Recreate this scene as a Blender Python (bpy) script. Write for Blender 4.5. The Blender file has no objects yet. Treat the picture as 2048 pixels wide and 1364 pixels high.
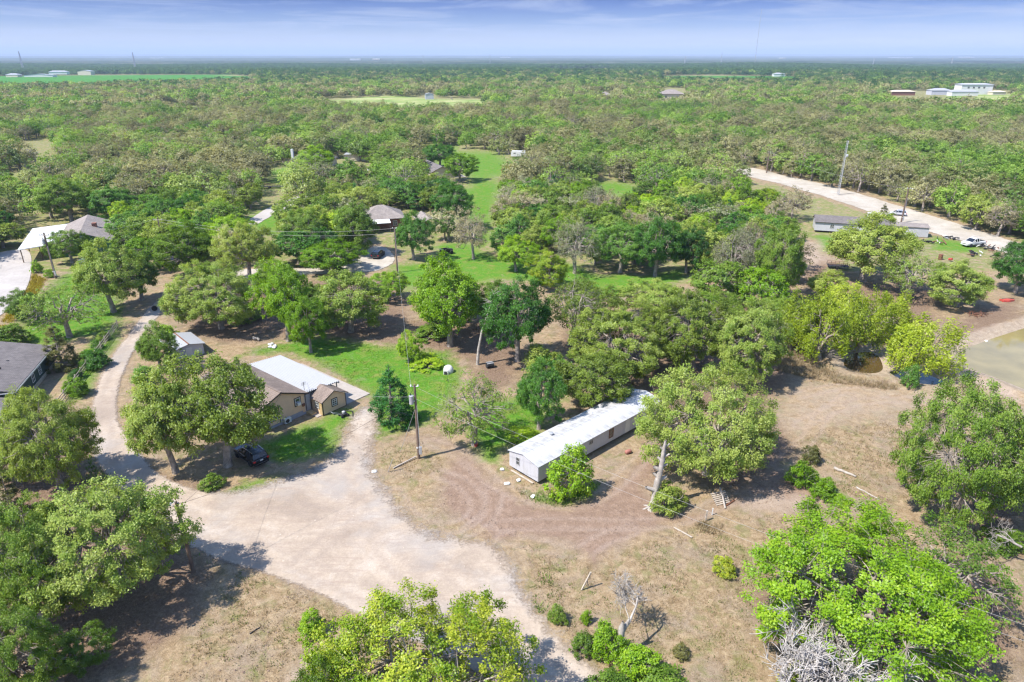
import bpy, bmesh, math, random
import numpy as np
from mathutils import Vector, Matrix, Euler

# ------------------------------------------------------------------ camera, sky, sun, exposure
CAM_H = 42.0
FPX = 1365.0                       # focal length in pixels of the 2048 wide photograph (24 mm lens)
PITCH = math.atan((682.0 - 110.0) / FPX)
scene = bpy.context.scene
COL = scene.collection
cam_data = bpy.data.cameras.new('camera')
cam_data.sensor_width = 36.0
cam_data.lens = 36.0 * FPX / 2048.0
cam_data.clip_start = 0.5
cam_data.clip_end = 80000.0
cam = bpy.data.objects.new('camera', cam_data)
COL.objects.link(cam)
cam.location = (0, 0, CAM_H)
cam.rotation_euler = (math.pi / 2 - PITCH, 0, 0)
scene.camera = cam

SUN_EL = math.radians(54)
SHADOW = (0.898, 0.44)             # shadows run right and away from the camera
world = bpy.data.worlds.new('World')
scene.world = world
world.use_nodes = True
wn, wl = world.node_tree.nodes, world.node_tree.links
wn.clear()
w_out = wn.new('ShaderNodeOutputWorld')
w_bg = wn.new('ShaderNodeBackground')
w_sky = wn.new('ShaderNodeTexSky')
w_sky.sky_type = 'NISHITA'
w_sky.sun_disc = False
w_sky.sun_elevation = SUN_EL
w_sky.sun_rotation = math.atan2(-SHADOW[0], -SHADOW[1])
w_sky.altitude = 300
w_sky.air_density = 1.0
w_sky.dust_density = 0.3
w_sky.ozone_density = 4.0
w_bg.inputs['Strength'].default_value = 0.15
# thin high clouds: noise over the sky direction, projected on a flat layer
w_tc = wn.new('ShaderNodeTexCoord')
w_sep = wn.new('ShaderNodeSeparateXYZ')
wl.new(w_tc.outputs['Generated'], w_sep.inputs[0])
w_add = wn.new('ShaderNodeMath'); w_add.operation = 'ADD'; w_add.inputs[1].default_value = 0.03
wl.new(w_sep.outputs['Z'], w_add.inputs[0])
w_max = wn.new('ShaderNodeMath'); w_max.operation = 'MAXIMUM'; w_max.inputs[1].default_value = 0.02
wl.new(w_add.outputs[0], w_max.inputs[0])
w_dx = wn.new('ShaderNodeMath'); w_dx.operation = 'DIVIDE'
w_dy = wn.new('ShaderNodeMath'); w_dy.operation = 'DIVIDE'
wl.new(w_sep.outputs['X'], w_dx.inputs[0]); wl.new(w_max.outputs[0], w_dx.inputs[1])
wl.new(w_sep.outputs['Y'], w_dy.inputs[0]); wl.new(w_max.outputs[0], w_dy.inputs[1])
w_cmb = wn.new('ShaderNodeCombineXYZ')
wl.new(w_dx.outputs[0], w_cmb.inputs[0]); wl.new(w_dy.outputs[0], w_cmb.inputs[1])
w_noise = wn.new('ShaderNodeTexNoise')
w_noise.inputs['Scale'].default_value = 0.42
w_noise.inputs['Detail'].default_value = 7
w_noise.inputs['Roughness'].default_value = 0.62
w_noise.inputs['Distortion'].default_value = 0.6
wl.new(w_cmb.outputs[0], w_noise.inputs['Vector'])
w_ramp = wn.new('ShaderNodeValToRGB')
w_ramp.color_ramp.elements[0].position = 0.46; w_ramp.color_ramp.elements[0].color = (0, 0, 0, 1)
w_ramp.color_ramp.elements[1].position = 0.70; w_ramp.color_ramp.elements[1].color = (0.8, 0.8, 0.8, 1)
wl.new(w_noise.outputs['Fac'], w_ramp.inputs[0])
# air tint of the sky with height above the horizon (deep blue aloft, lavender haze at the horizon)
w_tint = wn.new('ShaderNodeValToRGB')
_e = w_tint.color_ramp.elements
_e[0].position = 0.0;  _e[0].color = (0.55, 0.50, 0.55, 1)
_e[1].position = 0.10; _e[1].color = (0.012, 0.036, 0.18, 1)
_m = _e.new(0.035); _m.color = (0.20, 0.235, 0.40, 1)
_m = _e.new(0.065); _m.color = (0.052, 0.092, 0.27, 1)
_m = _e.new(0.35); _m.color = (0.85, 0.92, 1.0, 1)
wl.new(w_sep.outputs['Z'], w_tint.inputs[0])
w_mul = wn.new('ShaderNodeMix'); w_mul.data_type = 'RGBA'; w_mul.blend_type = 'MULTIPLY'
w_mul.inputs['Factor'].default_value = 1.0
wl.new(w_sky.outputs[0], w_mul.inputs['A']); wl.new(w_tint.outputs[0], w_mul.inputs['B'])
w_mix = wn.new('ShaderNodeMix'); w_mix.data_type = 'RGBA'
wl.new(w_ramp.outputs[0], w_mix.inputs['Factor'])
wl.new(w_mul.outputs['Result'], w_mix.inputs['A'])
w_mix.inputs['B'].default_value = (1.9, 2.15, 2.85, 1)
wl.new(w_mix.outputs['Result'], w_bg.inputs['Color'])
wl.new(w_bg.outputs[0], w_out.inputs['Surface'])

sun_data = bpy.data.lights.new('sun', 'SUN')
sun_data.energy = 4.2
sun_data.angle = math.radians(0.53)
sun_data.color = (1.0, 0.95, 0.87)
sun = bpy.data.objects.new('sun', sun_data)
COL.objects.link(sun)
_dir = Vector((SHADOW[0] * math.cos(SUN_EL), SHADOW[1] * math.cos(SUN_EL), -math.sin(SUN_EL)))
sun.rotation_euler = _dir.to_track_quat('-Z', 'Y').to_euler()
sun.location = (-60, -30, 120)

scene.view_settings.view_transform = 'Standard'
scene.view_settings.look = 'None'
scene.view_settings.gamma = 1.0
scene.view_settings.exposure = 1.08
scene.view_settings.use_curve_mapping = False
scene.render.engine = 'CYCLES'
scene.cycles.use_denoising = True
scene.cycles.use_adaptive_sampling = True
scene.cycles.adaptive_threshold = 0.02
scene.cycles.max_bounces = 5
scene.cycles.diffuse_bounces = 3
scene.cycles.transmission_bounces = 4
scene.cycles.transparent_max_bounces = 8
scene.cycles.volume_bounces = 0
scene.cycles.filter_width = 1.3

# ------------------------------------------------------------------ helpers
SP, CP = math.sin(PITCH), math.cos(PITCH)

def G(px, py, z=0.0):
    """world point at height z seen at photo pixel (px, py)"""
    u = (px - 1024.0) / FPX
    v = (py - 682.0) / FPX
    dy = CP - v * SP
    dz = -SP - v * CP
    t = (z - CAM_H) / dz
    return Vector((u * t, dy * t, z))

def PX(p):
    """photo pixel of a world point (numpy arrays allowed)"""
    x, y, z = p
    dep = y * CP + (CAM_H - z) * SP
    up = -y * SP * -1.0
    v = ((CAM_H - z) * CP - y * SP) / dep
    return 1024.0 + FPX * x / dep, 682.0 + FPX * v

def mat_new(name):
    m = bpy.data.materials.new(name)
    m.use_nodes = True
    nt = m.node_tree
    for n in list(nt.nodes):
        nt.nodes.remove(n)
    out = nt.nodes.new('ShaderNodeOutputMaterial')
    return m, nt, out

def N(nt, kind, **kw):
    n = nt.nodes.new(kind)
    for k, v in kw.items():
        if k.startswith('i_'):
            n.inputs[k[2:].replace('_', ' ')].default_value = v
        else:
            setattr(n, k, v)
    return n

def ramp(nt, fac, stops):
    r = nt.nodes.new('ShaderNodeValToRGB')
    el = r.color_ramp.elements
    while len(el) < len(stops):
        el.new(0.5)
    for e, (p, c) in zip(el, stops):
        e.position = p
        e.color = c if len(c) == 4 else (*c, 1)
    nt.links.new(fac, r.inputs[0])
    return r.outputs[0]

def mixc(nt, fac, a, b, blend='MIX'):
    m = nt.nodes.new('ShaderNodeMix'); m.data_type = 'RGBA'; m.blend_type = blend
    for key, v in (('Factor', fac), ('A', a), ('B', b)):
        if hasattr(v, 'is_output'):
            nt.links.new(v, m.inputs[key])
        elif key == 'Factor':
            m.inputs[key].default_value = v
        else:
            m.inputs[key].default_value = v if len(v) == 4 else (*v, 1)
    return m.outputs['Result']

def mth(nt, op, a, b=0.0, clamp=False):
    m = nt.nodes.new('ShaderNodeMath'); m.operation = op; m.use_clamp = clamp
    for i, v in enumerate((a, b)):
        if hasattr(v, 'is_output'):
            nt.links.new(v, m.inputs[i])
        else:
            m.inputs[i].default_value = v
    return m.outputs[0]

def plain(name, col, rough=0.7, metal=0.0, vary=0.25, scale=3.0, bump=0.0, spec=0.4, dirt=None, dirt_amt=0.5, coord='Object', emit=None):
    """painted / weathered surface: base colour broken up by two noises, optional dirt colour"""
    m, nt, out = mat_new(name)
    b = N(nt, 'ShaderNodeBsdfPrincipled')
    b.inputs['Roughness'].default_value = rough
    b.inputs['Metallic'].default_value = metal
    b.inputs['Specular IOR Level'].default_value = spec
    tc = N(nt, 'ShaderNodeTexCoord')
    n1 = N(nt, 'ShaderNodeTexNoise', i_Scale=scale, i_Detail=6.0, i_Roughness=0.65)
    nt.links.new(tc.outputs[coord], n1.inputs['Vector'])
    lo = tuple(max(0, c * (1 - vary)) for c in col)
    hi = tuple(min(1, c * (1 + vary)) for c in col)
    c = ramp(nt, n1.outputs['Fac'], [(0.3, lo), (0.7, hi)])
    if dirt:
        n2 = N(nt, 'ShaderNodeTexNoise', i_Scale=scale * 0.35, i_Detail=8.0, i_Roughness=0.75)
        nt.links.new(tc.outputs[coord], n2.inputs['Vector'])
        f = ramp(nt, n2.outputs['Fac'], [(0.48, (0, 0, 0)), (0.68, (dirt_amt,) * 3)])
        c = mixc(nt, f, c, dirt)
    nt.links.new(c, b.inputs['Base Color'])
    if bump:
        n3 = N(nt, 'ShaderNodeTexNoise', i_Scale=scale * 6, i_Detail=4.0)
        nt.links.new(tc.outputs[coord], n3.inputs['Vector'])
        bp = N(nt, 'ShaderNodeBump', i_Strength=bump, i_Distance=0.05)
        nt.links.new(n3.outputs['Fac'], bp.inputs['Height'])
        nt.links.new(bp.outputs[0], b.inputs['Normal'])
    nt.links.new(b.outputs[0], out.inputs['Surface'])
    return m

def tag(o, label=None, cat=None, group=None, kind=None):
    if label: o['label'] = label
    if cat: o['category'] = cat
    if group: o['group'] = group
    if kind: o['kind'] = kind
    return o

def mesh_np(name, verts, faces, attr=None, smooth=False):
    """mesh from arrays; faces (n,3) or (n,4) or list of such arrays"""
    me = bpy.data.meshes.new(name)
    if not isinstance(faces, list):
        faces = [faces]
    faces = [np.asarray(f, np.int32) for f in faces if len(f)]
    nv = len(verts)
    me.vertices.add(nv)
    me.vertices.foreach_set('co', np.asarray(verts, np.float32).ravel())
    loops = np.concatenate([f.ravel() for f in faces])
    tot = np.concatenate([np.full(len(f), f.shape[1], np.int32) for f in faces])
    start = np.concatenate([[0], np.cumsum(tot)[:-1]]).astype(np.int32)
    me.loops.add(len(loops))
    me.loops.foreach_set('vertex_index', loops)
    me.polygons.add(len(tot))
    me.polygons.foreach_set('loop_start', start)
    me.polygons.foreach_set('loop_total', tot)
    if smooth:
        me.polygons.foreach_set('use_smooth', np.ones(len(tot), bool))
    me.update(calc_edges=True)
    if attr:
        for k, v in attr.items():
            v = np.asarray(v, np.float32)
            if v.ndim == 1:
                a = me.attributes.new(k, 'FLOAT', 'POINT'); a.data.foreach_set('value', v)
            else:
                a = me.attributes.new(k, 'FLOAT_COLOR', 'POINT'); a.data.foreach_set('color', v.ravel())
    return me

def link(name, me, parent=None, mat=None, loc=None, rot=None, scale=None):
    o = bpy.data.objects.new(name, me)
    COL.objects.link(o)
    if mat is not None and me is not None:
        if len(me.materials) == 0:
            me.materials.append(mat)
        elif me.materials[0] != mat:
            o.material_slots[0].link = 'OBJECT'
            o.material_slots[0].material = mat
    if parent is not None: o.parent = parent
    if loc is not None: o.location = loc
    if rot is not None: o.rotation_euler = rot
    if scale is not None: o.scale = scale
    return o

def empty(name, loc=(0, 0, 0), rz=0.0, label=None, cat=None, group=None):
    o = bpy.data.objects.new(name, None)
    COL.objects.link(o)
    o.location = loc
    o.rotation_euler = (0, 0, rz)
    o.empty_display_size = 0.3
    return tag(o, label, cat, group)

def copy_tree(o, parent=None):
    c = o.copy(); COL.objects.link(c); c.parent = parent
    for ch in o.children:
        copy_tree(ch, c)
    return c

class MB:
    """collects shapes into one mesh"""
    def __init__(s): s.v = []; s.f = []
    def add(s, vs, fs):
        k = len(s.v); s.v += [tuple(p) for p in vs]; s.f += [tuple(i + k for i in f) for f in fs]; return s
    def box(s, x0, x1, y0, y1, z0, z1, M=None):
        vs = [Vector(p) for p in ((x0, y0, z0), (x1, y0, z0), (x1, y1, z0), (x0, y1, z0), (x0, y0, z1), (x1, y0, z1), (x1, y1, z1), (x0, y1, z1))]
        if M is not None: vs = [M @ p for p in vs]
        return s.add(vs, [(0, 3, 2, 1), (4, 5, 6, 7), (0, 1, 5, 4), (1, 2, 6, 5), (2, 3, 7, 6), (3, 0, 4, 7)])
    def slab(s, quad, t):
        """quad of 4 points (counter-clockwise from above) with thickness t downwards"""
        q = [Vector(p) for p in quad]
        n = (q[1] - q[0]).cross(q[3] - q[0]).normalized()
        return s.add(q + [p - n * t for p in q], [(0, 1, 2, 3), (7, 6, 5, 4), (1, 0, 4, 5), (2, 1, 5, 6), (3, 2, 6, 7), (0, 3, 7, 4)])
    def prism(s, poly, y0, y1, axis='y'):
        """polygon in xz extruded along y (or yz along x)"""
        n = len(poly)
        if axis == 'y': a = [(p[0], y0, p[1]) for p in poly]; b = [(p[0], y1, p[1]) for p in poly]
        elif axis == 'x': a = [(y0, p[0], p[1]) for p in poly]; b = [(y1, p[0], p[1]) for p in poly]
        else: a = [(p[0], p[1], y0) for p in poly]; b = [(p[0], p[1], y1) for p in poly]
        return s.add(a + b, [tuple(range(n - 1, -1, -1)), tuple(range(n, 2 * n))] + [(i, (i + 1) % n, (i + 1) % n + n, i + n) for i in range(n)])
    def tube(s, pts, rad, sides=8, cap=True):
        v, f = tube_np(pts, rad, sides, cap)
        return s.add(v.tolist(), [tuple(x) for g in f for x in g.tolist()])
    def lathe(s, prof, sides=16, c=(0, 0, 0), axis='z'):
        """profile [(r, h)] spun about an axis"""
        vs = []
        for r, h in prof:
            for k in range(sides):
                a = 2 * math.pi * k / sides
                q = (r * math.cos(a), r * math.sin(a), h)
                if axis == 'x': q = (h, q[0], q[1])
                elif axis == 'y': q = (q[0], h, q[1])
                vs.append((q[0] + c[0], q[1] + c[1], q[2] + c[2]))
        fs = []
        for i in range(len(prof) - 1):
            for k in range(sides):
                fs.append((i * sides + k, i * sides + (k + 1) % sides, (i + 1) * sides + (k + 1) % sides, (i + 1) * sides + k))
        fs.append(tuple(range(sides - 1, -1, -1)))
        fs.append(tuple(range((len(prof) - 1) * sides, len(prof) * sides)))
        return s.add(vs, fs)
    def build(s, name, mat=None, parent=None, smooth=False, bevel=0.0, loc=None, rz=None):
        me = bpy.data.meshes.new(name)
        me.from_pydata(s.v, [], s.f)
        bm = bmesh.new(); bm.from_mesh(me)
        bmesh.ops.recalc_face_normals(bm, faces=bm.faces)
        if bevel:
            bmesh.ops.bevel(bm, geom=[e for e in bm.edges if e.is_manifold and e.calc_face_angle(0) > 0.5], offset=bevel, segments=2, affect='EDGES', profile=0.6)
        bm.to_mesh(me); bm.free()
        if smooth:
            for p in me.polygons: p.use_smooth = True
        o = link(name, me, parent, mat)
        if loc is not None: o.location = loc
        if rz is not None: o.rotation_euler = (0, 0, rz)
        return o

def tube_np(pts, rad, sides=5, cap=False):
    P = np.asarray([tuple(p) for p in pts], float); R = np.asarray(rad, float)
    n = len(P)
    if R.ndim == 0: R = np.full(n, float(R))
    T = np.gradient(P, axis=0)
    T /= np.linalg.norm(T, axis=1, keepdims=True) + 1e-9
    ref = np.array([0.31, 0.77, 0.2]) if abs(T[0, 2]) > 0.7 else np.array([0.05, 0.11, 1.0])
    A = np.cross(T, ref); A /= np.linalg.norm(A, axis=1, keepdims=True) + 1e-9
    B = np.cross(T, A)
    ang = np.linspace(0, 2 * np.pi, sides, endpoint=False)
    V = P[:, None, :] + R[:, None, None] * (np.cos(ang)[None, :, None] * A[:, None, :] + np.sin(ang)[None, :, None] * B[:, None, :])
    V = V.reshape(-1, 3)
    i = np.arange(n - 1)[:, None] * sides; k = np.arange(sides)[None, :]; k2 = (k + 1) % sides
    F = np.stack([i + k, i + k2, i + sides + k2, i + sides + k], -1).reshape(-1, 4)
    fs = [F]
    if cap:
        fs.append(np.arange(sides)[None, ::-1]); fs.append((np.arange(sides) + (n - 1) * sides)[None, :])
    return V, fs

class Wood:
    """accumulates tubes as one mesh"""
    def __init__(s): s.v = []; s.f = []; s.n = 0
    def tube(s, pts, rad, sides=5):
        v, f = tube_np(pts, rad, sides)
        s.v.append(v); s.f.append(f[0] + s.n); s.n += len(v)
    def mesh(s, name):
        return mesh_np(name, np.concatenate(s.v), np.concatenate(s.f), smooth=True)

def poly_dist(P, poly):
    """signed distance (negative inside) of points (n,2) to polygon"""
    poly = np.asarray(poly, float)
    x, y = P[:, 0], P[:, 1]
    d = np.full(len(P), 1e18); inside = np.zeros(len(P), bool)
    n = len(poly)
    for i in range(n):
        a = poly[i]; b = poly[(i + 1) % n]
        e = b - a
        w = P - a
        t = np.clip((w @ e) / (e @ e + 1e-12), 0, 1)
        q = w - t[:, None] * e
        d = np.minimum(d, (q * q).sum(1))
        c = (a[1] > y) != (b[1] > y)
        with np.errstate(divide='ignore', invalid='ignore'):
            xi = (b[0] - a[0]) * (y - a[1]) / (b[1] - a[1]) + a[0]
        inside ^= c & (x < xi)
    d = np.sqrt(d)
    return np.where(inside, -d, d)

def gpoly(pxs):
    return [tuple(G(x, y)[:2]) for x, y in pxs]

def smooth_poly(pts, it=2):
    P = np.asarray(pts, float)
    for _ in range(it):
        Q = np.roll(P, -1, axis=0)
        P = np.stack([P * 0.75 + Q * 0.25, P * 0.25 + Q * 0.75], 1).reshape(-1, 2)
    return P
# ------------------------------------------------------------------ ground, roads, water
def vnoise(x, y, seed=0):
    x = np.asarray(x, float); y = np.asarray(y, float)
    xi = np.floor(x).astype(np.int64); yi = np.floor(y).astype(np.int64)
    xf = x - xi; yf = y - yi
    def h(a, b):
        n = (a * 374761393 + b * 668265263 + seed * 974711) & 0xFFFFFFFF
        n = ((n ^ (n >> 13)) * 1274126177) & 0xFFFFFFFF
        return ((n ^ (n >> 16)) & 0xFFFF) / 65535.0
    u = xf * xf * (3 - 2 * xf); v = yf * yf * (3 - 2 * yf)
    return (h(xi, yi) * (1 - u) + h(xi + 1, yi) * u) * (1 - v) + (h(xi, yi + 1) * (1 - u) + h(xi + 1, yi + 1) * u) * v

def fbm(x, y, seed=0, oct=4):
    s = 0; a = 0.5; t = 0
    for k in range(oct):
        s = s + a * vnoise(x * 2 ** k, y * 2 ** k, seed + k * 7); t += a; a *= 0.5
    return s / t

def elev(x, y):
    r = np.hypot(x, y)
    return np.clip((r - 1750) / 1300, 0, 1) * (28 * fbm(np.asarray(x) / 1100 + 4, np.asarray(y) / 1500, 41, 3) - 25)

GRAVEL = [(306, 602), (262, 665), (207, 735), (183, 810), (178, 870), (190, 925), (245, 985), (325, 1062), (430, 1120), (540, 1148),
          (640, 1188), (710, 1224), (800, 1270), (950, 1340), (1080, 1420), (1180, 1500), (1330, 1500), (1215, 1364), (1140, 1300), (1080, 1240),
          (1040, 1185), (1015, 1120), (975, 1082), (905, 1082), (840, 1062), (795, 1020), (775, 985), (748, 955), (738, 905), (752, 862), (757, 832),
          (742, 812), (718, 818), (700, 850), (690, 880), (668, 915), (620, 942), (560, 962), (480, 985), (400, 985), (335, 962), (300, 935), (258, 880),
          (234, 845), (232, 800), (242, 755), (272, 690), (318, 632), (332, 604)]
CALICHE = [(1466, 338), (1500, 333), (1560, 350), (1640, 366), (1720, 388), (1800, 412), (1900, 443), (2000, 475), (2120, 512), (2200, 540), (2200, 572),
           (2060, 520), (1960, 492), (1880, 470), (1820, 452), (1760, 432), (1690, 406), (1610, 382), (1540, 362), (1480, 350)]
CONC = [(-60, 520), (20, 500), (62, 498), (64, 540), (56, 575), (30, 608), (-10, 640), (-80, 690)]
DRIVE2 = [(425, 548), (505, 536), (600, 538), (690, 534), (722, 508), (752, 490), (782, 500), (792, 520), (770, 538), (735, 545), (640, 548), (560, 552), (470, 560)]
ROAD3 = [(488, 446), (520, 425), (560, 404), (600, 392), (650, 380), (655, 388), (606, 402), (572, 416), (536, 436), (512, 450)]
DIRT_TRACK = [(975, 1080), (870, 1010), (880, 950), (900, 905), (850, 880), (800, 885), (812, 868), (880, 872), (935, 905), (985, 950), (1050, 1000), (1130, 1015), (1200, 990), (1262, 935), (1312, 880), (1380, 850),
              (1405, 870), (1330, 930), (1300, 985), (1330, 1020), (1400, 1022), (1450, 985), (1540, 940), (1640, 960), (1620, 1030), (1560, 1020), (1480, 1010), (1395, 1048), (1330, 1055),
              (1290, 1075), (1220, 1100), (1190, 1135), (1130, 1090), (1050, 1075)]
POND = [(1898, 722), (1915, 700), (1960, 683), (2010, 666), (2060, 650), (2200, 610), (2420, 640), (2420, 860), (2200, 835), (2048, 778), (1975, 748), (1925, 732)]
DITCH1 = [(1690, 712), (1715, 702), (1750, 702), (1765, 716), (1772, 742), (1740, 748), (1705, 742), (1682, 728)]
DITCH2 = [(1770, 738), (1812, 742), (1846, 742), (1870, 752), (1898, 764), (1870, 770), (1830, 766), (1790, 754)]

LAWNS = [[(470, 712), (540, 690), (640, 672), (760, 690), (900, 700), (925, 735), (920, 790), (860, 850), (790, 868), (745, 880), (742, 800), (735, 790), (640, 730), (560, 706)],
         [(520, 890), (600, 850), (640, 838), (700, 812), (720, 820), (690, 860), (668, 905), (590, 925), (540, 925)],
         [(440, 985), (520, 955), (545, 965), (470, 995)],
         [(925, 800), (1050, 790), (1130, 800), (1060, 880), (1010, 905), (1015, 935), (960, 925), (935, 880)],
         [(1055, 985), (1110, 985), (1200, 965), (1180, 1000), (1120, 1012), (1070, 1005)],
         [(860, 490), (930, 480), (1010, 515), (1090, 505), (1200, 548), (1290, 548), (1380, 528), (1390, 560), (1300, 575), (1230, 600), (1130, 575), (1020, 560), (930, 570), (880, 540)],
         [(900, 380), (960, 360), (1010, 370), (1000, 420), (990, 480), (950, 520), (915, 470), (890, 420)],
         [(800, 300), (870, 292), (960, 300), (1040, 318), (1030, 350), (960, 370), (900, 340), (840, 320)],
         [(30, 640), (70, 590), (140, 540), (200, 545), (245, 600), (250, 640), (195, 670), (110, 690), (30, 690)],
         [(190, 660), (250, 640), (245, 668), (200, 735), (170, 800), (130, 800), (150, 720)],
         [(470, 420), (540, 420), (600, 430), (560, 470), (500, 470)],
         [(1210, 360), (1330, 380), (1250, 400), (1150, 370)],
         [(1620, 470), (1680, 470), (1700, 500), (1640, 510)], [(1850, 470), (1980, 490), (1960, 510), (1860, 500)],
         [(780, 530), (880, 520), (880, 560), (800, 590)], [(0, 345), (60, 345), (60, 375), (0, 375)], [(540, 395), (600, 360), (600, 330), (520, 340)],
         [(1575, 930), (1610, 925), (1655, 965), (1700, 1000), (1660, 1000), (1600, 965)]]
LITTER = [[(330, 620), (470, 560), (800, 560), (830, 640), (790, 690), (640, 665), (480, 690), (380, 670)], [(800, 640), (960, 640), (1060, 700), (1040, 770), (960, 790), (930, 720), (840, 700)],
          [(230, 900), (330, 945), (480, 985), (420, 1005), (340, 970), (300, 960)], [(0, 850), (150, 850), (180, 930), (330, 1070), (440, 1140), (400, 1240), (230, 1364), (0, 1364)],
          [(1240, 760), (1560, 700), (1600, 760), (1500, 840), (1330, 820)], [(1120, 640), (1600, 580), (1620, 700), (1300, 770), (1130, 740)],
          [(1380, 880), (1560, 840), (1600, 900), (1480, 1000), (1400, 970)], [(1590, 480), (1660, 520), (1700, 560), (1900, 580), (1880, 660), (1600, 580)],
          [(1880, 640), (1990, 600), (2048, 590), (2048, 640), (1960, 690), (1890, 690)], [(1000, 440), (1280, 420), (1260, 500), (1060, 520)],
          [(1850, 900), (2048, 980), (2048, 1120), (1950, 1050)], [(1480, 1180), (1950, 1100), (2048, 1180), (2048, 1330), (1560, 1364)]]
DUST = [[(1560, 760), (1700, 760), (1870, 780), (2048, 810), (2048, 860), (1860, 830), (1700, 850), (1580, 880), (1540, 850)], [(1880, 712), (1960, 690), (2048, 660), (2048, 640), (1930, 668), (1870, 700)],
        [(1885, 718), (1960, 742), (2048, 780), (2048, 812), (1950, 775), (1880, 745)], [(560, 1364), (640, 1290), (700, 1260), (640, 1364)], [(1600, 480), (1640, 480), (1660, 520), (1590, 560), (1570, 520)],
        [(1450, 980), (1560, 985), (1640, 1000), (1600, 1030), (1500, 1020)]]
FIELDS = [[(-400, 151), (240, 145), (470, 148), (520, 157), (300, 163), (100, 168), (-400, 170)], [(600, 203), (660, 197), (760, 193), (880, 195), (980, 198), (970, 212), (860, 214), (700, 209)],
          [(310, 214), (430, 210), (440, 216), (330, 220)], [(1270, 153), (1420, 150), (1600, 154), (1590, 158), (1400, 158)], [(1075, 136), (1220, 134), (1240, 138), (1130, 141)],
          [(1850, 186), (1990, 184), (2100, 188), (2000, 192)]]

def edge_poly(pxs, seed, amp=0.5, step=0.5, iters=2):
    """ground polygon with an irregular, crumbling edge"""
    P = smooth_poly(gpoly(pxs), iters)
    out = []
    n = len(P)
    for i in range(n):
        a, b = P[i], P[(i + 1) % n]
        L = np.linalg.norm(b - a)
        k = max(1, int(L / step))
        for j in range(k):
            out.append(a + (b - a) * j / k)
    Q = np.array(out)
    T = np.roll(Q, -1, 0) - np.roll(Q, 1, 0)
    T /= np.linalg.norm(T, axis=1, keepdims=True) + 1e-9
    Nn = np.stack([T[:, 1], -T[:, 0]], 1)
    d = (fbm(Q[:, 0] * 0.22, Q[:, 1] * 0.22, seed, 2) - 0.5) * 1.3 * amp + (fbm(Q[:, 0] * 2.2, Q[:, 1] * 2.2, seed + 3) - 0.5) * 1.1 * amp
    return Q + Nn * d[:, None]

def sheet(name, pxs, z, mat, seed=1, amp=0.5, step=0.5):
    Q = edge_poly(pxs, seed, amp, step)
    bm = bmesh.new()
    vs = [bm.verts.new((q[0], q[1], z)) for q in Q]
    es = [bm.edges.new((vs[i], vs[(i + 1) % len(vs)])) for i in range(len(vs))]
    bmesh.ops.triangle_fill(bm, edges=es, use_beauty=False, use_dissolve=False)
    for f in bm.faces:
        f.normal_update()
        if f.normal.z < 0: f.normal_flip()
    me = bpy.data.meshes.new(name); bm.to_mesh(me); bm.free()
    o = link(name, me, None, mat)
    return tag(o, kind='structure')

def axis_pts(lo, hi, step, far):
    a = list(np.arange(lo, hi + 1e-6, step))
    s = step; p = hi
    while p < far[1]:
        s = min(s * 1.16, 1500); p += s; a.append(p)
    s = step; p = lo
    while p > far[0]:
        s = min(s * 1.16, 1500); p -= s; a.insert(0, p)
    return np.array(a)

gx = axis_pts(-80, 95, 0.42, (-32000, 32000))
gy = axis_pts(24, 150, 0.42, (-900, 42000))
GXX, GYY = np.meshgrid(gx, gy)
gp = np.stack([GXX.ravel(), GYY.ravel()], 1)
near = (gp[:, 1] > 10) & (gp[:, 1] < 2500) & (np.abs(gp[:, 0]) < 1500)
npnt = gp[near]
wob = (fbm(npnt[:, 0] * 0.22, npnt[:, 1] * 0.22, 11) - 0.5) * 5.0 * np.clip(npnt[:, 1] / 120.0, 0.6, 3)

def soft(polys, width, wobble=1.0):
    m = np.zeros(len(npnt))
    for p in polys:
        q = gpoly(p)
        d = poly_dist(npnt, q) + wob * wobble * 0.6
        w = width * np.clip(np.abs(npnt[:, 1]) / 90.0, 0.7, 4)
        m = np.maximum(m, np.clip(0.5 - d / w, 0, 1))
    return m

m_lawn = soft(LAWNS, 4.0)
m_lit = soft(LITTER, 5.0)
m_dirt = np.maximum(soft([DIRT_TRACK], 5.0, 0.7), 0.8 * soft([GRAVEL, CALICHE], 4.0, 0.4))
m_dust = np.maximum(np.maximum(0.58 * soft(DUST[:1], 7.0), soft(DUST[1:], 4.0)), 0.85 * soft([GRAVEL, CALICHE, DRIVE2], 2.6, 0.5))
m_field = soft(FIELDS, 6.0, 0.2)
keep_ = npnt
for k_ in (1.07, 1.15, 1.24):
    npnt = keep_ * k_
    m_field = np.maximum(m_field, soft(FIELDS, 6.0, 0.2))
npnt = keep_
RUTS = [[(905, 905), (945, 930), (1000, 975), (1070, 1000), (1150, 1012), (1210, 990), (1265, 935), (1320, 880), (1400, 845)], [(1000, 1050), (1130, 1045), (1250, 1052), (1370, 1040), (1450, 1000), (1540, 985), (1620, 1000)],
        [(860, 885), (930, 905), (985, 960), (990, 1020), (940, 1060)], [(1500, 1015), (1545, 1032), (1600, 1035), (1650, 1015), (1660, 985)], [(1590, 792), (1680, 770), (1780, 768), (1880, 792), (2048, 832)],
        [(790, 985), (810, 1030), (865, 1058), (930, 1052), (965, 1015), (935, 968), (880, 948)], [(1010, 1075), (1080, 1090), (1160, 1110), (1200, 1080), (1260, 1060)], [(1600, 850), (1700, 800), (1850, 800)], [(1560, 930), (1620, 880), (1640, 830), (1700, 790)]]
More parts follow.
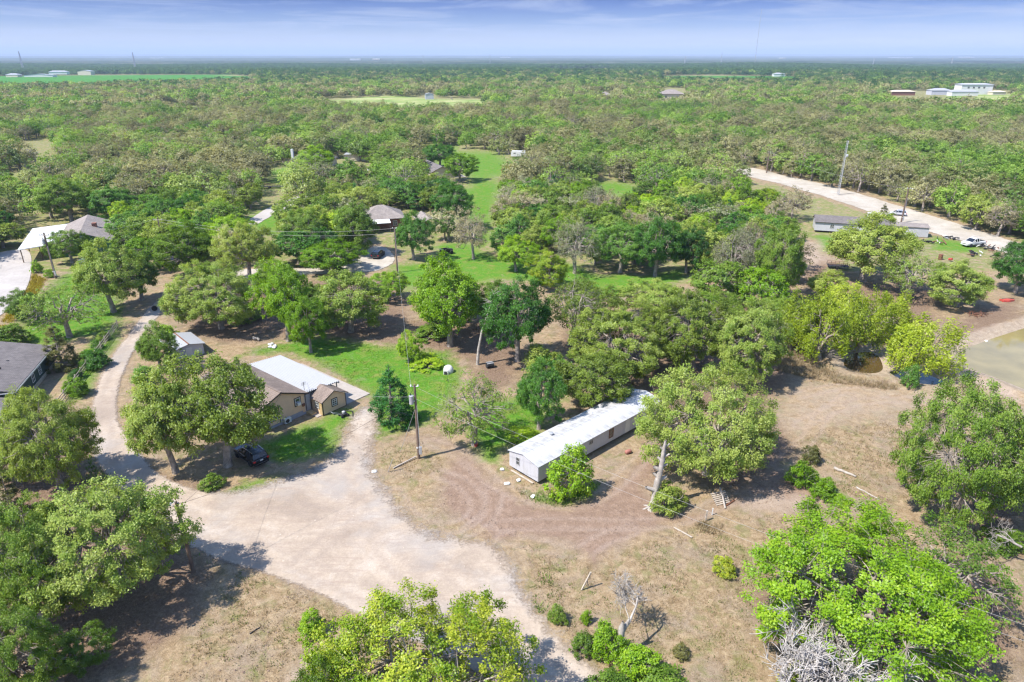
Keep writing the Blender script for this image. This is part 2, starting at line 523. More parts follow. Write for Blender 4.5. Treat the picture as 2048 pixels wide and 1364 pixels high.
def rut_mask(pts, lines, half=0.78, width=0.30, seed=60):
    out = np.zeros(len(pts))
    for k_, ln in enumerate(lines):
        P_ = np.array(gpoly(ln))
        for _ in range(3):
            P_ = np.concatenate([P_[:1], np.stack([P_[:-1] * 0.75 + P_[1:] * 0.25, P_[:-1] * 0.25 + P_[1:] * 0.75], 1).reshape(-1, 2), P_[-1:]])
        sel = (pts[:, 0] > P_[:, 0].min() - 4) & (pts[:, 0] < P_[:, 0].max() + 4) & (pts[:, 1] > P_[:, 1].min() - 4) & (pts[:, 1] < P_[:, 1].max() + 4)
        q_ = pts[sel]; dd_ = np.full(len(q_), 1e9)
        for a_, b_ in zip(P_[:-1], P_[1:]):
            e_ = b_ - a_; w_ = q_ - a_; t_ = np.clip((w_ @ e_) / (e_ @ e_ + 1e-9), 0, 1)
            dd_ = np.minimum(dd_, np.linalg.norm(w_ - t_[:, None] * e_, axis=1))
        v_ = np.exp(-((dd_ - half) / width) ** 2) * (0.35 + 0.85 * fbm(q_[:, 0] * 0.3, q_[:, 1] * 0.3, seed + k_))
        out[sel] = np.maximum(out[sel], v_)
    return out
rut = rut_mask(npnt, RUTS)
pond_d = np.minimum(np.minimum(poly_dist(npnt, smooth_poly(gpoly(POND))), poly_dist(npnt, smooth_poly(gpoly(DITCH1)))), poly_dist(npnt, smooth_poly(gpoly(DITCH2))))
attr1 = np.zeros((len(gp), 4), np.float32); attr2 = np.zeros((len(gp), 4), np.float32)
far_pts = np.hypot(gp[:, 0], gp[:, 1])
attr1[near, 0] = np.where(npnt[:, 1] > 138, np.maximum(m_lawn, 0.52 * (m_dirt < 0.2) * (m_dust < 0.2)), m_lawn); attr1[near, 1] = m_dirt; attr1[near, 2] = m_dust; attr1[:, 3] = 1
attr2[near, 0] = np.where(npnt[:, 1] > 138, np.maximum(m_lit, 0.30), m_lit); attr2[near, 1] = m_field
attr2[near, 2] = np.clip(0.8 - pond_d / 5.0, 0, 1) * (pond_d < 6)
attr2[:, 3] = 1
attr2[:, 0] = np.where(near, attr2[:, 0], 1.0)
gz = np.zeros(len(gp))
gz[near] = (fbm(npnt[:, 0] * 0.12, npnt[:, 1] * 0.12, 5) - 0.5) * 0.12 * (npnt[:, 1] < 220)
flat = np.clip(poly_dist(npnt, gpoly(GRAVEL)) / 2.0, 0, 1) * np.clip(poly_dist(npnt, gpoly(CALICHE)) / 3.0, 0, 1) * np.clip(poly_dist(npnt, gpoly(CONC)) / 2.0, 0, 1) * np.clip(poly_dist(npnt, gpoly(DRIVE2)) / 2.0, 0, 1) * np.clip(poly_dist(npnt, gpoly(ROAD3)) / 2.0, 0, 1)
gz[near] = gz[near] * flat - 0.03 * (1 - flat)
gz[near] -= 0.05 * rut
gz[near] += 0.45 * np.exp(-((pond_d - 2.0) / 1.1) ** 2) * (0.5 + fbm(npnt[:, 0] * 0.5, npnt[:, 1] * 0.5, 71)) * (pond_d > 0)
gz[near] = np.where(pond_d < 0.6, np.minimum(gz[near], 0.02), gz[near])
gz[near] -= np.where(pond_d < 0.1, np.clip((0.1 - pond_d) / 2.4, 0, 1) * 0.9, 0)
# gentle rise of the far country
rise = np.clip((gp[:, 1] - 7000) / 14000, 0, 1)
gz += rise * 30 * fbm(gp[:, 0] / 5200 + 9, gp[:, 1] / 9000, 31) * (gp[:, 1] > 7000)
rut_all = np.zeros(len(gp)); rut_all[near] = rut
gz += np.where((gp[:, 1] > 900) & (gp[:, 1] < 4300), elev(gp[:, 0], gp[:, 1]), 0)
ny, nx = GXX.shape
idx = np.arange(nx * ny).reshape(ny, nx)
gf = np.stack([idx[:-1, :-1], idx[:-1, 1:], idx[1:, 1:], idx[1:, :-1]], -1).reshape(-1, 4)
g_me = mesh_np('ground', np.column_stack([gp, gz]), gf, {'cover': attr1, 'cover_b': attr2, 'rut': rut_all}, smooth=True)

def ground_material():
    m, nt, out = mat_new('ground_earth_and_grass')
    L = nt.links
    b = N(nt, 'ShaderNodeBsdfPrincipled', i_Roughness=0.95); b.inputs['Specular IOR Level'].default_value = 0.1
    geo = N(nt, 'ShaderNodeNewGeometry')
    a1 = N(nt, 'ShaderNodeAttribute', attribute_name='cover'); a2 = N(nt, 'ShaderNodeAttribute', attribute_name='cover_b')
    s1 = N(nt, 'ShaderNodeSeparateColor'); s2 = N(nt, 'ShaderNodeSeparateColor')
    L.new(a1.outputs['Color'], s1.inputs[0]); L.new(a2.outputs['Color'], s2.inputs[0])
    def noise(sc, det=6.0, rough=0.6, dist=0.0):
        n = N(nt, 'ShaderNodeTexNoise', i_Scale=sc, i_Detail=det, i_Roughness=rough, i_Distortion=dist)
        L.new(geo.outputs['Position'], n.inputs['Vector']); return n.outputs['Fac']
    a3 = N(nt, 'ShaderNodeAttribute', attribute_name='rut')
    nx_ = noise(9.0, 3.0, 0.8); nf = noise(3.6, 6.0, 0.8); nm = noise(0.55, 6.0, 0.7, 0.4); nb = noise(0.09, 5.0, 0.6); nt2 = noise(1.3, 8.0, 0.8, 0.6)
    # dry grass
    dry = ramp(nt, nt2, [(0.28, (0.14, 0.097, 0.052)), (0.47, (0.275, 0.198, 0.118)), (0.68, (0.42, 0.325, 0.21))])
    dry = mixc(nt, ramp(nt, noise(0.22, 5.0, 0.7, 0.5), [(0.45, (0, 0, 0)), (0.62, (0.6, 0.6, 0.6))]), dry, ramp(nt, nf, [(0.3, (0.17, 0.125, 0.09)), (0.7, (0.33, 0.275, 0.215))]))
    drygreen = ramp(nt, nf, [(0.3, (0.06, 0.085, 0.016)), (0.7, (0.17, 0.20, 0.05))])
    col = mixc(nt, ramp(nt, nm, [(0.50, (0, 0, 0)), (0.68, (0.65, 0.65, 0.65))]), dry, drygreen)
    # litter under trees
    lit = ramp(nt, nf, [(0.25, (0.095, 0.062, 0.042)), (0.5, (0.19, 0.13, 0.09)), (0.8, (0.32, 0.24, 0.175))])
    def sharpen(mask, amt=0.55, lo=0.42, hi=0.62, nz=None):
        v = mth(nt, 'ADD', mask, mth(nt, 'MULTIPLY', mth(nt, 'SUBTRACT', nz or nm, 0.5), amt * 2))
        return ramp(nt, v, [(lo, (0, 0, 0)), (hi, (1, 1, 1))])
    col = mixc(nt, sharpen(s2.outputs['Red'], 0.85, 0.3, 0.95), col, lit)
    # lawn
    lawn = ramp(nt, nf, [(0.25, (0.026, 0.105, 0.004)), (0.5, (0.060, 0.205, 0.008)), (0.8, (0.14, 0.30, 0.018))])
    lawn = mixc(nt, ramp(nt, nm, [(0.42, (0, 0, 0)), (0.66, (0.8, 0.8, 0.8))]), lawn, ramp(nt, nf, [(0.3, (0.13, 0.15, 0.03)), (0.7, (0.27, 0.26, 0.085))]))
    col = mixc(nt, sharpen(s1.outputs['Red'], 0.95, 0.30, 0.92), col, lawn)
    # bare dirt, pale dust
    dirt = ramp(nt, nt2, [(0.25, (0.15, 0.098, 0.070)), (0.55, (0.26, 0.180, 0.132)), (0.8, (0.37, 0.275, 0.205))])
    col = mixc(nt, sharpen(s1.outputs['Green'], 0.8, 0.30, 0.85), col, dirt)
    dust = ramp(nt, nt2, [(0.25, (0.25, 0.185, 0.135)), (0.6, (0.38, 0.30, 0.235))])
    col = mixc(nt, sharpen(s1.outputs['Blue'], 0.7, 0.35, 0.9), col, dust)
    # far hay fields
    fgreen = ramp(nt, nb, [(0.35, (0.03, 0.17, 0.015)), (0.7, (0.09, 0.22, 0.035))])
    fpale = ramp(nt, noise(0.03, 6.0, 0.65), [(0.35, (0.15, 0.24, 0.05)), (0.52, (0.27, 0.31, 0.11)), (0.68, (0.40, 0.37, 0.20))])
    fsep = N(nt, 'ShaderNodeSeparateXYZ'); L.new(geo.outputs['Position'], fsep.inputs[0])
    fmr = N(nt, 'ShaderNodeMapRange'); fmr.inputs['From Min'].default_value = 850; fmr.inputs['From Max'].default_value = 950
    L.new(fsep.outputs['Y'], fmr.inputs['Value'])
    fld = mixc(nt, fmr.outputs[0], fpale, fgreen)
    col = mixc(nt, ramp(nt, s2.outputs['Green'], [(0.4, (0, 0, 0)), (0.6, (1, 1, 1))]), col, fld)
    # wet mud at the water
    mud = ramp(nt, nt2, [(0.3, (0.22, 0.165, 0.115)), (0.65, (0.43, 0.35, 0.265))])
    col = mixc(nt, sharpen(s2.outputs['Blue'], 0.3, 0.3, 0.55), col, mud)
    # distant country: wooded land, fields and pale clearings, by distance along the ground
    sep = N(nt, 'ShaderNodeSeparateXYZ'); L.new(geo.outputs['Position'], sep.inputs[0])
    mp = N(nt, 'ShaderNodeMapping'); mp.inputs['Scale'].default_value = (0.0016, 0.0006, 1)
    L.new(geo.outputs['Position'], mp.inputs['Vector'])
    nfar = N(nt, 'ShaderNodeTexNoise', i_Scale=1.0, i_Detail=8.0, i_Roughness=0.7); L.new(mp.outputs[0], nfar.inputs['Vector'])
    farc = ramp(nt, nfar.outputs['Fac'], [(0.3, (0.012, 0.028, 0.012)), (0.52, (0.03, 0.055, 0.02)), (0.60, (0.09, 0.13, 0.05)), (0.68, (0.25, 0.24, 0.17)), (0.8, (0.5, 0.48, 0.42))])
    ffac = N(nt, 'ShaderNodeMapRange'); ffac.inputs['From Min'].default_value = 2300; ffac.inputs['From Max'].default_value = 3000
    L.new(sep.outputs['Y'], ffac.inputs['Value'])
    col = mixc(nt, ffac.outputs[0], col, farc)
    col = mixc(nt, mth(nt, 'MULTIPLY', a3.outputs['Fac'], ramp(nt, nm, [(0.3, (0.25, 0.25, 0.25)), (0.7, (0.9, 0.9, 0.9))])), col, ramp(nt, nf, [(0.3, (0.27, 0.20, 0.16)), (0.7, (0.40, 0.32, 0.265))]))
    grain = ramp(nt, nx_, [(0.25, (0.52, 0.50, 0.48)), (0.5, (0.98, 0.98, 0.98)), (0.75, (1.4, 1.38, 1.35))])
    col = mixc(nt, 0.75, col, grain, 'MULTIPLY')
    L.new(col, b.inputs['Base Color'])
    bp = N(nt, 'ShaderNodeBump', i_Strength=1.0, i_Distance=0.12)
    L.new(mth(nt, 'ADD', nt2, mth(nt, 'MULTIPLY', nf, 0.6)), bp.inputs['Height'])
    L.new(bp.outputs[0], b.inputs['Normal'])
    L.new(b.outputs[0], out.inputs['Surface'])
    return m

tag(link('ground', g_me, None, ground_material()), kind='structure')

def gravel_material(name, lo, mid, hi, tracks=True, sc=1.0, fade=False):
    m, nt, out = mat_new(name)
    L = nt.links
    b = N(nt, 'ShaderNodeBsdfPrincipled', i_Roughness=0.95); b.inputs['Specular IOR Level'].default_value = 0.1
    geo = N(nt, 'ShaderNodeNewGeometry')
    def noise(s, det=6.0, rough=0.6, dist=0.0, vec=None):
        n = N(nt, 'ShaderNodeTexNoise', i_Scale=s * sc, i_Detail=det, i_Roughness=rough, i_Distortion=dist)
        L.new(vec or geo.outputs['Position'], n.inputs['Vector']); return n.outputs['Fac']
    n1 = noise(0.16, 6, 0.6, 0.8); n2 = noise(5.0, 4, 0.8); n3 = noise(0.7, 7, 0.75, 1.2)
    c = ramp(nt, n1, [(0.3, lo), (0.5, mid), (0.68, hi)])
    c = mixc(nt, ramp(nt, n3, [(0.45, (0, 0, 0)), (0.75, (0.55, 0.55, 0.55))]), c, tuple(x * 0.74 for x in lo))
    c = mixc(nt, 0.4, c, ramp(nt, n2, [(0.3, (0.6, 0.58, 0.55)), (0.7, (1.2, 1.17, 1.13))]), 'MULTIPLY')
    if tracks:
        mp = N(nt, 'ShaderNodeMapping'); mp.inputs['Rotation'].default_value = (0, 0, 0.9); mp.inputs['Scale'].default_value = (0.25, 1.6, 1)
        L.new(geo.outputs['Position'], mp.inputs['Vector'])
        n4 = noise(0.9, 5, 0.6, 1.5, mp.outputs[0])
        c = mixc(nt, ramp(nt, n4, [(0.52, (0, 0, 0)), (0.66, (0.45, 0.45, 0.45))]), c, (0.27, 0.205, 0.165))
    if fade:
        rt_ = N(nt, 'ShaderNodeAttribute', attribute_name='rut')
        c = mixc(nt, mth(nt, 'MULTIPLY', rt_.outputs['Fac'], 0.62), c, ramp(nt, n2, [(0.3, (0.24, 0.19, 0.155)), (0.7, (0.33, 0.27, 0.225))]))
        c = mixc(nt, ramp(nt, noise(0.10, 4, 0.6, 0.5), [(0.5, (0, 0, 0)), (0.66, (0.6, 0.6, 0.6))]), c, (0.30, 0.285, 0.275))
    L.new(c, b.inputs['Base Color'])
    bp = N(nt, 'ShaderNodeBump', i_Strength=0.6, i_Distance=0.05)
    L.new(n2, bp.inputs['Height']); L.new(bp.outputs[0], b.inputs['Normal'])
    if fade:
        # the gravel thins out at its margin
        ed = N(nt, 'ShaderNodeAttribute', attribute_name='margin')
        wide = N(nt, 'ShaderNodeAttribute', attribute_name='spread')
        nn = mth(nt, 'SUBTRACT', mth(nt, 'ADD', mth(nt, 'MULTIPLY', noise(0.8, 6, 0.7), 0.7), mth(nt, 'MULTIPLY', noise(4.0, 4, 0.7), 0.5)), 0.6)
        v = mth(nt, 'ADD', mth(nt, 'DIVIDE', ed.outputs['Fac'], wide.outputs['Fac']), mth(nt, 'MULTIPLY', nn, 1.6))
        cov = ramp(nt, v, [(0.30, (0, 0, 0)), (0.75, (1, 1, 1))])
        tr = N(nt, 'ShaderNodeBsdfTransparent'); mx = N(nt, 'ShaderNodeMixShader')
        L.new(cov, mx.inputs[0]); L.new(tr.outputs[0], mx.inputs[1]); L.new(b.outputs[0], mx.inputs[2]); L.new(mx.outputs[0], out.inputs['Surface'])
    else:
        L.new(b.outputs[0], out.inputs['Surface'])
    return m

GRAVEL_RUTS = [[(300, 985), (420, 1030), (560, 1030), (680, 985), (735, 910), (745, 850)], [(330, 1030), (480, 1075), (640, 1080), (780, 1075), (930, 1080), (1010, 1080)], [(960, 1320), (860, 1200), (760, 1090), (700, 1000), (715, 920), (748, 850)],
               [(1150, 1390), (1040, 1290), (960, 1190), (840, 1100), (700, 1040), (520, 1000)], [(212, 960), (205, 870), (212, 800), (245, 720), (300, 630)], [(260, 985), (360, 1040), (520, 1100), (680, 1160), (860, 1260), (1100, 1420)], [(600, 1130), (680, 1060), (700, 1000), (660, 950), (600, 960)]]
def margin_sheet(name, pxs, z, mat, step=0.45, soft_side=None):
    q = smooth_poly(gpoly(pxs), 2)
    lo_, hi_ = q.min(0) - 2.5, q.max(0) + 2.5
    xs = np.arange(lo_[0], hi_[0], step); ys = np.arange(lo_[1], hi_[1], step)
    X, Y = np.meshgrid(xs, ys); P = np.stack([X.ravel(), Y.ravel()], 1)
    d = poly_dist(P, q)
    sp = np.full(len(P), 0.9)
    if soft_side is not None:
        sp = 0.9 + 3.4 * np.clip(0.5 - poly_dist(P, np.array(gpoly(soft_side))) / 6.0, 0, 1)
    keep = (d < sp * 0.9 + 0.3).reshape(X.shape)
    I = np.arange(len(P)).reshape(X.shape)
    cell = keep[:-1, :-1] & keep[:-1, 1:] & keep[1:, 1:] & keep[1:, :-1]
    F = np.stack([I[:-1, :-1], I[:-1, 1:], I[1:, 1:], I[1:, :-1]], -1)[cell]
    used = np.unique(F); remap = np.zeros(len(P), int); remap[used] = np.arange(len(used))
    V = np.column_stack([P[used], np.full(len(used), z)])
    me = mesh_np(name, V, remap[F], {'margin': -d[used] + sp[used] * 0.5, 'spread': sp[used], 'rut': rut_mask(P[used], GRAVEL_RUTS, 0.8, 0.38, 90)})
    return tag(link(name, me, None, mat), kind='structure')

M_GRAVEL = gravel_material('pale_gravel', (0.31, 0.25, 0.20), (0.42, 0.345, 0.275), (0.47, 0.41, 0.355), fade=True)
M_DIRT = gravel_material('brown_dirt', (0.20, 0.135, 0.105), (0.265, 0.185, 0.145), (0.345, 0.255, 0.205), sc=1.4)
M_CALICHE = gravel_material('white_caliche', (0.35, 0.31, 0.255), (0.43, 0.39, 0.335), (0.48, 0.44, 0.39), tracks=False)
M_CONC = gravel_material('weathered_concrete', (0.36, 0.33, 0.31), (0.42, 0.39, 0.37), (0.46, 0.43, 0.41), tracks=False, sc=0.6)
margin_sheet('gravel_road', GRAVEL, 0.06, M_GRAVEL, 0.45, [(700, 790), (780, 800), (790, 960), (900, 1040), (1000, 1060), (1060, 1130), (1200, 1340), (1080, 1290), (960, 1110), (820, 1100), (700, 980), (560, 1000), (480, 1000), (440, 970), (640, 930)])
sheet('caliche_road', CALICHE, 0.05, M_CALICHE, 7, 0.8)
sheet('concrete_driveway', CONC, 0.055, M_CONC, 9, 0.05)
sheet('gravel_driveway', DRIVE2, 0.05, M_CALICHE, 13, 0.5)
sheet('lane', ROAD3, 0.05, M_CONC, 15, 0.4)

def water_material(name, col, rough=0.03):
    m, nt, out = mat_new(name)
    b = N(nt, 'ShaderNodeBsdfPrincipled', i_Roughness=rough)
    b.inputs['Specular IOR Level'].default_value = 0.45
    geo = N(nt, 'ShaderNodeNewGeometry')
    n = N(nt, 'ShaderNodeTexNoise', i_Scale=0.25, i_Detail=4.0); nt.links.new(geo.outputs['Position'], n.inputs['Vector'])
    nt.links.new(ramp(nt, n.outputs['Fac'], [(0.3, tuple(c * 0.8 for c in col)), (0.7, tuple(c * 1.15 for c in col))]), b.inputs['Base Color'])
    n2 = N(nt, 'ShaderNodeTexNoise', i_Scale=2.5, i_Detail=3.0); nt.links.new(geo.outputs['Position'], n2.inputs['Vector'])
    bp = N(nt, 'ShaderNodeBump', i_Strength=0.12, i_Distance=0.03); nt.links.new(n2.outputs['Fac'], bp.inputs['Height']); nt.links.new(bp.outputs[0], b.inputs['Normal'])
    nt.links.new(b.outputs[0], out.inputs['Surface'])
    return m

sheet('pond_water', POND, -0.11, water_material('murky_pond_water', (0.25, 0.20, 0.085)), 17, 0.1)
sheet('ditch_water', DITCH1, -0.11, water_material('brown_ditch_water', (0.085, 0.055, 0.02), 0.03), 19, 0.2)
sheet('puddle_water', DITCH2, -0.11, water_material('dark_puddle_water', (0.03, 0.03, 0.03), 0.03), 21, 0.2)

def hills(name, y, h, amp, wl, seed, col):
    xs = np.linspace(-y * 0.95, y * 0.95, 420)
    top_ = h + amp * (fbm(xs / wl, xs * 0 + 3.3, seed, 5) - 0.5) * 2 + amp * 0.12 * (vnoise(xs / (wl * 0.03), xs * 0, seed + 9) - 0.5)
    rows = []
    for f, dy in ((0.0, -1400), (0.45, -700), (0.85, -250), (1.0, 0), (0.8, 500), (0.0, 1800)):
        rows.append(np.column_stack([xs, np.full_like(xs, y + dy), np.maximum(top_ * f, 0) - (0.5 if f == 0 else 0)]))
    V = np.concatenate(rows); n = len(xs); R = len(rows)
    I = np.arange(R * n).reshape(R, n)
    F = np.stack([I[:-1, :-1], I[:-1, 1:], I[1:, 1:], I[1:, :-1]], -1).reshape(-1, 4)
    return tag(link(name, mesh_np(name, V, F, smooth=True), None, plain(name + '_cover', col, 0.95, vary=0.55, scale=0.006, spec=0.0, dirt=(0.22, 0.21, 0.16), dirt_amt=0.7)), kind='structure')
hills('near_ridge', 4700, 3, 9, 1500, 3, (0.03, 0.055, 0.025))
hills('valley_hills', 8200, 9, 15, 2600, 5, (0.045, 0.07, 0.035))
hills('middle_hills', 13500, 24, 22, 4200, 8, (0.05, 0.07, 0.04))
hills('far_hills', 23000, 56, 40, 8000, 12, (0.05, 0.07, 0.045))
# ------------------------------------------------------------------ trees
def leaf_material(name, shadow, mid, light, var=0.5, patch=None, trans=0.40):
    """leaf colour runs with each leaf's own tone, each tree's own shade and (far woods) with stands of one species"""
    m, nt, out = mat_new(name)
    L = nt.links
    at = N(nt, 'ShaderNodeAttribute', attribute_name='tone')
    oi = N(nt, 'ShaderNodeObjectInfo')
    f = mth(nt, 'ADD', mth(nt, 'MULTIPLY', at.outputs['Fac'], 1 - var), mth(nt, 'MULTIPLY', oi.outputs['Random'], var))
    c = ramp(nt, f, [(0.12, shadow), (0.5, mid), (0.9, light)])
    if patch:
        n = N(nt, 'ShaderNodeTexNoise', i_Scale=0.014, i_Detail=3.0); L.new(oi.outputs['Location'], n.inputs['Vector'])
        wn2 = N(nt, 'ShaderNodeTexWhiteNoise', noise_dimensions='3D'); L.new(oi.outputs['Location'], wn2.inputs['Vector'])
        k = mth(nt, 'ADD', mth(nt, 'MULTIPLY', n.outputs['Fac'], 1.5), mth(nt, 'MULTIPLY', mth(nt, 'SUBTRACT', wn2.outputs['Value'], 0.5), 0.40))
        c2 = ramp(nt, f, [(0.12, tuple(x * 0.55 for x in patch)), (0.5, patch), (0.9, tuple(min(1, x * 1.5) for x in patch))])
        c = mixc(nt, ramp(nt, k, [(0.64, (0, 0, 0)), (0.84, (1, 1, 1))]), c, c2)
    d = N(nt, 'ShaderNodeBsdfDiffuse'); t = N(nt, 'ShaderNodeBsdfTranslucent')
    g = N(nt, 'ShaderNodeBsdfGlossy', i_Roughness=0.45)
    L.new(c, d.inputs['Color'])
    L.new(mixc(nt, 0.6, c, (1.25, 1.2, 0.3), 'MULTIPLY'), t.inputs['Color'])
    g.inputs['Color'].default_value = (0.9, 0.95, 1, 1)
    mx = N(nt, 'ShaderNodeMixShader'); mx.inputs[0].default_value = trans
    L.new(d.outputs[0], mx.inputs[1]); L.new(t.outputs[0], mx.inputs[2])
    mg = N(nt, 'ShaderNodeMixShader'); mg.inputs[0].default_value = 0.018
    L.new(mx.outputs[0], mg.inputs[1]); L.new(g.outputs[0], mg.inputs[2])
    L.new(mg.outputs[0], out.inputs['Surface'])
    return m

M_LEAF = {
    'bright': leaf_material('leaf_bright_green', (0.075, 0.165, 0.006), (0.225, 0.40, 0.014), (0.48, 0.60, 0.045)),
    'lime':   leaf_material('leaf_yellow_green', (0.070, 0.135, 0.006), (0.19, 0.315, 0.013), (0.56, 0.58, 0.06)),
    'mid':    leaf_material('leaf_mid_green', (0.060, 0.125, 0.012), (0.175, 0.29, 0.030), (0.40, 0.47, 0.11)),
    'dark':   leaf_material('leaf_dark_green', (0.028, 0.095, 0.010), (0.080, 0.215, 0.022), (0.21, 0.36, 0.06)),
    'olive':  leaf_material('leaf_olive_green', (0.090, 0.14, 0.018), (0.215, 0.30, 0.038), (0.42, 0.48, 0.105)),
    'grey':   leaf_material('leaf_grey_green', (0.12, 0.13, 0.07), (0.28, 0.295, 0.16), (0.49, 0.49, 0.31)),
    'tan':    leaf_material('leaf_tan_twigs', (0.17, 0.145, 0.085), (0.37, 0.325, 0.19), (0.56, 0.50, 0.32)),
    'cedar':  leaf_material('needle_cedar_green', (0.010, 0.060, 0.010), (0.030, 0.13, 0.020), (0.08, 0.22, 0.04), trans=0.15),
    'rust':   leaf_material('needle_brown_green', (0.06, 0.075, 0.018), (0.145, 0.145, 0.04), (0.26, 0.24, 0.085), trans=0.2),
    'willow': leaf_material('leaf_willow_lime', (0.16, 0.23, 0.010), (0.36, 0.46, 0.024), (0.55, 0.62, 0.09)),
    'wood':   leaf_material('leaf_far_woods', (0.060, 0.14, 0.014), (0.165, 0.30, 0.036), (0.35, 0.47, 0.09), var=0.65, patch=(0.275, 0.265, 0.125)),
    'deep':   leaf_material('leaf_distant_woods', (0.026, 0.075, 0.018), (0.058, 0.14, 0.030), (0.12, 0.23, 0.05), var=0.6),
}
M_BARK = plain('grey_brown_bark', (0.31, 0.265, 0.23), 0.9, vary=0.5, scale=2.5, bump=0.6, spec=0.1)
M_DEADW = plain('bleached_dead_wood', (0.36, 0.325, 0.29), 0.9, vary=0.4, scale=2.0, bump=0.5, spec=0.1)

def unit(v):
    return v / (np.linalg.norm(v, axis=-1, keepdims=True) + 1e-9)

def leaf_quads(C, out_dir, size, rng, up=0.5, aspect=0.55, along=None):
    n = len(C)
    nrm = unit(0.8 * unit(rng.normal(size=(n, 3))) + 0.6 * out_dir + np.array([0, 0, up]))
    u = rng.normal(size=(n, 3)) if along is None else along + 0.35 * rng.normal(size=(n, 3))
    u = unit(u - (u * nrm).sum(1, keepdims=True) * nrm)
    v = np.cross(nrm, u)
    s = size * rng.uniform(0.65, 1.35, (n, 1))
    a = u * s * 0.5; b = v * s * 0.5 * aspect
    drop = nrm * s * 0.12
    V = np.stack([C - a, C + b * 1.0 - drop, C + a, C - b - drop], 1).reshape(-1, 3)
    F = np.arange(4 * n).reshape(-1, 4)
    return V, F

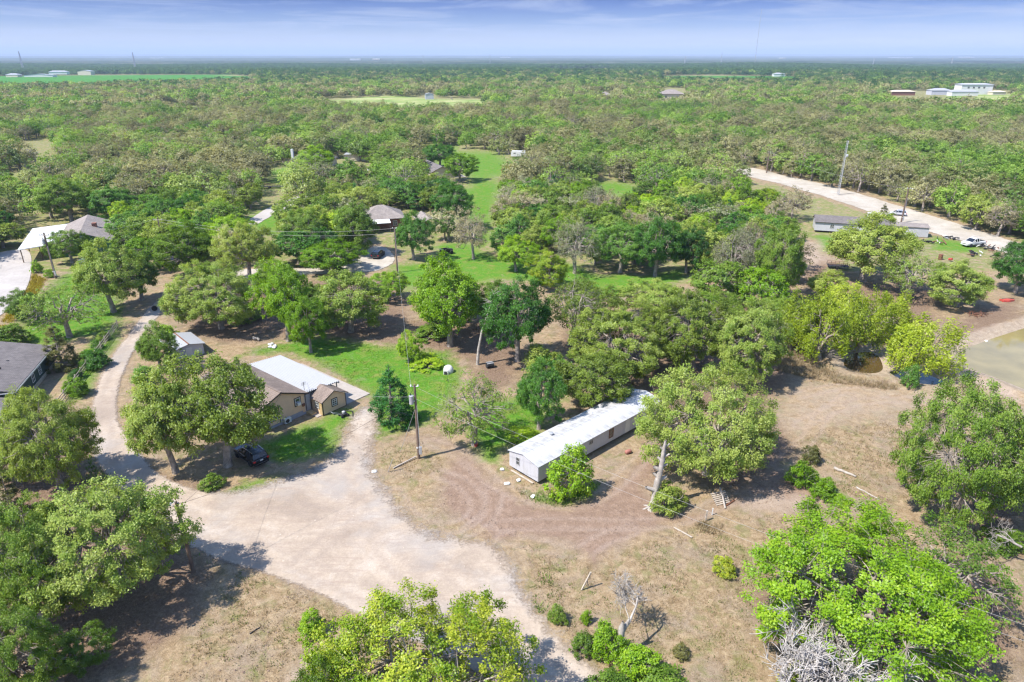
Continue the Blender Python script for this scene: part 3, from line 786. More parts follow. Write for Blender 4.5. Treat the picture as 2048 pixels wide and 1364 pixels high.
def make_crown(seed, W=10.0, H=8.0, base=0.30, n_clump=70, per=200, leaf=0.30, clump=0.15, flat=0.62, lobes=5, sparse=0.0, limbs=6, twigs=True, style='oak', wood_sides=6, skirt=0.42, full=0.68):
    """a tree of width W and height H: trunk and limbs (wood mesh) and leaves in clumps at the branch ends (leaf mesh)"""
    rng = np.random.default_rng(seed)
    R = W / 2
    wood = Wood()
    z0 = H * base; zc = z0 + (H - z0) * 0.34; ru = H - zc; rd = zc - z0 * skirt
    lob_a = rng.uniform(0, 2 * np.pi, lobes); lob_s = rng.uniform(0.12, 0.42, lobes)
    def env(az, el):
        r = full + 0 * az
        for a, s in zip(lob_a, lob_s):
            r = r + s * np.exp(-((np.angle(np.exp(1j * (az - a)))) ** 2) / 0.22)
        r = r - 0.10 * np.exp(-((np.angle(np.exp(1j * (az - lob_a[0] - 2.2)))) ** 2) / 0.2)
        return np.minimum(r, 1.06)
    # clump centres, spread over the crown volume, most of them near its surface
    cs = []; tries = 0
    mind = (0.80 if style == 'oak' else 0.7) * clump * W
    while len(cs) < n_clump and tries < 6000:
        tries += 1
        az = rng.uniform(0, 2 * np.pi); sel = rng.uniform(-0.75, 1.0)
        if style == 'cedar':
            t = rng.uniform(0, 1) ** 1.3
            rad = R * (1 - t) ** 0.8 * rng.uniform(0.45, 1.0)
            p = np.array([rad * math.cos(az), rad * math.sin(az), H * (0.06 + 0.92 * t)])
        elif style == 'bush':
            el = math.asin(rng.uniform(0.0, 1.0)); k = env(az, el) * rng.uniform(0.5, 1.0)
            p = np.array([R * k * math.cos(el) * math.cos(az), R * k * math.cos(el) * math.sin(az), H * (0.15 + 0.82 * math.sin(el) * rng.uniform(0.55, 1.0))])
        else:
            el = math.asin(sel)
            k = env(az, el) * (rng.uniform(0.35, 1.0) ** 0.45)
            z = zc + (ru if el > 0 else rd) * math.sin(el) * k
            p = np.array([R * k * math.cos(el) * math.cos(az), R * k * math.cos(el) * math.sin(az), z])
        if cs and np.min(np.linalg.norm((np.array(cs) - p) * np.array([1, 1, 1.25]), axis=1)) < mind * (1 - tries / 9000):
            continue
        cs.append(p)
    cs = np.array(cs)
    # wood
    nodes = []
    if style in ('oak', 'willow'):
        lean = rng.normal(size=2) * 0.04 * H
        tr = 0.032 * H + 0.008 * W
        tp = [np.array([0, 0, -0.15]), np.array([lean[0] * 0.2, lean[1] * 0.2, z0 * 0.35]), np.array([lean[0] * 0.6, lean[1] * 0.6, z0 * 0.75]), np.array([lean[0], lean[1], z0 * 1.05])]
        wood.tube(tp, [tr * 1.35, tr * 1.0, tr * 0.9, tr * 0.8], wood_sides + 1)
        top = tp[-1]
        a0 = rng.uniform(0, 6.28)
        for i in range(limbs):
            az = a0 + 2 * np.pi * i / limbs + rng.normal() * 0.25
            el = rng.uniform(0.35, 1.15) if i else 1.45
            k = env(np.array(az), el)
            end = np.array([R * 0.78 * k * math.cos(az) * math.cos(el), R * 0.78 * k * math.sin(az) * math.cos(el), zc + ru * 0.72 * math.sin(el) * rng.uniform(0.55, 1.0)])
            st = top - np.array([0, 0, rng.uniform(0, 0.22) * z0])
            pts = [st]
            for j in range(1, 6):
                t = j / 5
                q = st * (1 - t) + end * t
                q = q + np.array([0, 0, math.sin(t * math.pi) * 0.10 * H * rng.uniform(-0.3, 1)]) + rng.normal(size=3) * 0.020 * W * (t < 1)
                pts.append(q)
            r0 = tr * rng.uniform(0.45, 0.62)
            rr = [r0 * (1 - 0.84 * j / 5) for j in range(6)]
            wood.tube(pts, rr, wood_sides)
            for j in range(1, 6): nodes.append((pts[j], rr[j]))
    elif style == 'cedar':
        wood.tube([(0, 0, -0.1), (0, 0, H * 0.5), (0, 0, H * 0.95)], [0.022 * H, 0.014 * H, 0.004 * H], 6)
        for t in np.linspace(0.08, 0.9, 10): nodes.append((np.array([0, 0, H * t]), 0.012 * H * (1.05 - t)))
    else:
        for i in range(7):
            az = rng.uniform(0, 6.28); rr0 = R * rng.uniform(0.2, 0.6)
            e = np.array([rr0 * math.cos(az), rr0 * math.sin(az), H * rng.uniform(0.4, 0.7)])
            s0 = np.array([rng.normal() * 0.1, rng.normal() * 0.1, -0.05])
            wood.tube([s0, e * 0.5 + np.array([0, 0, 0.05 * H]), e], [0.02 * H + 0.01, 0.014 * H + 0.008, 0.006 * H + 0.005], 4)
            nodes += [(e * 0.5 + np.array([0, 0, 0.05 * H]), 0.014 * H), (e, 0.006 * H)]
    NP_ = np.array([n[0] for n in nodes]); NR = np.array([n[1] for n in nodes])
    if twigs:
        for c in cs:
            dd = np.linalg.norm(NP_ - c, axis=1) + 0.35 * np.maximum(0, NP_[:, 2] - c[2])
            j = int(np.argmin(dd))
            s0 = NP_[j]; r0 = max(0.018, NR[j] * 0.55)
            md = (s0 + c) / 2 + rng.normal(size=3) * 0.10 * np.linalg.norm(c - s0)
            wood.tube([s0, md, c], [r0, r0 * 0.65, r0 * 0.25], 4)
            for _ in range(3 if style == 'oak' else 1):
                e = c + unit(rng.normal(size=3) + np.array([0, 0, 0.4])) * clump * W * rng.uniform(0.35, 0.8)
                wood.tube([md * 0.4 + c * 0.6, (c + e) / 2 + rng.normal(size=3) * 0.04 * W * clump, e], [r0 * 0.35, r0 * 0.25, r0 * 0.10 + 0.004], 3)
    # leaves
    nC = len(cs)
    cr = clump * W * rng.uniform(0.5, 1.3, nC)
    cnt = np.maximum(4, (per * (cr / (clump * W)) ** 2 * rng.uniform(0.35, 1.25, nC) * (1 - sparse * rng.uniform(0, 1, nC))).astype(int))
    which = np.repeat(np.arange(nC), cnt)
    n = len(which)
    d = unit(rng.normal(size=(n, 3)))
    rad = rng.uniform(0, 1, (n, 1)) ** 0.42
    off = d * rad * cr[which][:, None] * np.array([1, 1, flat])
    # sub-sprays: leaves gather in tufts
    tuft = unit(rng.normal(size=(nC * 9, 3))) * np.array([1, 1, flat])
    tsel = rng.integers(0, 9, n)
    off = off * 0.45 + 0.55 * (tuft[which * 9 + tsel] * cr[which][:, None] * 0.85 + rng.normal(size=(n, 3)) * (cr[which] * 0.20)[:, None])
    if style == 'willow':
        off = off * np.array([1, 1, 1.5]) + np.array([0, 0, 0.0])
    C = cs[which] + off
    keep = C[:, 2] > (0.03 * H)
    C = C[keep]; which = which[keep]
    ctr = np.array([0, 0, zc if style in ('oak', 'willow') else H * 0.4])
    outd = unit(C - ctr)
    along = None
    if style == 'willow':
        along = unit(outd * np.array([1, 1, 0.4]) + np.array([0.25, 0.1, 0.55]))
    if style == 'cedar':
        along = unit(outd + np.array([0, 0, 0.7]))
    V, F = leaf_quads(C, outd, leaf, rng, up=0.78, aspect=0.62 if style in ('oak', 'bush') else 0.28, along=along)
    ctone = rng.uniform(0, 1, nC)
    tone = np.clip(0.5 * ctone[which] + 0.5 * rng.uniform(0, 1, len(C)), 0, 1)
    lm = mesh_np('crown', V, F, {'tone': np.repeat(tone, 4)})
    return wood.mesh('trunk'), lm

def dead_tree(seed, H=6.0, spread=0.9, depth=5, r0=0.16, trunk=0.3, droop=0.0, kids=(3, 5), start=(0, 0, 0), d0=(0, 0, 1), rmin=0.016):
    rng = np.random.default_rng(seed)
    w = Wood()
    def grow(p, d, L, r, k):
        n = 4
        pts = [p]; dd = d.copy()
        for i in range(n):
            dd = unit(dd + rng.normal(size=3) * 0.16 + np.array([0, 0, -droop * 0.15]))
            pts.append(pts[-1] + dd * L / n)
        rr = np.linspace(r, r * 0.55, n + 1)
        w.tube(pts, rr, 6 if k == depth else (4 if k > 2 else 3))
        if k == 0: return
        for _ in range(rng.integers(kids[0], kids[1] + 1)):
            t = rng.integers(1, n + 1)
            side = unit(np.cross(dd, rng.normal(size=3)))
            nd = unit(dd * rng.uniform(0.3, 0.9) + side * spread + np.array([0, 0, 0.12 - droop]))
            grow(pts[t], nd, L * rng.uniform(0.5, 0.8), max(rmin, rr[t] * rng.uniform(0.45, 0.65)), k - 1)
    grow(np.array(start, float), unit(np.array(d0, float)), H * trunk, r0, depth)
    return w.mesh('branches')

# prototypes: mesh pairs of a 10 m wide, 8 m tall tree
PROTO = {'oak': [], 'big': [], 'dome': [], 'sparse': [], 'cedar': [], 'willow': [], 'bush': [], 'oak_mid': [], 'sparse_mid': [], 'cedar_mid': []}
for s in range(7):
    PROTO['oak'].append(make_crown(100 + s, n_clump=165, per=340, leaf=0.175, clump=0.086, lobes=5 + s % 3, base=0.27 + 0.03 * (s % 3), limbs=6 + s % 3, skirt=(0.30, 0.55, 0.40)[s % 3]))
for s in range(2):
    PROTO['dome'].append(make_crown(430 + s, W=15, H=9, n_clump=400, per=270, leaf=0.165, clump=0.058, lobes=6, base=0.2, limbs=9, skirt=0.2, full=0.82))
for s in range(3):
    PROTO['big'].append(make_crown(120 + s, W=15, H=10, n_clump=340, per=320, leaf=0.178, clump=0.060, lobes=7, base=0.24 + 0.03 * (s % 2), limbs=8 + s % 2, skirt=(0.25, 0.5)[s % 2]))
for s in range(3):
    PROTO['sparse'].append(make_crown(140 + s, n_clump=150, per=95, leaf=0.20, clump=0.082, sparse=0.7, lobes=6, base=0.3, limbs=8))
for s in range(2):
    PROTO['cedar'].append(make_crown(160 + s, W=6, H=8, n_clump=90, per=120, leaf=0.30, clump=0.10, flat=0.8, style='cedar'))
for s in range(3):
    PROTO['willow'].append(make_crown(180 + s, n_clump=80, per=150, leaf=0.42, clump=0.11, flat=1.0, base=0.12, limbs=9, style='willow', lobes=6))
for s in range(3):
    PROTO['bush'].append(make_crown(200 + s, W=4, H=3, n_clump=85, per=105, leaf=0.15, clump=0.115, flat=0.8, style='bush'))
for s in range(7):
    PROTO['oak_mid'].append(make_crown(220 + s, n_clump=120, per=95, leaf=0.34, clump=0.10, lobes=5 + s % 3, wood_sides=4, limbs=5))
for s in range(4):
    PROTO['sparse_mid'].append(make_crown(240 + s, n_clump=110, per=45, leaf=0.32, clump=0.095, sparse=0.6, lobes=6, wood_sides=4, limbs=7))
PROTO['cedar_mid'].append(make_crown(260, W=6, H=8, n_clump=60, per=70, leaf=0.42, clump=0.12, flat=0.8, style='cedar'))
SIZE = {'big': (15, 10), 'dome': (15, 9), 'cedar': (6, 8), 'cedar_mid': (6, 8), 'bush': (4, 3)}

trng = random.Random(7)
occupied = []

def put_tree(name, proto, var, mat, x, y, w, h, label, cat='tree', group=None, rz=None, bark=None):
    wd, lf = PROTO[proto][var % len(PROTO[proto])]
    W0, H0 = SIZE.get(proto, (10, 8))
    t = empty(name, (x, y, -0.05), trng.uniform(0, 6.28) if rz is None else rz, label, cat, group)
    sx = w / W0; sz = h / H0
    part_a = 'trunk' if proto != 'bush' else 'stem'
    link(part_a, wd, t, bark or M_BARK, scale=(sx, sx, sz))
    link('crown' if proto != 'bush' else 'foliage', lf, t, M_LEAF[mat], scale=(sx, sx, sz))
    occupied.append((x, y, w * 0.5))
    return t

def T(proto, mat, bx, by, wpx, ytop, label, name='oak_tree', var=None, cat='tree', group=None, minh=0):
    """tree whose trunk meets the ground at pixel (bx,by), whose crown is wpx wide and tops out at row ytop"""
    g = G(bx, by)
    top = G(bx, ytop, 0)
    d = g.y
    dep_t = math.atan2(CAM_H, top.y) if top.y > 0 else 0.0
    happ = CAM_H - d * math.tan(dep_t)
    depth = d * CP + (CAM_H - 0.6 * max(happ, 1)) * SP
    w = wpx / FPX * depth
    a = w / 2 * 0.9; tt = math.tan(dep_t)
    h = happ * 0.8
    for _ in range(20):
        b = 0.36 * h
        h += 0.5 * (happ - (h - b + math.sqrt((a * tt) ** 2 + b * b)))
        h = max(h, 0.35 * happ)
    h = max(h, minh)
    return put_tree(name, proto, trng.randrange(99) if var is None else var, mat, g.x, g.y, w, h, label, cat, group)

# --- trees one can pick out, near to far
T('dome', 'lime', 850, 1480, 490, 1165, 'large yellow-green oak cut by the lower edge beside the gravel road', var=0)
T('dome', 'lime', 660, 1540, 260, 1310, 'yellow-green oak low at the lower edge, beside the larger lime oak', var=1)
T('dome', 'bright', 1708, 1285, 490, 1000, 'huge bright green oak with grey dead brush under its side', var=1)
T('sparse', 'mid', 1900, 1215, 250, 1030, 'thin-leaved oak reaching out behind the huge bright green oak', var=0)
T('dome', 'mid', 1908, 1035, 270, 752, 'broad green oak beside the dry field at the right edge', var=2)
T('big', 'mid', 2050, 1010, 180, 830, 'green oak cut by the right edge behind the broad field oak', var=5)
T('bush', 'mid', 2010, 1090, 110, 1035, 'low shrub under the right edge oaks', name='shrub', cat='shrub')
T('big', 'mid', 235, 1175, 340, 922, 'large spreading oak whose crown hides the leaning short pole', var=4)
T('big', 'mid', 90, 1240, 230, 990, 'oak at the left edge merging with the large spreading oak', var=2)
T('big', 'mid', 50, 1400, 200, 1190, 'oak in the lower left corner of the view', var=6)
T('oak', 'mid', 165, 1340, 130, 1240, 'small low oak in the shade below the large spreading oak', var=1)
T('cedar', 'rust', 30, 1035, 90, 935, 'dark brownish cedar in the shade left of the road', name='cedar_tree')
T('big', 'olive', 122, 975, 210, 765, 'olive oak hiding the lower shed beside the grey shingled house', var=0)
T('oak', 'mid', 45, 960, 130, 840, 'green oak at the left edge below the grey shingled house', var=5)
T('oak', 'mid', 352, 945, 180, 742, 'tall oak with bare curved trunk nearest the road bend', var=4)
T('oak', 'olive', 456, 932, 240, 690, 'tall oak shading the black car and the tan house', var=1)
T('bush', 'mid', 425, 975, 60, 940, 'small shrub at the foot of the oak by the black car', name='shrub', cat='shrub')
T('dome', 'mid', 1412, 948, 295, 724, 'wide round oak at the far end of the white mobile home', var=6)
T('sparse', 'mid', 948, 890, 165, 735, 'thin grey-green oak between the utility pole and mobile home', var=1)
T('oak', 'dark', 1078, 858, 120, 718, 'dark saturated green tree beside the near end of the mobile home', name='leafy_tree', var=4)
T('oak', 'olive', 1190, 815, 165, 692, 'olive oak leaning over the mobile home roof', var=0)
T('big', 'olive', 1245, 742, 230, 600, 'wide olive oak behind the mobile home', var=2)
T('big', 'olive', 1385, 735, 190, 572, 'oak with pale forked limbs behind the wide round oak', var=5)
T('big', 'mid', 1490, 758, 190, 588, 'green oak between the round oak and the willows', var=3)
T('oak', 'bright', 900, 692, 175, 508, 'bright green round oak behind the white dome', var=6)
T('oak', 'dark', 1035, 722, 155, 545, 'dark dense tree beside the leaning dead trunk', name='leafy_tree', var=1)
T('sparse', 'olive', 1140, 690, 140, 545, 'grey twiggy tree behind the dark dense tree', name='leafy_tree', var=2)
T('oak', 'mid', 985, 655, 120, 560, 'green oak just behind the leaning dead trunk', var=2)
T('oak', 'mid', 1310, 640, 150, 555, 'green oak at the lawn edge behind the wide olive oak', var=4)
T('oak', 'mid', 702, 664, 165, 538, 'round-crowned oak at the lawn edge, upright single trunk', var=0)
T('oak', 'bright', 577, 682, 130, 512, 'tall bright oak with yellowish top above the white log', var=1)
T('oak', 'bright', 622, 705, 85, 588, 'slim bright oak on the lawn behind the metal patio roof', var=5)
T('big', 'mid', 443, 657, 200, 518, 'broad oak over bare earth above the shed roof', var=2)
T('oak', 'mid', 228, 624, 145, 482, 'oak with forked pale trunk beside the lane fence', var=4)
T('oak', 'mid', 284, 600, 110, 492, 'oak beside the blue covered boat', var=6)
T('sparse', 'mid', 140, 674, 160, 558, 'sprawling bare-limbed oak on the lawn by the concrete drive', var=0)
T('cedar', 'rust', 126, 734, 85, 640, 'brown-green cedar behind the grey shingled house', name='cedar_tree')
T('bush', 'dark', 190, 735, 70, 690, 'dark vine-covered shrub on the lane fence by the cedar', name='shrub', cat='shrub')
T('bush', 'bright', 160, 790, 55, 745, 'bright vine-covered shrub on the lane fence by the shingled house', name='shrub', cat='shrub')
T('bush', 'mid', 20, 690, 90, 640, 'shrub above the roof of the grey shingled house', name='shrub', cat='shrub')
T('oak', 'mid', 322, 742, 95, 645, 'leafy small tree between the road and the shed roof', name='leafy_tree', var=3)
T('bush', 'dark', 290, 765, 65, 722, 'dark shrub at the road edge below the shed', name='shrub', cat='shrub')
T('bush', 'bright', 340, 690, 60, 640, 'bright shrub behind the white shed roof', name='shrub', cat='shrub')
T('cedar', 'cedar', 785, 845, 105, 722, 'dark green cedar standing on the lawn by the patio slab', name='cedar_tree')
T('oak', 'bright', 818, 728, 62, 662, 'young thin tree standing in the lawn, alone', name='sapling', var=3)
T('bush', 'bright', 850, 730, 90, 700, 'low green shrub strip behind the white dome', name='shrub', cat='shrub')
T('bush', 'olive', 1080, 745, 95, 680, 'olive shrub at the foot of the dark dense tree', name='shrub', cat='shrub')
T('bush', 'dark', 1120, 770, 80, 705, 'dark shrub behind the saturated green tree', name='shrub', cat='shrub')
T('bush', 'bright', 1142, 990, 118, 880, 'bright green shrub hiding the corner of the mobile home', name='shrub', cat='shrub', var=0)
T('bush', 'bright', 1050, 880, 90, 845, 'low green weeds at the mobile home back wall', name='shrub', cat='shrub')
T('bush', 'olive', 1335, 1020, 95, 952, 'olive shrub at the foot of the pale snag', name='shrub', cat='shrub', var=1)
T('bush', 'bright', 625, 1266, 68, 1208, 'round green bush in the dry grass below the road', name='shrub', cat='shrub', var=2)
T('bush', 'lime', 1445, 1148, 58, 1102, 'lone yellow-green bush in the dry field', name='shrub', cat='shrub', var=1)
T('bush', 'dark', 1818, 777, 46, 724, 'round dark bush beside the puddle', name='shrub', cat='shrub', var=0)
T('bush', 'bright', 1600, 968, 75, 912, 'green weed clump at the dirt loop', name='shrub', cat='shrub')
T('bush', 'bright', 1645, 992, 70, 945, 'green weed clump between the dirt loop and fallen log', name='shrub', cat='shrub')
T('bush', 'bright', 1680, 1010, 45, 982, 'smallest of the green weed clumps by the fallen log', name='shrub', cat='shrub')
T('bush', 'rust', 1622, 925, 50, 885, 'dry brown bush above the green weed clumps', name='shrub', cat='shrub')
T('bush', 'mid', 1115, 1242, 45, 1200, 'small green bush at the gravel road edge', name='shrub', cat='shrub')
T('bush', 'mid', 1165, 1300, 65, 1250, 'shrub left of the broken dead tree', name='shrub', cat='shrub')
T('bush', 'bright', 1172, 1245, 28, 1212, 'small upright light green bush by the road', name='shrub', cat='shrub')
T('bush', 'bright', 1212, 1310, 90, 1228, 'taller shrub at the foot of the broken dead tree', name='shrub', cat='shrub')
T('bush', 'bright', 1275, 1345, 115, 1262, 'green thicket in front of the broken dead tree', name='shrub', cat='shrub')
T('bush', 'mid', 1230, 1400, 140, 1318, 'shrub cut by the lower edge at the road side', name='shrub', cat='shrub')
T('bush', 'mid', 1325, 1400, 150, 1310, 'wide thicket cut by the lower edge right of the road', name='shrub', cat='shrub')
T('bush', 'rust', 1362, 1310, 45, 1278, 'dry brown bush right of the thicket', name='shrub', cat='shrub')
T('bush', 'lime', 660, 1340, 130, 1275, 'light green thicket beside the lime oak', name='shrub', cat='shrub')
T('bush', 'lime', 1600, 1390, 120, 1300, 'yellow-green thicket under the grey dead brush', name='shrub', cat='shrub')
T('willow', 'willow', 1582, 700, 110, 585, 'willow beside the oak, first of the yellow-green row', name='willow_tree', group='willows along the ditch')
T('willow', 'willow', 1640, 722, 135, 572, 'tallest yellow-green willow with pale dead stems at its foot', name='willow_tree', group='willows along the ditch')
T('willow', 'willow', 1712, 702, 120, 572, 'willow in the middle of the row above the brown ditch', name='willow_tree', group='willows along the ditch')
T('willow', 'willow', 1775, 680, 100, 580, 'willow at the far end of the row behind the ditch', name='willow_tree', group='willows along the ditch')
T('willow', 'willow', 1690, 650, 110, 566, 'willow standing behind the row', name='willow_tree', group='willows along the ditch')
T('willow', 'willow', 1828, 752, 150, 622, 'yellow willow leaning over the puddle between ditch and pond', name='willow_tree')
T('oak', 'olive', 1725, 562, 195, 428, 'wide oak in front of the white trailer house', var=4)
T('sparse', 'mid', 1812, 598, 120, 492, 'grey-green oak by the junk yard', var=1)
T('oak', 'mid', 1912, 612, 145, 520, 'oak at the pond corner casting shade on the bank', var=3)
T('oak', 'dark', 2030, 585, 110, 478, 'dark tree at the right edge below the caliche road', name='leafy_tree', var=5)
T('sparse', 'grey', 1452, 578, 110, 452, 'pale half-bare oak on the lawn edge', var=2)
T('oak', 'mid', 1548, 602, 105, 440, 'tall bushy tree beside the pale half-bare oak', name='leafy_tree', var=0)
T('oak', 'dark', 1240, 545, 110, 445, 'dark bushy tree at the lawn, first of three', name='leafy_tree', var=2)
T('oak', 'dark', 1310, 552, 110, 430, 'dark bushy tree at the lawn, second of three', name='leafy_tree', var=5)
T('oak', 'dark', 1372, 545, 85, 450, 'dark bushy tree at the lawn, third of three', name='leafy_tree', var=6)
T('sparse', 'grey', 1150, 547, 110, 432, 'bare grey tree beside the dark bushy trees', name='bare_tree', var=0)
T('oak', 'bright', 1118, 505, 80, 428, 'bright green tree behind the bare grey tree', name='leafy_tree', var=1)
T('oak', 'bright', 1032, 542, 90, 472, 'small bright oak on the lawn strip', var=4)
T('oak', 'lime', 1098, 575, 100, 498, 'yellow-green oak at the end of the lawn strip', var=3)
T('sparse', 'tan', 947, 518, 85, 415, 'pale tan half-bare oak alone on the lawn', name='bare_tree', var=1)
T('oak', 'dark', 905, 458, 95, 362, 'dark dense oak behind the hip-roofed house', var=0)
T('oak', 'dark', 828, 520, 90, 425, 'dark oak in front of the hip-roofed house', var=4)
T('oak', 'mid', 710, 508, 105, 398, 'oak with upright trunk beside the hip-roofed house', var=6)
T('oak', 'mid', 620, 508, 110, 415, 'oak over bare earth left of the hip-roofed house', var=2)
T('oak', 'bright', 665, 545, 130, 478, 'light flat-topped oak over the pale driveway', var=5)
T('oak', 'olive', 500, 560, 120, 440, 'olive oak behind the broad oak at the bare earth', var=1)
T('oak', 'lime', 385, 545, 130, 445, 'yellow-green oak to the side of the blue boat', var=3)
T('oak', 'bright', 470, 510, 110, 425, 'bright green oak behind the olive oak', var=0)
T('oak', 'mid', 145, 525, 85, 458, 'small oak in front of the green house carport', var=2)
T('oak', 'dark', 240, 440, 110, 368, 'dark round oak behind the green house', var=6)
T('oak', 'mid', 145, 445, 120, 352, 'tall oak behind the white carport', var=4)
T('bush', 'bright', 75, 545, 28, 518, 'bright bush at the carport drive', name='shrub', cat='shrub')
T('bush', 'bright', 100, 555, 26, 535, 'small bush beside the transformer pole', name='shrub', cat='shrub')
T('oak', 'dark', 385, 460, 80, 385, 'dark oak on the clearing behind the yellow-green oaks', var=1)
T('oak', 'bright', 920, 362, 75, 305, 'round bright oak in front of the long grey barn', var=2)
T('oak', 'dark', 880, 335, 70, 285, 'round oak on the lawn behind the long grey barn', var=5)
T('oak', 'bright', 640, 345, 90, 290, 'yellow-topped oak in front of the chimney house', var=3)
T('oak', 'mid', 775, 345, 85, 290, 'oak beside the small white canopy', var=1)
T('cedar', 'rust', 1762, 452, 32, 405, 'small rusty cedar at the caliche road', name='cedar_tree')
T('bush', 'dark', 1773, 455, 34, 425, 'dark shrub at the white trailer', name='shrub', cat='shrub')
T('oak', 'mid', 560, 600, 110, 520, 'green oak between the broad oak and tall yellowish oak', var=4)
T('oak', 'bright', 780, 600, 90, 540, 'small bright oak right of the round-crowned oak', var=2)
T('oak', 'mid', 640, 640, 100, 560, 'green oak behind the slim bright oak', var=6)
T('oak', 'olive', 1180, 640, 120, 560, 'olive oak at the lawn corner behind the grey twiggy tree', var=1)
T('oak', 'mid', 1420, 650, 130, 580, 'green oak behind the pale forked oak', var=2)
T('oak', 'mid', 1560, 660, 110, 590, 'green oak at the start of the willow row', var=5)
T('oak', 'mid', 60, 640, 90, 575, 'oak on the lawn between drive and sprawling oak', var=3)
T('oak', 'olive', 1650, 600, 100, 540, 'olive oak behind the willows', var=4)
T('bush', 'mid', 860, 672, 90, 640, 'low undergrowth below the bright green round oak', name='shrub', cat='shrub')
T('bush', 'olive', 500, 640, 70, 612, 'low shrub in the litter beside the broad oak', name='shrub', cat='shrub')
N_HAND = len(occupied)
# ------------------------------------------------------------------ woods: countable nearer trees, then the far mass
CLEAR = [gpoly(p) for p in LAWNS + [GRAVEL, CALICHE, CONC, DRIVE2, ROAD3, DIRT_TRACK, POND] + FIELDS + [
    [(330, 560), (800, 545), (900, 640), (1500, 640), (2100, 640), (2300, 700), (2500, 1600), (-500, 1600), (-300, 560)],     # the near yards: trees there are placed one by one
    [(725, 415), (860, 425), (890, 470), (880, 520), (720, 520)], [(20, 440), (250, 430), (260, 520), (0, 520)], [(830, 320), (920, 325), (930, 365), (840, 362)],
    [(575, 318), (690, 318), (745, 330), (750, 352), (690, 350), (580, 338)], [(500, 365), (570, 365), (570, 395), (500, 395)], [(1590, 430), (1860, 440), (2050, 500), (2050, 620), (1600, 600), (1560, 480)],
    [(1320, 176), (1375, 176), (1380, 205), (1320, 205)], [(1200, 185), (1230, 185), (1230, 200), (1200, 200)], [(1780, 182), (2020, 180), (2030, 205), (1770, 205)], [(1020, 300), (1070, 300), (1075, 335), (1020, 335)], [(840, 188), (870, 188), (872, 204), (840, 204)], [(25, 285), (125, 280), (130, 335), (40, 340)]]]
FIELD_P = [gpoly(p) for p in FIELDS]
rs = np.random.default_rng(23)
def scatter(y0, y1, step, half=0.86):
    n = int(y1 * half * 2 / step) + 2; k = int((y1 - y0) / step) + 1
    X, Y = np.meshgrid((np.arange(n) - n / 2) * step, y0 + np.arange(k) * step)
    X = X + rs.uniform(-0.42, 0.42, X.shape) * step; Y = Y + rs.uniform(-0.42, 0.42, Y.shape) * step
    P = np.stack([X.ravel(), Y.ravel()], 1)
    return P[np.abs(P[:, 0]) < P[:, 1] * half + 25]
cand = np.concatenate([scatter(100, 330, 6.4), scatter(330, 700, 7.4), scatter(700, 1500, 9.5), scatter(1500, 3500, 12.5)])
ok = np.ones(len(cand), bool)
FIELD_SET = [gpoly(p) for p in FIELDS + LAWNS[5:8] + LAWNS[10:12]]
OPEN_SET = [gpoly(CALICHE)]
for poly in CLEAR:
    q = np.array(poly)
    lo = q.min(0); hi = q.max(0)
    # neither on a clearing nor where a crown would stand in front of it
    for ht in ((0.0, 3.0, 6.0, 8.0) if poly in OPEN_SET else ((0.0, 3.0, 6.0) if poly in FIELD_SET else (0.0, 2.2, 4.2))):
        c2 = cand * CAM_H / (CAM_H - ht)
        sel = ok & (c2[:, 0] > lo[0]) & (c2[:, 0] < hi[0]) & (c2[:, 1] > lo[1]) & (c2[:, 1] < hi[1])
        if sel.any():
            dd2 = poly_dist(c2[sel], q)
            ok[np.where(sel)[0][dd2 < -0.5]] = False
for (x, y, r) in occupied:
    ok &= np.hypot(cand[:, 0] - x, cand[:, 1] - y) > max(r * 0.85 + 1.6, 3.2)
thin = fbm(cand[:, 0] / 34, cand[:, 1] / 34, 77)
ok &= ~((cand[:, 1] < 330) & (thin < 0.33) & (rs.uniform(size=len(cand)) < 0.5))
cand = cand[ok]
cand = cand[np.argsort(np.hypot(cand[:, 0], cand[:, 1]) + (np.abs(cand[:, 0]) > cand[:, 1] * 0.80 + 4) * 1e5)]
inview = np.abs(cand[:, 0]) < cand[:, 1] * 0.80 + 4
N_IND = 330 - N_HAND
ind = cand[:N_IND]; rest = cand[N_IND:]
MATS = [('bright', 'bright green'), ('mid', 'mid green'), ('dark', 'dark green'), ('olive', 'olive'), ('grey', 'grey-green'), ('tan', 'tan half-bare'), ('lime', 'yellow-green')]
def region(px, py):
    if px < 330: return 'in the woods behind the green house'
    if px < 620: return 'in the woods left of the chimney house'
    if px < 900: return 'around the hip-roofed house and barn'
    if px < 1200: return 'beyond the lawn strip'
    if px < 1500: return 'in the thicket above the dark bushy trees'
    if py < 440 and px > 1500: return 'in the woods across the caliche road'
    return 'beside the caliche road yard'
ORD = ['first', 'second', 'third', 'fourth', 'fifth', 'sixth', 'seventh', 'eighth', 'ninth', 'tenth', 'eleventh', 'twelfth', '13th', '14th', '15th', '16th', '17th', '18th', '19th', '20th', '21st', '22nd', '23rd', '24th', '25th', '26th', '27th', '28th', '29th', '30th']
plan = []
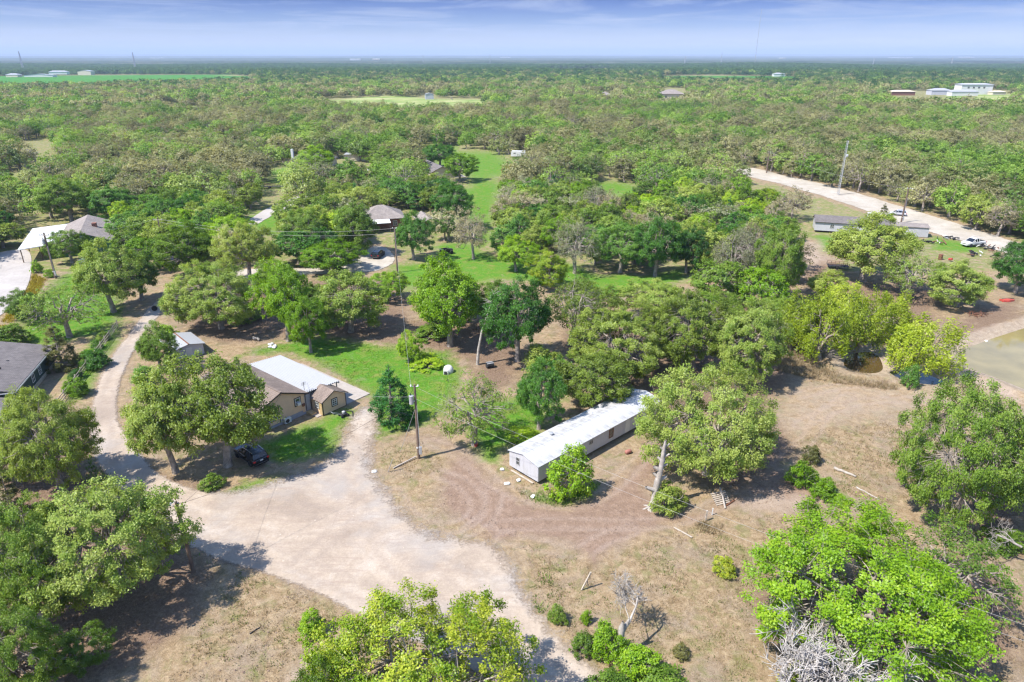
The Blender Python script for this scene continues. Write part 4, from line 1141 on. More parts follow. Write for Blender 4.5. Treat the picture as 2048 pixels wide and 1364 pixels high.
for i, (x, y) in enumerate(ind):
    px, py = PX((x, y, 0.0))
    if px < 420: wts = ['dark', 'mid', 'mid', 'bright', 'dark', 'olive', 'mid']
    elif px > 1450 and py < 460: wts = ['olive', 'bright', 'lime', 'grey', 'mid', 'tan', 'olive', 'bright']
    else: wts = ['mid', 'olive', 'dark', 'bright', 'grey', 'olive', 'tan', 'mid']
    mk = wts[int(rs.integers(len(wts)))]
    kind = 'sparse_mid' if mk in ('grey', 'tan') else 'oak_mid'
    if rs.uniform() < 0.04: kind, mk = 'cedar_mid', 'cedar'
    w = rs.uniform(6.8, 12.8); h = rs.uniform(5.5, 9.5)
    if kind == 'cedar_mid': w *= 0.55
    plan.append((px, x, y, mk, kind, w, h, dict(MATS).get(mk, 'dark conical'), region(px, py)))
plan.sort(key=lambda r: r[0])
seen = {}
for i, (px, x, y, mk, kind, w, h, word, reg) in enumerate(plan):
    k = seen.get((word, reg), 0); seen[(word, reg)] = k + 1
    put_tree('bare_tree' if mk in ('tan',) else ('cedar_tree' if mk == 'cedar' else 'woodland_tree'), kind, i * 5 + int(x), mk, x, y, w, h,
             f'{word} tree {reg}, {ORD[k]} from left', 'tree', f'{word} trees {reg}')

# far woods: one mass of small trees, too many to count
def far_proto(seed, n_clump, per, leaf, clump):
    wd, lf = make_crown(seed, n_clump=n_clump, per=per, leaf=leaf, clump=clump, twigs=False, wood_sides=3, limbs=4, base=0.22)
    return wd, lf
far_col = bpy.data.collections.new('far_tree_shapes')
NEAR_P, FAR_P = 7, 5
for k in range(NEAR_P):
    wd, lf = far_proto(300 + k, 95, 34, 0.46, 0.105) if k < 5 else make_crown(330 + k, n_clump=80, per=26, leaf=0.42, clump=0.11, sparse=0.5, wood_sides=3, limbs=7)
    lf.materials.append(M_LEAF['wood']); wd.materials.append(M_BARK)
    me = lf
    bm = bmesh.new(); bm.from_mesh(lf); bm.from_mesh(wd)
    nl = len(lf.polygons)
    bm.faces.ensure_lookup_table()
    for f in bm.faces[nl:]: f.material_index = 1
    me = bpy.data.meshes.new('tree_shape'); bm.to_mesh(me); bm.free()
    me.materials.append(M_LEAF['wood']); me.materials.append(M_BARK)
    o = bpy.data.objects.new('tree_shape_%02d' % k, me); far_col.objects.link(o)
for k in range(FAR_P):
    wd, lf = far_proto(360 + k, 40, 14, 1.15, 0.16)
    lf.materials.append(M_LEAF['deep'] if k > 1 else M_LEAF['wood'])
    o = bpy.data.objects.new('tree_shape_%02d' % (NEAR_P + k), lf); far_col.objects.link(o)

dist = np.hypot(rest[:, 0], rest[:, 1])
dj = dist * rs.uniform(0.62, 1.45, len(rest))
pick = np.where(dist < 620, rs.integers(0, NEAR_P, len(rest)), np.where(dj < 1350, NEAR_P + rs.integers(0, 2, len(rest)), NEAR_P + rs.integers(2, FAR_P, len(rest))))
scl = rs.uniform(0.75, 1.45, len(rest)) * np.where(dist > 1500, 1.25, 1.0)
fw = bpy.data.meshes.new('far_woods')
fw.vertices.add(len(rest)); fw.vertices.foreach_set('co', np.column_stack([rest, elev(rest[:, 0], rest[:, 1]) - 0.1]).astype(np.float32).ravel())
fw.update()
a = fw.attributes.new('shape', 'INT', 'POINT'); a.data.foreach_set('value', pick.astype(np.int32))
a = fw.attributes.new('grow', 'FLOAT', 'POINT'); a.data.foreach_set('value', scl.astype(np.float32))
a = fw.attributes.new('turn', 'FLOAT', 'POINT'); a.data.foreach_set('value', rs.uniform(0, 6.28, len(rest)).astype(np.float32))
fwo = tag(link('far_woods', fw), 'dense mixed woods of green and tan trees stretching to the horizon', 'woods', kind='stuff')
ng = bpy.data.node_groups.new('plant_woods', 'GeometryNodeTree')
ng.interface.new_socket('Geometry', in_out='INPUT', socket_type='NodeSocketGeometry')
ng.interface.new_socket('Geometry', in_out='OUTPUT', socket_type='NodeSocketGeometry')
gi = ng.nodes.new('NodeGroupInput'); go = ng.nodes.new('NodeGroupOutput')
ci = ng.nodes.new('GeometryNodeCollectionInfo'); ci.inputs['Collection'].default_value = far_col
ci.inputs['Separate Children'].default_value = True; ci.inputs['Reset Children'].default_value = True
ip = ng.nodes.new('GeometryNodeInstanceOnPoints'); ip.inputs['Pick Instance'].default_value = True
def gattr(name, t):
    n = ng.nodes.new('GeometryNodeInputNamedAttribute'); n.data_type = t; n.inputs['Name'].default_value = name; return n.outputs['Attribute']
cx = ng.nodes.new('ShaderNodeCombineXYZ'); ng.links.new(gattr('turn', 'FLOAT'), cx.inputs['Z'])
ng.links.new(gi.outputs[0], ip.inputs['Points']); ng.links.new(ci.outputs[0], ip.inputs['Instance'])
ng.links.new(gattr('shape', 'INT'), ip.inputs['Instance Index']); ng.links.new(gattr('grow', 'FLOAT'), ip.inputs['Scale'])
ng.links.new(cx.outputs[0], ip.inputs['Rotation'])
ng.links.new(ip.outputs[0], go.inputs[0])
md = fwo.modifiers.new('plant_woods', 'NODES'); md.node_group = ng
# ------------------------------------------------------------------ buildings
def shingle(name, lo, hi, course=0.16):
    m, nt, out = mat_new(name)
    L = nt.links
    b = N(nt, 'ShaderNodeBsdfPrincipled', i_Roughness=0.9); b.inputs['Specular IOR Level'].default_value = 0.2
    tc = N(nt, 'ShaderNodeTexCoord')
    br = N(nt, 'ShaderNodeTexBrick'); br.inputs['Scale'].default_value = 1.0
    br.inputs['Brick Width'].default_value = 0.42; br.inputs['Row Height'].default_value = course; br.inputs['Mortar Size'].default_value = 0.012
    br.inputs['Color1'].default_value = (*lo, 1); br.inputs['Color2'].default_value = (*hi, 1); br.inputs['Mortar'].default_value = (*(c * 0.55 for c in lo), 1)
    L.new(tc.outputs['Object'], br.inputs['Vector'])
    n = N(nt, 'ShaderNodeTexNoise', i_Scale=0.5, i_Detail=6.0, i_Roughness=0.7); L.new(tc.outputs['Object'], n.inputs['Vector'])
    c = mixc(nt, 0.5, br.outputs['Color'], ramp(nt, n.outputs['Fac'], [(0.3, (0.5, 0.5, 0.5)), (0.7, (1.2, 1.18, 1.15))]), 'MULTIPLY')
    L.new(c, b.inputs['Base Color']); L.new(b.outputs[0], out.inputs['Surface'])
    return m

def streaky_metal(name, col, streak, amt=0.6, axis=(6, 0.35, 1), rough=0.45):
    m, nt, out = mat_new(name)
    L = nt.links
    b = N(nt, 'ShaderNodeBsdfPrincipled', i_Roughness=rough)
    tc = N(nt, 'ShaderNodeTexCoord')
    mp = N(nt, 'ShaderNodeMapping'); mp.inputs['Scale'].default_value = axis; L.new(tc.outputs['Object'], mp.inputs['Vector'])
    n = N(nt, 'ShaderNodeTexNoise', i_Scale=1.0, i_Detail=8.0, i_Roughness=0.75); L.new(mp.outputs[0], n.inputs['Vector'])
    n2 = N(nt, 'ShaderNodeTexNoise', i_Scale=0.45, i_Detail=4.0); L.new(tc.outputs['Object'], n2.inputs['Vector'])
    f = mth(nt, 'MULTIPLY', ramp(nt, n.outputs['Fac'], [(0.44, (0, 0, 0)), (0.66, (1, 1, 1))]), ramp(nt, n2.outputs['Fac'], [(0.4, (0, 0, 0)), (0.62, (amt, amt, amt))]))
    L.new(mixc(nt, f, col, streak), b.inputs['Base Color']); L.new(b.outputs[0], out.inputs['Surface'])
    return m

M_TAN = plain('tan_siding_paint', (0.68, 0.47, 0.295), 0.75, vary=0.08, scale=1.2, dirt=(0.55, 0.38, 0.24), dirt_amt=0.4)
M_TRIM = plain('dark_brown_trim', (0.035, 0.027, 0.025), 0.6, vary=0.2)
M_WHITE = plain('white_paint', (0.60, 0.60, 0.59), 0.5, vary=0.05, dirt=(0.5, 0.48, 0.44), dirt_amt=0.4)
M_ROOF_BROWN = shingle('brown_shingle', (0.20, 0.155, 0.13), (0.27, 0.215, 0.185))
M_ROOF_GREY = shingle('grey_shingle', (0.15, 0.135, 0.135), (0.205, 0.185, 0.18))
M_ROOF_TAUPE = shingle('taupe_shingle', (0.25, 0.215, 0.20), (0.33, 0.29, 0.265))
M_METAL_W = streaky_metal('white_ribbed_metal', (0.345, 0.35, 0.37), (0.25, 0.25, 0.26), 0.5, (6, 0.35, 1))
M_MH_ROOF = streaky_metal('weathered_white_roof', (0.46, 0.46, 0.475), (0.20, 0.19, 0.175), 1.0, (2.2, 0.8, 1), 0.55)
M_MH_WALL = streaky_metal('white_metal_siding', (0.46, 0.46, 0.49), (0.34, 0.33, 0.31), 0.5, (3, 3, 0.5), 0.5)
M_MH_GREY = streaky_metal('grey_metal_siding', (0.46, 0.46, 0.51), (0.34, 0.33, 0.33), 0.5, (3, 3, 0.5), 0.5)
M_GLASS = plain('window_glass', (0.05, 0.055, 0.06), 0.08, vary=0.3, scale=1.0, spec=0.8)
M_DARK = plain('dark_rubber_and_iron', (0.025, 0.025, 0.027), 0.7, vary=0.3)
M_GREENWALL = plain('green_wall_paint', (0.045, 0.15, 0.07), 0.75, vary=0.12)
M_DGREEN = plain('dark_green_wall_paint', (0.045, 0.07, 0.06), 0.75, vary=0.15)
M_CONC2 = plain('pale_concrete', (0.35, 0.31, 0.275), 0.9, vary=0.12, scale=1.2, dirt=(0.28, 0.25, 0.22), dirt_amt=0.5)
M_BLOCK = plain('grey_block', (0.30, 0.30, 0.33), 0.9, vary=0.15, scale=2.0)
M_WOODP = plain('weathered_plank', (0.40, 0.34, 0.28), 0.85, vary=0.3, scale=3.0)
M_WOODY = plain('bare_yellow_wood', (0.45, 0.33, 0.17), 0.8, vary=0.2, scale=3.0)
M_POLE = plain('utility_pole_wood', (0.15, 0.105, 0.08), 0.85, vary=0.3, scale=1.5)
M_STEEL = plain('grey_steel', (0.42, 0.43, 0.45), 0.4, metal=0.3, vary=0.12)
M_WIRE = plain('aluminium_wire', (0.30, 0.29, 0.28), 0.5, vary=0.1)
M_BRICK = plain('red_brown_brick', (0.22, 0.10, 0.07), 0.85, vary=0.25, scale=4.0)
M_RED = plain('faded_red_paint', (0.42, 0.06, 0.045), 0.6, vary=0.25, dirt=(0.25, 0.15, 0.1))
M_BLUE = plain('blue_tarp', (0.02, 0.045, 0.17), 0.5, vary=0.3, scale=2.0)
M_RUST = plain('rusty_iron', (0.18, 0.08, 0.045), 0.85, vary=0.4, scale=3.0)
M_CREAM = plain('cream_wall', (0.55, 0.48, 0.38), 0.8, vary=0.08)
M_POOL = plain('green_translucent_panel', (0.16, 0.30, 0.25), 0.35, vary=0.2, scale=0.8)

def window(parent, x, y, z, w, h, face, cols=2, rows=2, trim=None, frame=None, name='window', sash=0.05, unit_box=False):
    """window centred at x,z on a wall; face = rotation about z of a window that looks to -y"""
    M = Matrix.Translation((x, y, z)) @ Matrix.Rotation(face, 4, 'Z')
    fr = MB()
    t = 0.07
    fr.box(-w/2, w/2, -0.045, 0.02, h/2 - t, h/2).box(-w/2, w/2, -0.045, 0.02, -h/2, -h/2 + t)
    fr.box(-w/2, -w/2 + t, -0.044, 0.02, -h/2 + t, h/2 - t).box(w/2 - t, w/2, -0.044, 0.02, -h/2 + t, h/2 - t)
    for i in range(1, cols):
        xx = -w/2 + w * i / cols; fr.box(xx - 0.022, xx + 0.022, -0.04, 0.0, -h/2 + t, h/2 - t)
    for j in range(1, rows):
        zz = -h/2 + h * j / rows; fr.box(-w/2 + t, w/2 - t, -0.037, 0.0, zz - 0.022, zz + 0.022)
    win = fr.build(name, frame or M_WHITE, parent)
    win.matrix_local = M
    MB().box(-w/2 + t * 0.5, w/2 - t * 0.5, -0.012, 0.03, -h/2 + t * 0.5, h/2 - t * 0.5).build('pane', M_GLASS, win)
    if trim:
        q = 0.11
        tb = MB()
        tb.box(-w/2 - q, w/2 + q, -0.03, 0.02, h/2 + 0.002, h/2 + q).box(-w/2 - q, w/2 + q, -0.03, 0.02, -h/2 - q, -h/2 - 0.002)
        tb.box(-w/2 - q, -w/2 - 0.002, -0.028, 0.02, -h/2 + 0.0, h/2).box(w/2 + 0.002, w/2 + q, -0.028, 0.02, -h/2, h/2)
        tb.build('trim', trim, win)
    if unit_box:
        MB().box(-w * 0.32, w * 0.32, -0.38, -0.05, -h * 0.42, -h * 0.06).build('air_conditioner', M_WHITE, win, bevel=0.03)
    return win

def lap_wall(x0, x1, z0, top, y=0.0, course=0.19, out=-1, axis='y'):
    """lapped boards of a wall in the xz plane; top(x-range at z) given by callable z -> (xa, xb)"""
    mb = MB(); z = z0
    zmax = top
    while True:
        a, b = zmax(z)
        a2, b2 = zmax(z + course)
        if b - a < 0.05: break
        if b2 - a2 < 0.05:
            a2 = b2 = (a + b) / 2
        vs = [(a, y + out * 0.035, z), (b, y + out * 0.035, z), (b2, y + out * 0.010, z + course), (a2, y + out * 0.010, z + course), (a, y, z), (b, y, z), (b2, y, z + course), (a2, y, z + course)]
        if axis == 'x': vs = [(v[1], v[0], v[2]) for v in vs]
        mb.add(vs, [(0, 1, 2, 3), (4, 5, 1, 0), (7, 6, 5, 4), (3, 2, 6, 7), (0, 3, 7, 4), (1, 5, 6, 2)])
        z += course
        if b2 - a2 <= 0.0: break
    return mb

def rect_top(x0, x1, z1): return lambda z: (x0, x1) if z < z1 - 1e-4 else (0, 0)
def gable_top(x0, x1, ze, zr):
    xm = (x0 + x1) / 2
    def f(z):
        if z <= ze: return (x0, x1)
        t = (z - ze) / (zr - ze)
        return (x0 + (xm - x0) * t, x1 - (x1 - xm) * t) if t < 1 else (0, 0)
    return f

def gable_roof(x0, x1, y0, y1, ze, zr, over=0.35, t=0.12):
    """two roof slopes, ridge along y"""
    xm = (x0 + x1) / 2; s = (zr - ze) / (xm - x0)
    out = []
    for sx in (-1, 1):
        xe = (x0 - over) if sx < 0 else (x1 + over)
        zo = ze - s * over + t
        q = [(xe, y0 - over, zo), (xm, y0 - over, zr + t), (xm, y1 + over, zr + t), (xe, y1 + over, zo)]
        if sx > 0: q = [q[1], q[0], q[3], q[2]]
        out.append(MB().slab(q, t))
    return out

def house_walls(w, l, zw, z0=0.0, zr=None):
    """closed body with optional gables (ridge along y), local x 0..w, y 0..l"""
    if zr:
        return MB().prism([(0, z0), (w, z0), (w, zw), (w / 2, zr), (0, zw)], 0, l)
    return MB().box(0, w, 0, l, z0, zw)

# ---- tan house
ux = Vector((0.632, 0.775, 0)).normalized()
th = empty('tan_house', (-30.42, 71.2, 0.0), math.atan2(ux.y, ux.x), 'tan sided house with brown shingle roof and white metal patio roof', 'house')
W_, L_ = 6.9, 13.2
house_walls(W_, L_, 2.85, 0.0, 4.25).build('wall', M_TAN, th)
lap_wall(0, W_, 0.35, gable_top(0.0, W_, 2.85, 4.22), -0.002).build('siding', M_TAN, th)
lap_wall(0, L_, 0.35, rect_top(0, L_, 2.8), 0.002, out=-1, axis='x').build('siding', M_TAN, th)
MB().box(-0.05, W_ + 0.05, -0.06, L_ + 0.05, -0.1, 0.33).build('foundation', M_BLOCK, th)
rf = gable_roof(0, W_, 0, L_, 2.85, 4.25, 0.35)
r1 = rf[0].build('roof', M_ROOF_BROWN, th); r2 = rf[1].build('roof', M_ROOF_BROWN, th)
MB().box(-0.12, 0.12, -0.36, L_ + 0.36, -0.03, 0.03).build('ridge_cap', M_ROOF_BROWN, th, loc=(W_ / 2, 0, 4.40))
for sx in (0, 1):
    xe = -0.36 if sx == 0 else W_ + 0.36
    q = [(xe, -0.40, 2.62), (W_ / 2, -0.40, 4.20), (W_ / 2, -0.36, 4.20), (xe, -0.36, 2.62)]
    mb = MB(); mb.add([(xe, -0.40, 2.66), (W_ / 2, -0.40, 4.22), (W_ / 2, -0.40, 4.40), (xe, -0.40, 2.84), (xe, -0.355, 2.66), (W_ / 2, -0.355, 4.22), (W_ / 2, -0.355, 4.40), (xe, -0.355, 2.84)],
                      [(0, 1, 2, 3), (7, 6, 5, 4), (0, 4, 5, 1), (3, 2, 6, 7), (0, 3, 7, 4), (1, 5, 6, 2)])
    mb.build('fascia', M_TRIM, th)
for xx in (0.03, 3.0, W_ - 0.08):
    MB().box(xx, xx + 0.10, -0.06, -0.038, 0.33, 2.75 + (1.0 if xx == 3.0 else 0) * 0).build('corner_board', M_TRIM if xx != 3.0 else M_TRIM, th)
window(th, 1.75, -0.04, 1.62, 2.0, 1.35, 0.0, 4, 2, M_TRIM)
window(th, 5.75, -0.04, 2.1, 0.75, 0.95, 0.0, 1, 2, M_TRIM, unit_box=True)
MB().box(3.1, 6.3, -0.10, -0.045, 0.0, 0.62).build('skirt_panel', M_BLOCK, th)
ac = MB().box(3.35, 4.25, -0.62, -0.22, 0.12, 0.80).build('condenser', M_WHITE, th, bevel=0.03)
fg_ = MB().lathe([(0.26, 0.0), (0.26, 0.02), (0.05, 0.025)], 20, (3.8, 0.46, -0.625), 'z').build('fan_grille', M_DARK, ac)
fg_.matrix_local = Matrix.Translation((3.70, -0.625, 0.46)) @ Matrix.Rotation(math.pi / 2, 4, 'X') @ Matrix.Translation((-3.8, -0.46, 0.625))
MB().box(6.72, 7.55, -0.035, 0.06, 0.2, 2.55).build('door', M_BLOCK, th)
MB().box(6.75, 7.5, -1.2, -0.05, 0.0, 0.30).build('porch_step', M_WOODY, th)
MB().box(6.3, 6.65, -0.22, -0.05, 1.2, 1.55).build('meter_box', M_RUST, th)
# patio roof of ribbed metal sheets
pr = MB().slab([(6.95, 0.15, 2.74), (12.15, 0.15, 2.40), (12.15, 13.3, 2.40), (6.95, 13.3, 2.74)], 0.06).build('patio_roof', M_METAL_W, th)
npan = 6
pw_ = 5.35 / npan
mb = MB(); prof = []
for j in range(3):
    x0 = pw_ * j / 3; q = pw_ / 3
    for fx, fz in ((0.0, 0.0), (0.26, 0.0), (0.46, 0.10), (0.74, 0.10), (0.94, 0.0)):
        prof.append((x0 + q * fx, fz - 0.35 / npan * (x0 + q * fx) / pw_))
prof.append((pw_ - 0.012, -0.35 / npan))
vs = [(x, 0.0, z) for x, z in prof] + [(x, 13.3, z) for x, z in prof] + [(x, 0.0, z - 0.02) for x, z in prof] + [(x, 13.3, z - 0.02) for x, z in prof]
k_ = len(prof)
mb.add(vs, [(i, i + 1, i + 1 + k_, i + k_) for i in range(k_ - 1)] + [(i + 2 * k_, i + 3 * k_, i + 1 + 3 * k_, i + 1 + 2 * k_) for i in range(k_ - 1)] + [(i, i + 2 * k_, i + 1 + 2 * k_, i + 1) for i in range(k_ - 1)] + [(i + k_, i + 1 + k_, i + 1 + 3 * k_, i + 3 * k_) for i in range(k_ - 1)])
so = mb.build('roof_panel', M_METAL_W, pr); sheet_me = so.data
for k in range(npan):
    if k: so = link('roof_panel', sheet_me, pr)
    so.location = (6.86 + pw_ * k, 0.05, 2.80 - 0.35 * k / npan)
MB().box(12.10, 12.26, 0.05, 13.4, 2.20, 2.36).build('gutter', M_STEEL, th)
for yy in (0.4, 4.6, 8.8, 13.0):
    MB().box(11.95, 12.07, yy - 0.06, yy + 0.06, 0.05, 2.34).build('post', M_WOODP, th)
MB().box(6.95, 15.4, -2.1, 13.3, -0.1, 0.10).build('patio_slab', M_CONC2, th)
# small gabled annex
an = MB().prism([(7.75, 0.1), (11.3, 0.1), (11.3, 2.0), (9.52, 2.88), (7.75, 2.0)], -2.25, -0.05).build('annex_wall', M_TAN, th)
lap_wall(7.75, 11.3, 0.12, gable_top(7.75, 11.3, 2.0, 2.86), -2.252).build('siding', M_TAN, an)
lap_wall(-2.25, -0.05, 0.12, rect_top(-2.25, -0.05, 1.98), 7.748, out=-1, axis='x').build('siding', M_TAN, an)
for mb in gable_roof(7.75, 11.3, -2.25, 0.1, 2.0, 2.88, 0.28):
    mb.build('annex_roof', M_ROOF_BROWN, th)
for sx in (0, 1):
    xe = 7.46 if sx == 0 else 11.59
    mb = MB(); mb.add([(xe, -2.58, 1.84), (9.52, -2.58, 2.87), (9.52, -2.58, 3.01), (xe, -2.58, 1.98), (xe, -2.535, 1.84), (9.52, -2.535, 2.87), (9.52, -2.535, 3.01), (xe, -2.535, 1.98)],
                      [(0, 1, 2, 3), (7, 6, 5, 4), (0, 4, 5, 1), (3, 2, 6, 7), (0, 3, 7, 4), (1, 5, 6, 2)])
    mb.build('fascia', M_TRIM, th)
for xx in (7.72, 11.24): MB().box(xx, xx + 0.09, -2.31, -2.288, 0.1, 1.95).build('corner_board', M_TRIM, th)
window(th, 9.55, -2.29, 1.25, 0.72, 0.9, 0.0, 2, 3, M_TRIM)
window(th, 7.71, -1.2, 1.25, 0.7, 0.85, -math.pi / 2, 2, 2, M_TRIM)
MB().box(7.62, 7.70, -2.28, -1.75, 0.1, 1.85).build('board', M_WOODY, th)
# white porch roof on the side of the tree
po = MB().slab([(-4.6, 2.5, 2.28), (-0.2, 2.5, 2.66), (-0.2, 11.2, 2.66), (-4.6, 11.2, 2.28)], 0.08).build('porch_roof', M_METAL_W, th)
for k in range(10):
    yy = 2.5 + 8.7 * (k + 0.02) / 10
    mb = MB().slab([(-4.65, yy, 2.30), (-0.2, yy, 2.68), (-0.2, yy + 0.84, 2.68), (-4.65, yy + 0.84, 2.30)], 0.016)
    mb.slab([(-4.65, yy + 0.4, 2.335), (-0.2, yy + 0.4, 2.715), (-0.2, yy + 0.47, 2.715), (-4.65, yy + 0.47, 2.335)], 0.04)
    mb.build('roof_panel', M_METAL_W, po)
for yy in (2.7, 6.8, 11.0): MB().box(-4.5, -4.4, yy - 0.05, yy + 0.05, 0, 2.28).build('post', M_WHITE, th)
# tv aerial
tv = empty('tv_aerial', (0, 0, 0), 0, 'thin tv aerial standing on the metal patio roof', 'aerial')
tv.location = th.matrix_basis @ Vector((7.3, 0.6, 2.8)); tv.rotation_euler = th.rotation_euler
MB().tube([(0, 0, 0), (0, 0, 1.25)], 0.03, 6).build('mast', M_DARK, tv)
for k in range(4): MB().tube([(-0.35, 0, 0.85 + 0.11 * k), (0.35, 0, 0.85 + 0.11 * k)], 0.014, 5).build('rod', M_DARK, tv)
MB().tube([(0.8, 0.2, 0), (0.62, 0.1, 0.75), (0.55, 0, 0.95)], 0.02, 5).build('stay', M_STEEL, tv)

# ---- white mobile home
lx = Vector((0.728, 0.685, 0)).normalized()
mh = empty('mobile_home', (2.75, 60.77, 0.0), math.atan2(lx.y, lx.x), 'long white mobile home with weathered metal roof and bare windows', 'mobile home')
ML, MW = 21.5, 4.4
MB().prism([(0.02, 0.42), (MW - 0.02, 0.42), (MW - 0.02, 2.30), (MW / 2, 2.78), (0.02, 2.30)], 0.02, ML - 0.02, axis='x').build('wall', M_MH_GREY, mh)
wpan = None; n = 18
for k in range(n):
    x0 = ML * k / n
    if wpan is None:
        mb = MB().box(0.004, ML / n - 0.012, -0.03, 0.0, 0.40, 2.30)
        for j in range(1, 4): mb.box(ML / n * j / 4 - 0.012, ML / n * j / 4 + 0.012, -0.042, -0.03, 0.42, 2.28)
        o = mb.build('wall_panel', M_MH_GREY, mh); wpan = o.data
    else: o = link('wall_panel', wpan, mh)
    o.location = (x0, 0, 0)
for k in range(4):
    ya, yb = MW * k / 4 + 0.006, MW * (k + 1) / 4 - 0.006
    zt = lambda y: 2.30 + 0.48 * (1 - abs(y - MW / 2) / (MW / 2))
    mb = MB(); vs = [(-0.03, ya, 0.40), (-0.03, yb, 0.40), (-0.03, yb, zt(yb)), (-0.03, ya, zt(ya)), (0.0, ya, 0.40), (0.0, yb, 0.40), (0.0, yb, zt(yb)), (0.0, ya, zt(ya))]
    mb.add(vs, [(0, 1, 2, 3), (7, 6, 5, 4), (0, 4, 5, 1), (2, 1, 5, 6), (3, 2, 6, 7), (0, 3, 7, 4)])
    mb.build('wall_panel', M_MH_WALL, mh)
mr = MB().slab([(-0.16, -0.14, 2.315), (ML + 0.16, -0.14, 2.315), (ML + 0.16, MW / 2, 2.83), (-0.16, MW / 2, 2.83)], 0.05)
mr.slab([(-0.16, MW / 2, 2.83), (ML + 0.16, MW / 2, 2.83), (ML + 0.16, MW + 0.14, 2.315), (-0.16, MW + 0.14, 2.315)], 0.05)
mro = mr.build('roof', M_MH_ROOF, mh)
n = 14
for sd in (0, 1):
    pme = None
    for k in range(n):
        x0 = -0.18 + (ML + 0.36) * k / n; wv = (ML + 0.36) / n - 0.014
        if pme is None:
            q = [(0, -0.16, 2.325), (wv, -0.16, 2.325), (wv, MW / 2 - 0.02, 2.845), (0, MW / 2 - 0.02, 2.845)]
            if sd: q = [(0, MW / 2 + 0.02, 2.845), (wv, MW / 2 + 0.02, 2.845), (wv, MW + 0.16, 2.325), (0, MW + 0.16, 2.325)]
            o = MB().slab(q, 0.012).build('roof_panel', M_MH_ROOF, mro); pme = o.data
        else: o = link('roof_panel', pme, mro)
        o.location = (x0, 0, 0)
MB().box(-0.19, ML + 0.19, -0.185, -0.165, 2.24, 2.335).build('drip_edge', M_STEEL, mh)
window(mh, -0.03, 3.05, 1.55, 0.55, 0.95, -math.pi / 2, 1, 2, None, M_STEEL)
window(mh, 8.4, -0.035, 1.75, 0.75, 0.55, 0.0, 2, 1, None, M_STEEL)
window(mh, 12.0, -0.035, 1.55, 0.80, 1.25, 0.0, 1, 3, None, M_RUST)
window(mh, 17.5, -0.035, 1.6, 0.8, 1.0, 0.0, 1, 2, None, M_STEEL)
MB().box(14.6, 15.5, -0.07, -0.045, 0.45, 2.22).build('door', M_WHITE, mh)
MB().lathe([(0.16, 0.0), (0.16, 0.22), (0.24, 0.24), (0.24, 0.34), (0.02, 0.40)], 12, (5.2, 3.1, 2.60)).build('roof_vent', M_STEEL, mh)
MB().lathe([(0.05, 0.0), (0.05, 0.35)], 8, (12.4, 3.3, 2.5)).build('vent_pipe', M_WHITE, mh)
for xx in (1.2, 5.6, 10.2, 14.8, 19.6):
    for yy in (0.5, 3.6):
        MB().box(xx, xx + 0.4, yy, yy + 0.4, -0.1, 0.42).build('pier', M_BLOCK, mh)
MB().box(0.1, ML - 0.1, 0.4, 0.6, 0.26, 0.40).build('chassis_beam', M_RUST, mh)
MB().box(0.1, ML - 0.1, 3.8, 4.0, 0.26, 0.40).build('chassis_beam', M_RUST, mh)
MB().box(-0.32, -0.12, 0.5, 3.9, 0.05, 0.12).build('timber', M_WOODP, mh)

# ---- generic farm and village houses
def simple_house(name, label, p, rz, w, l, zw, zr, wall, roof, over=0.45, cat='house', hip=False, wins=(), z0=0.0, extra=None):
    """local x 0..w across, y 0..l along the ridge; p is the world position of the local origin"""
    h = empty(name, p, rz, label, cat)
    if hip:
        MB().box(0, w, 0, l, z0, zw).build('wall', wall, h)
        o = over; k = min(w, l) / 2
        A = [(-o, -o, zw - 0.1), (w + o, -o, zw - 0.1), (w + o, l + o, zw - 0.1), (-o, l + o, zw - 0.1)]
        R1 = (w / 2, k if l >= w else l / 2, zr); R2 = (w / 2, l - k if l >= w else l / 2, zr)
        if l < w: R1 = (k, l / 2, zr); R2 = (w - k, l / 2, zr)
        up = (0, 0, 0.02)
        for tri in ([A[0], A[1], R1] if l >= w else [A[3], A[0], R1], [A[1], A[2], R2, R1] if l >= w else [A[0], A[1], R2, R1], [A[2], A[3], R2] if l >= w else [A[1], A[2], R2], [A[3], A[0], R1, R2] if l >= w else [A[2], A[3], R1, R2]):
            n = len(tri); vs = list(tri) + [(q[0], q[1], q[2] - 0.14) for q in tri]
            MB().add(vs, [tuple(range(n)), tuple(range(2 * n - 1, n - 1, -1))] + [(i, i + n, (i + 1) % n + n, (i + 1) % n) for i in range(n)]).build('roof', roof, h)
    else:
        house_walls(w, l, zw, z0, zr - 0.02).build('wall', wall, h)
        for mb in gable_roof(0, w, 0, l, zw, zr, over): mb.build('roof', roof, h)
    for (x, y, z, ww, hh, face) in wins:
        window(h, x, y, z, ww, hh, face, 2, 2)
    return h

# grey shingled house at the left
e_ = Vector((0.27, -0.963, 0)).normalized()
rzg = math.atan2(-e_.y, -e_.x) - math.pi / 2       # local y points away from the camera
pg = Vector((-62.9, 77.3, 0)) + Vector((math.cos(rzg), math.sin(rzg), 0)) * -13.0
gh = simple_house('grey_house', 'dark green house with broad grey shingled roof at the left edge', pg, rzg, 12.6, 14.8, 2.75, 4.1, M_DGREEN, M_ROOF_GREY, 0.35,
                  wins=[(12.63, 6.6, 1.55, 0.95, 1.15, math.pi / 2), (12.63, 9.2, 1.55, 0.95, 1.15, math.pi / 2)])
MB().box(12.64, 12.72, 0.3, 14.5, 0, 0.55).build('skirting', M_WOODP, gh)
MB().box(12.98, 13.04, -0.35, 15.1, 2.55, 2.72).build('fascia', M_WHITE, gh)
MB().box(6.0, 12.9, -0.40, -0.355, 2.60, 2.72).build('fascia', M_WHITE, gh)
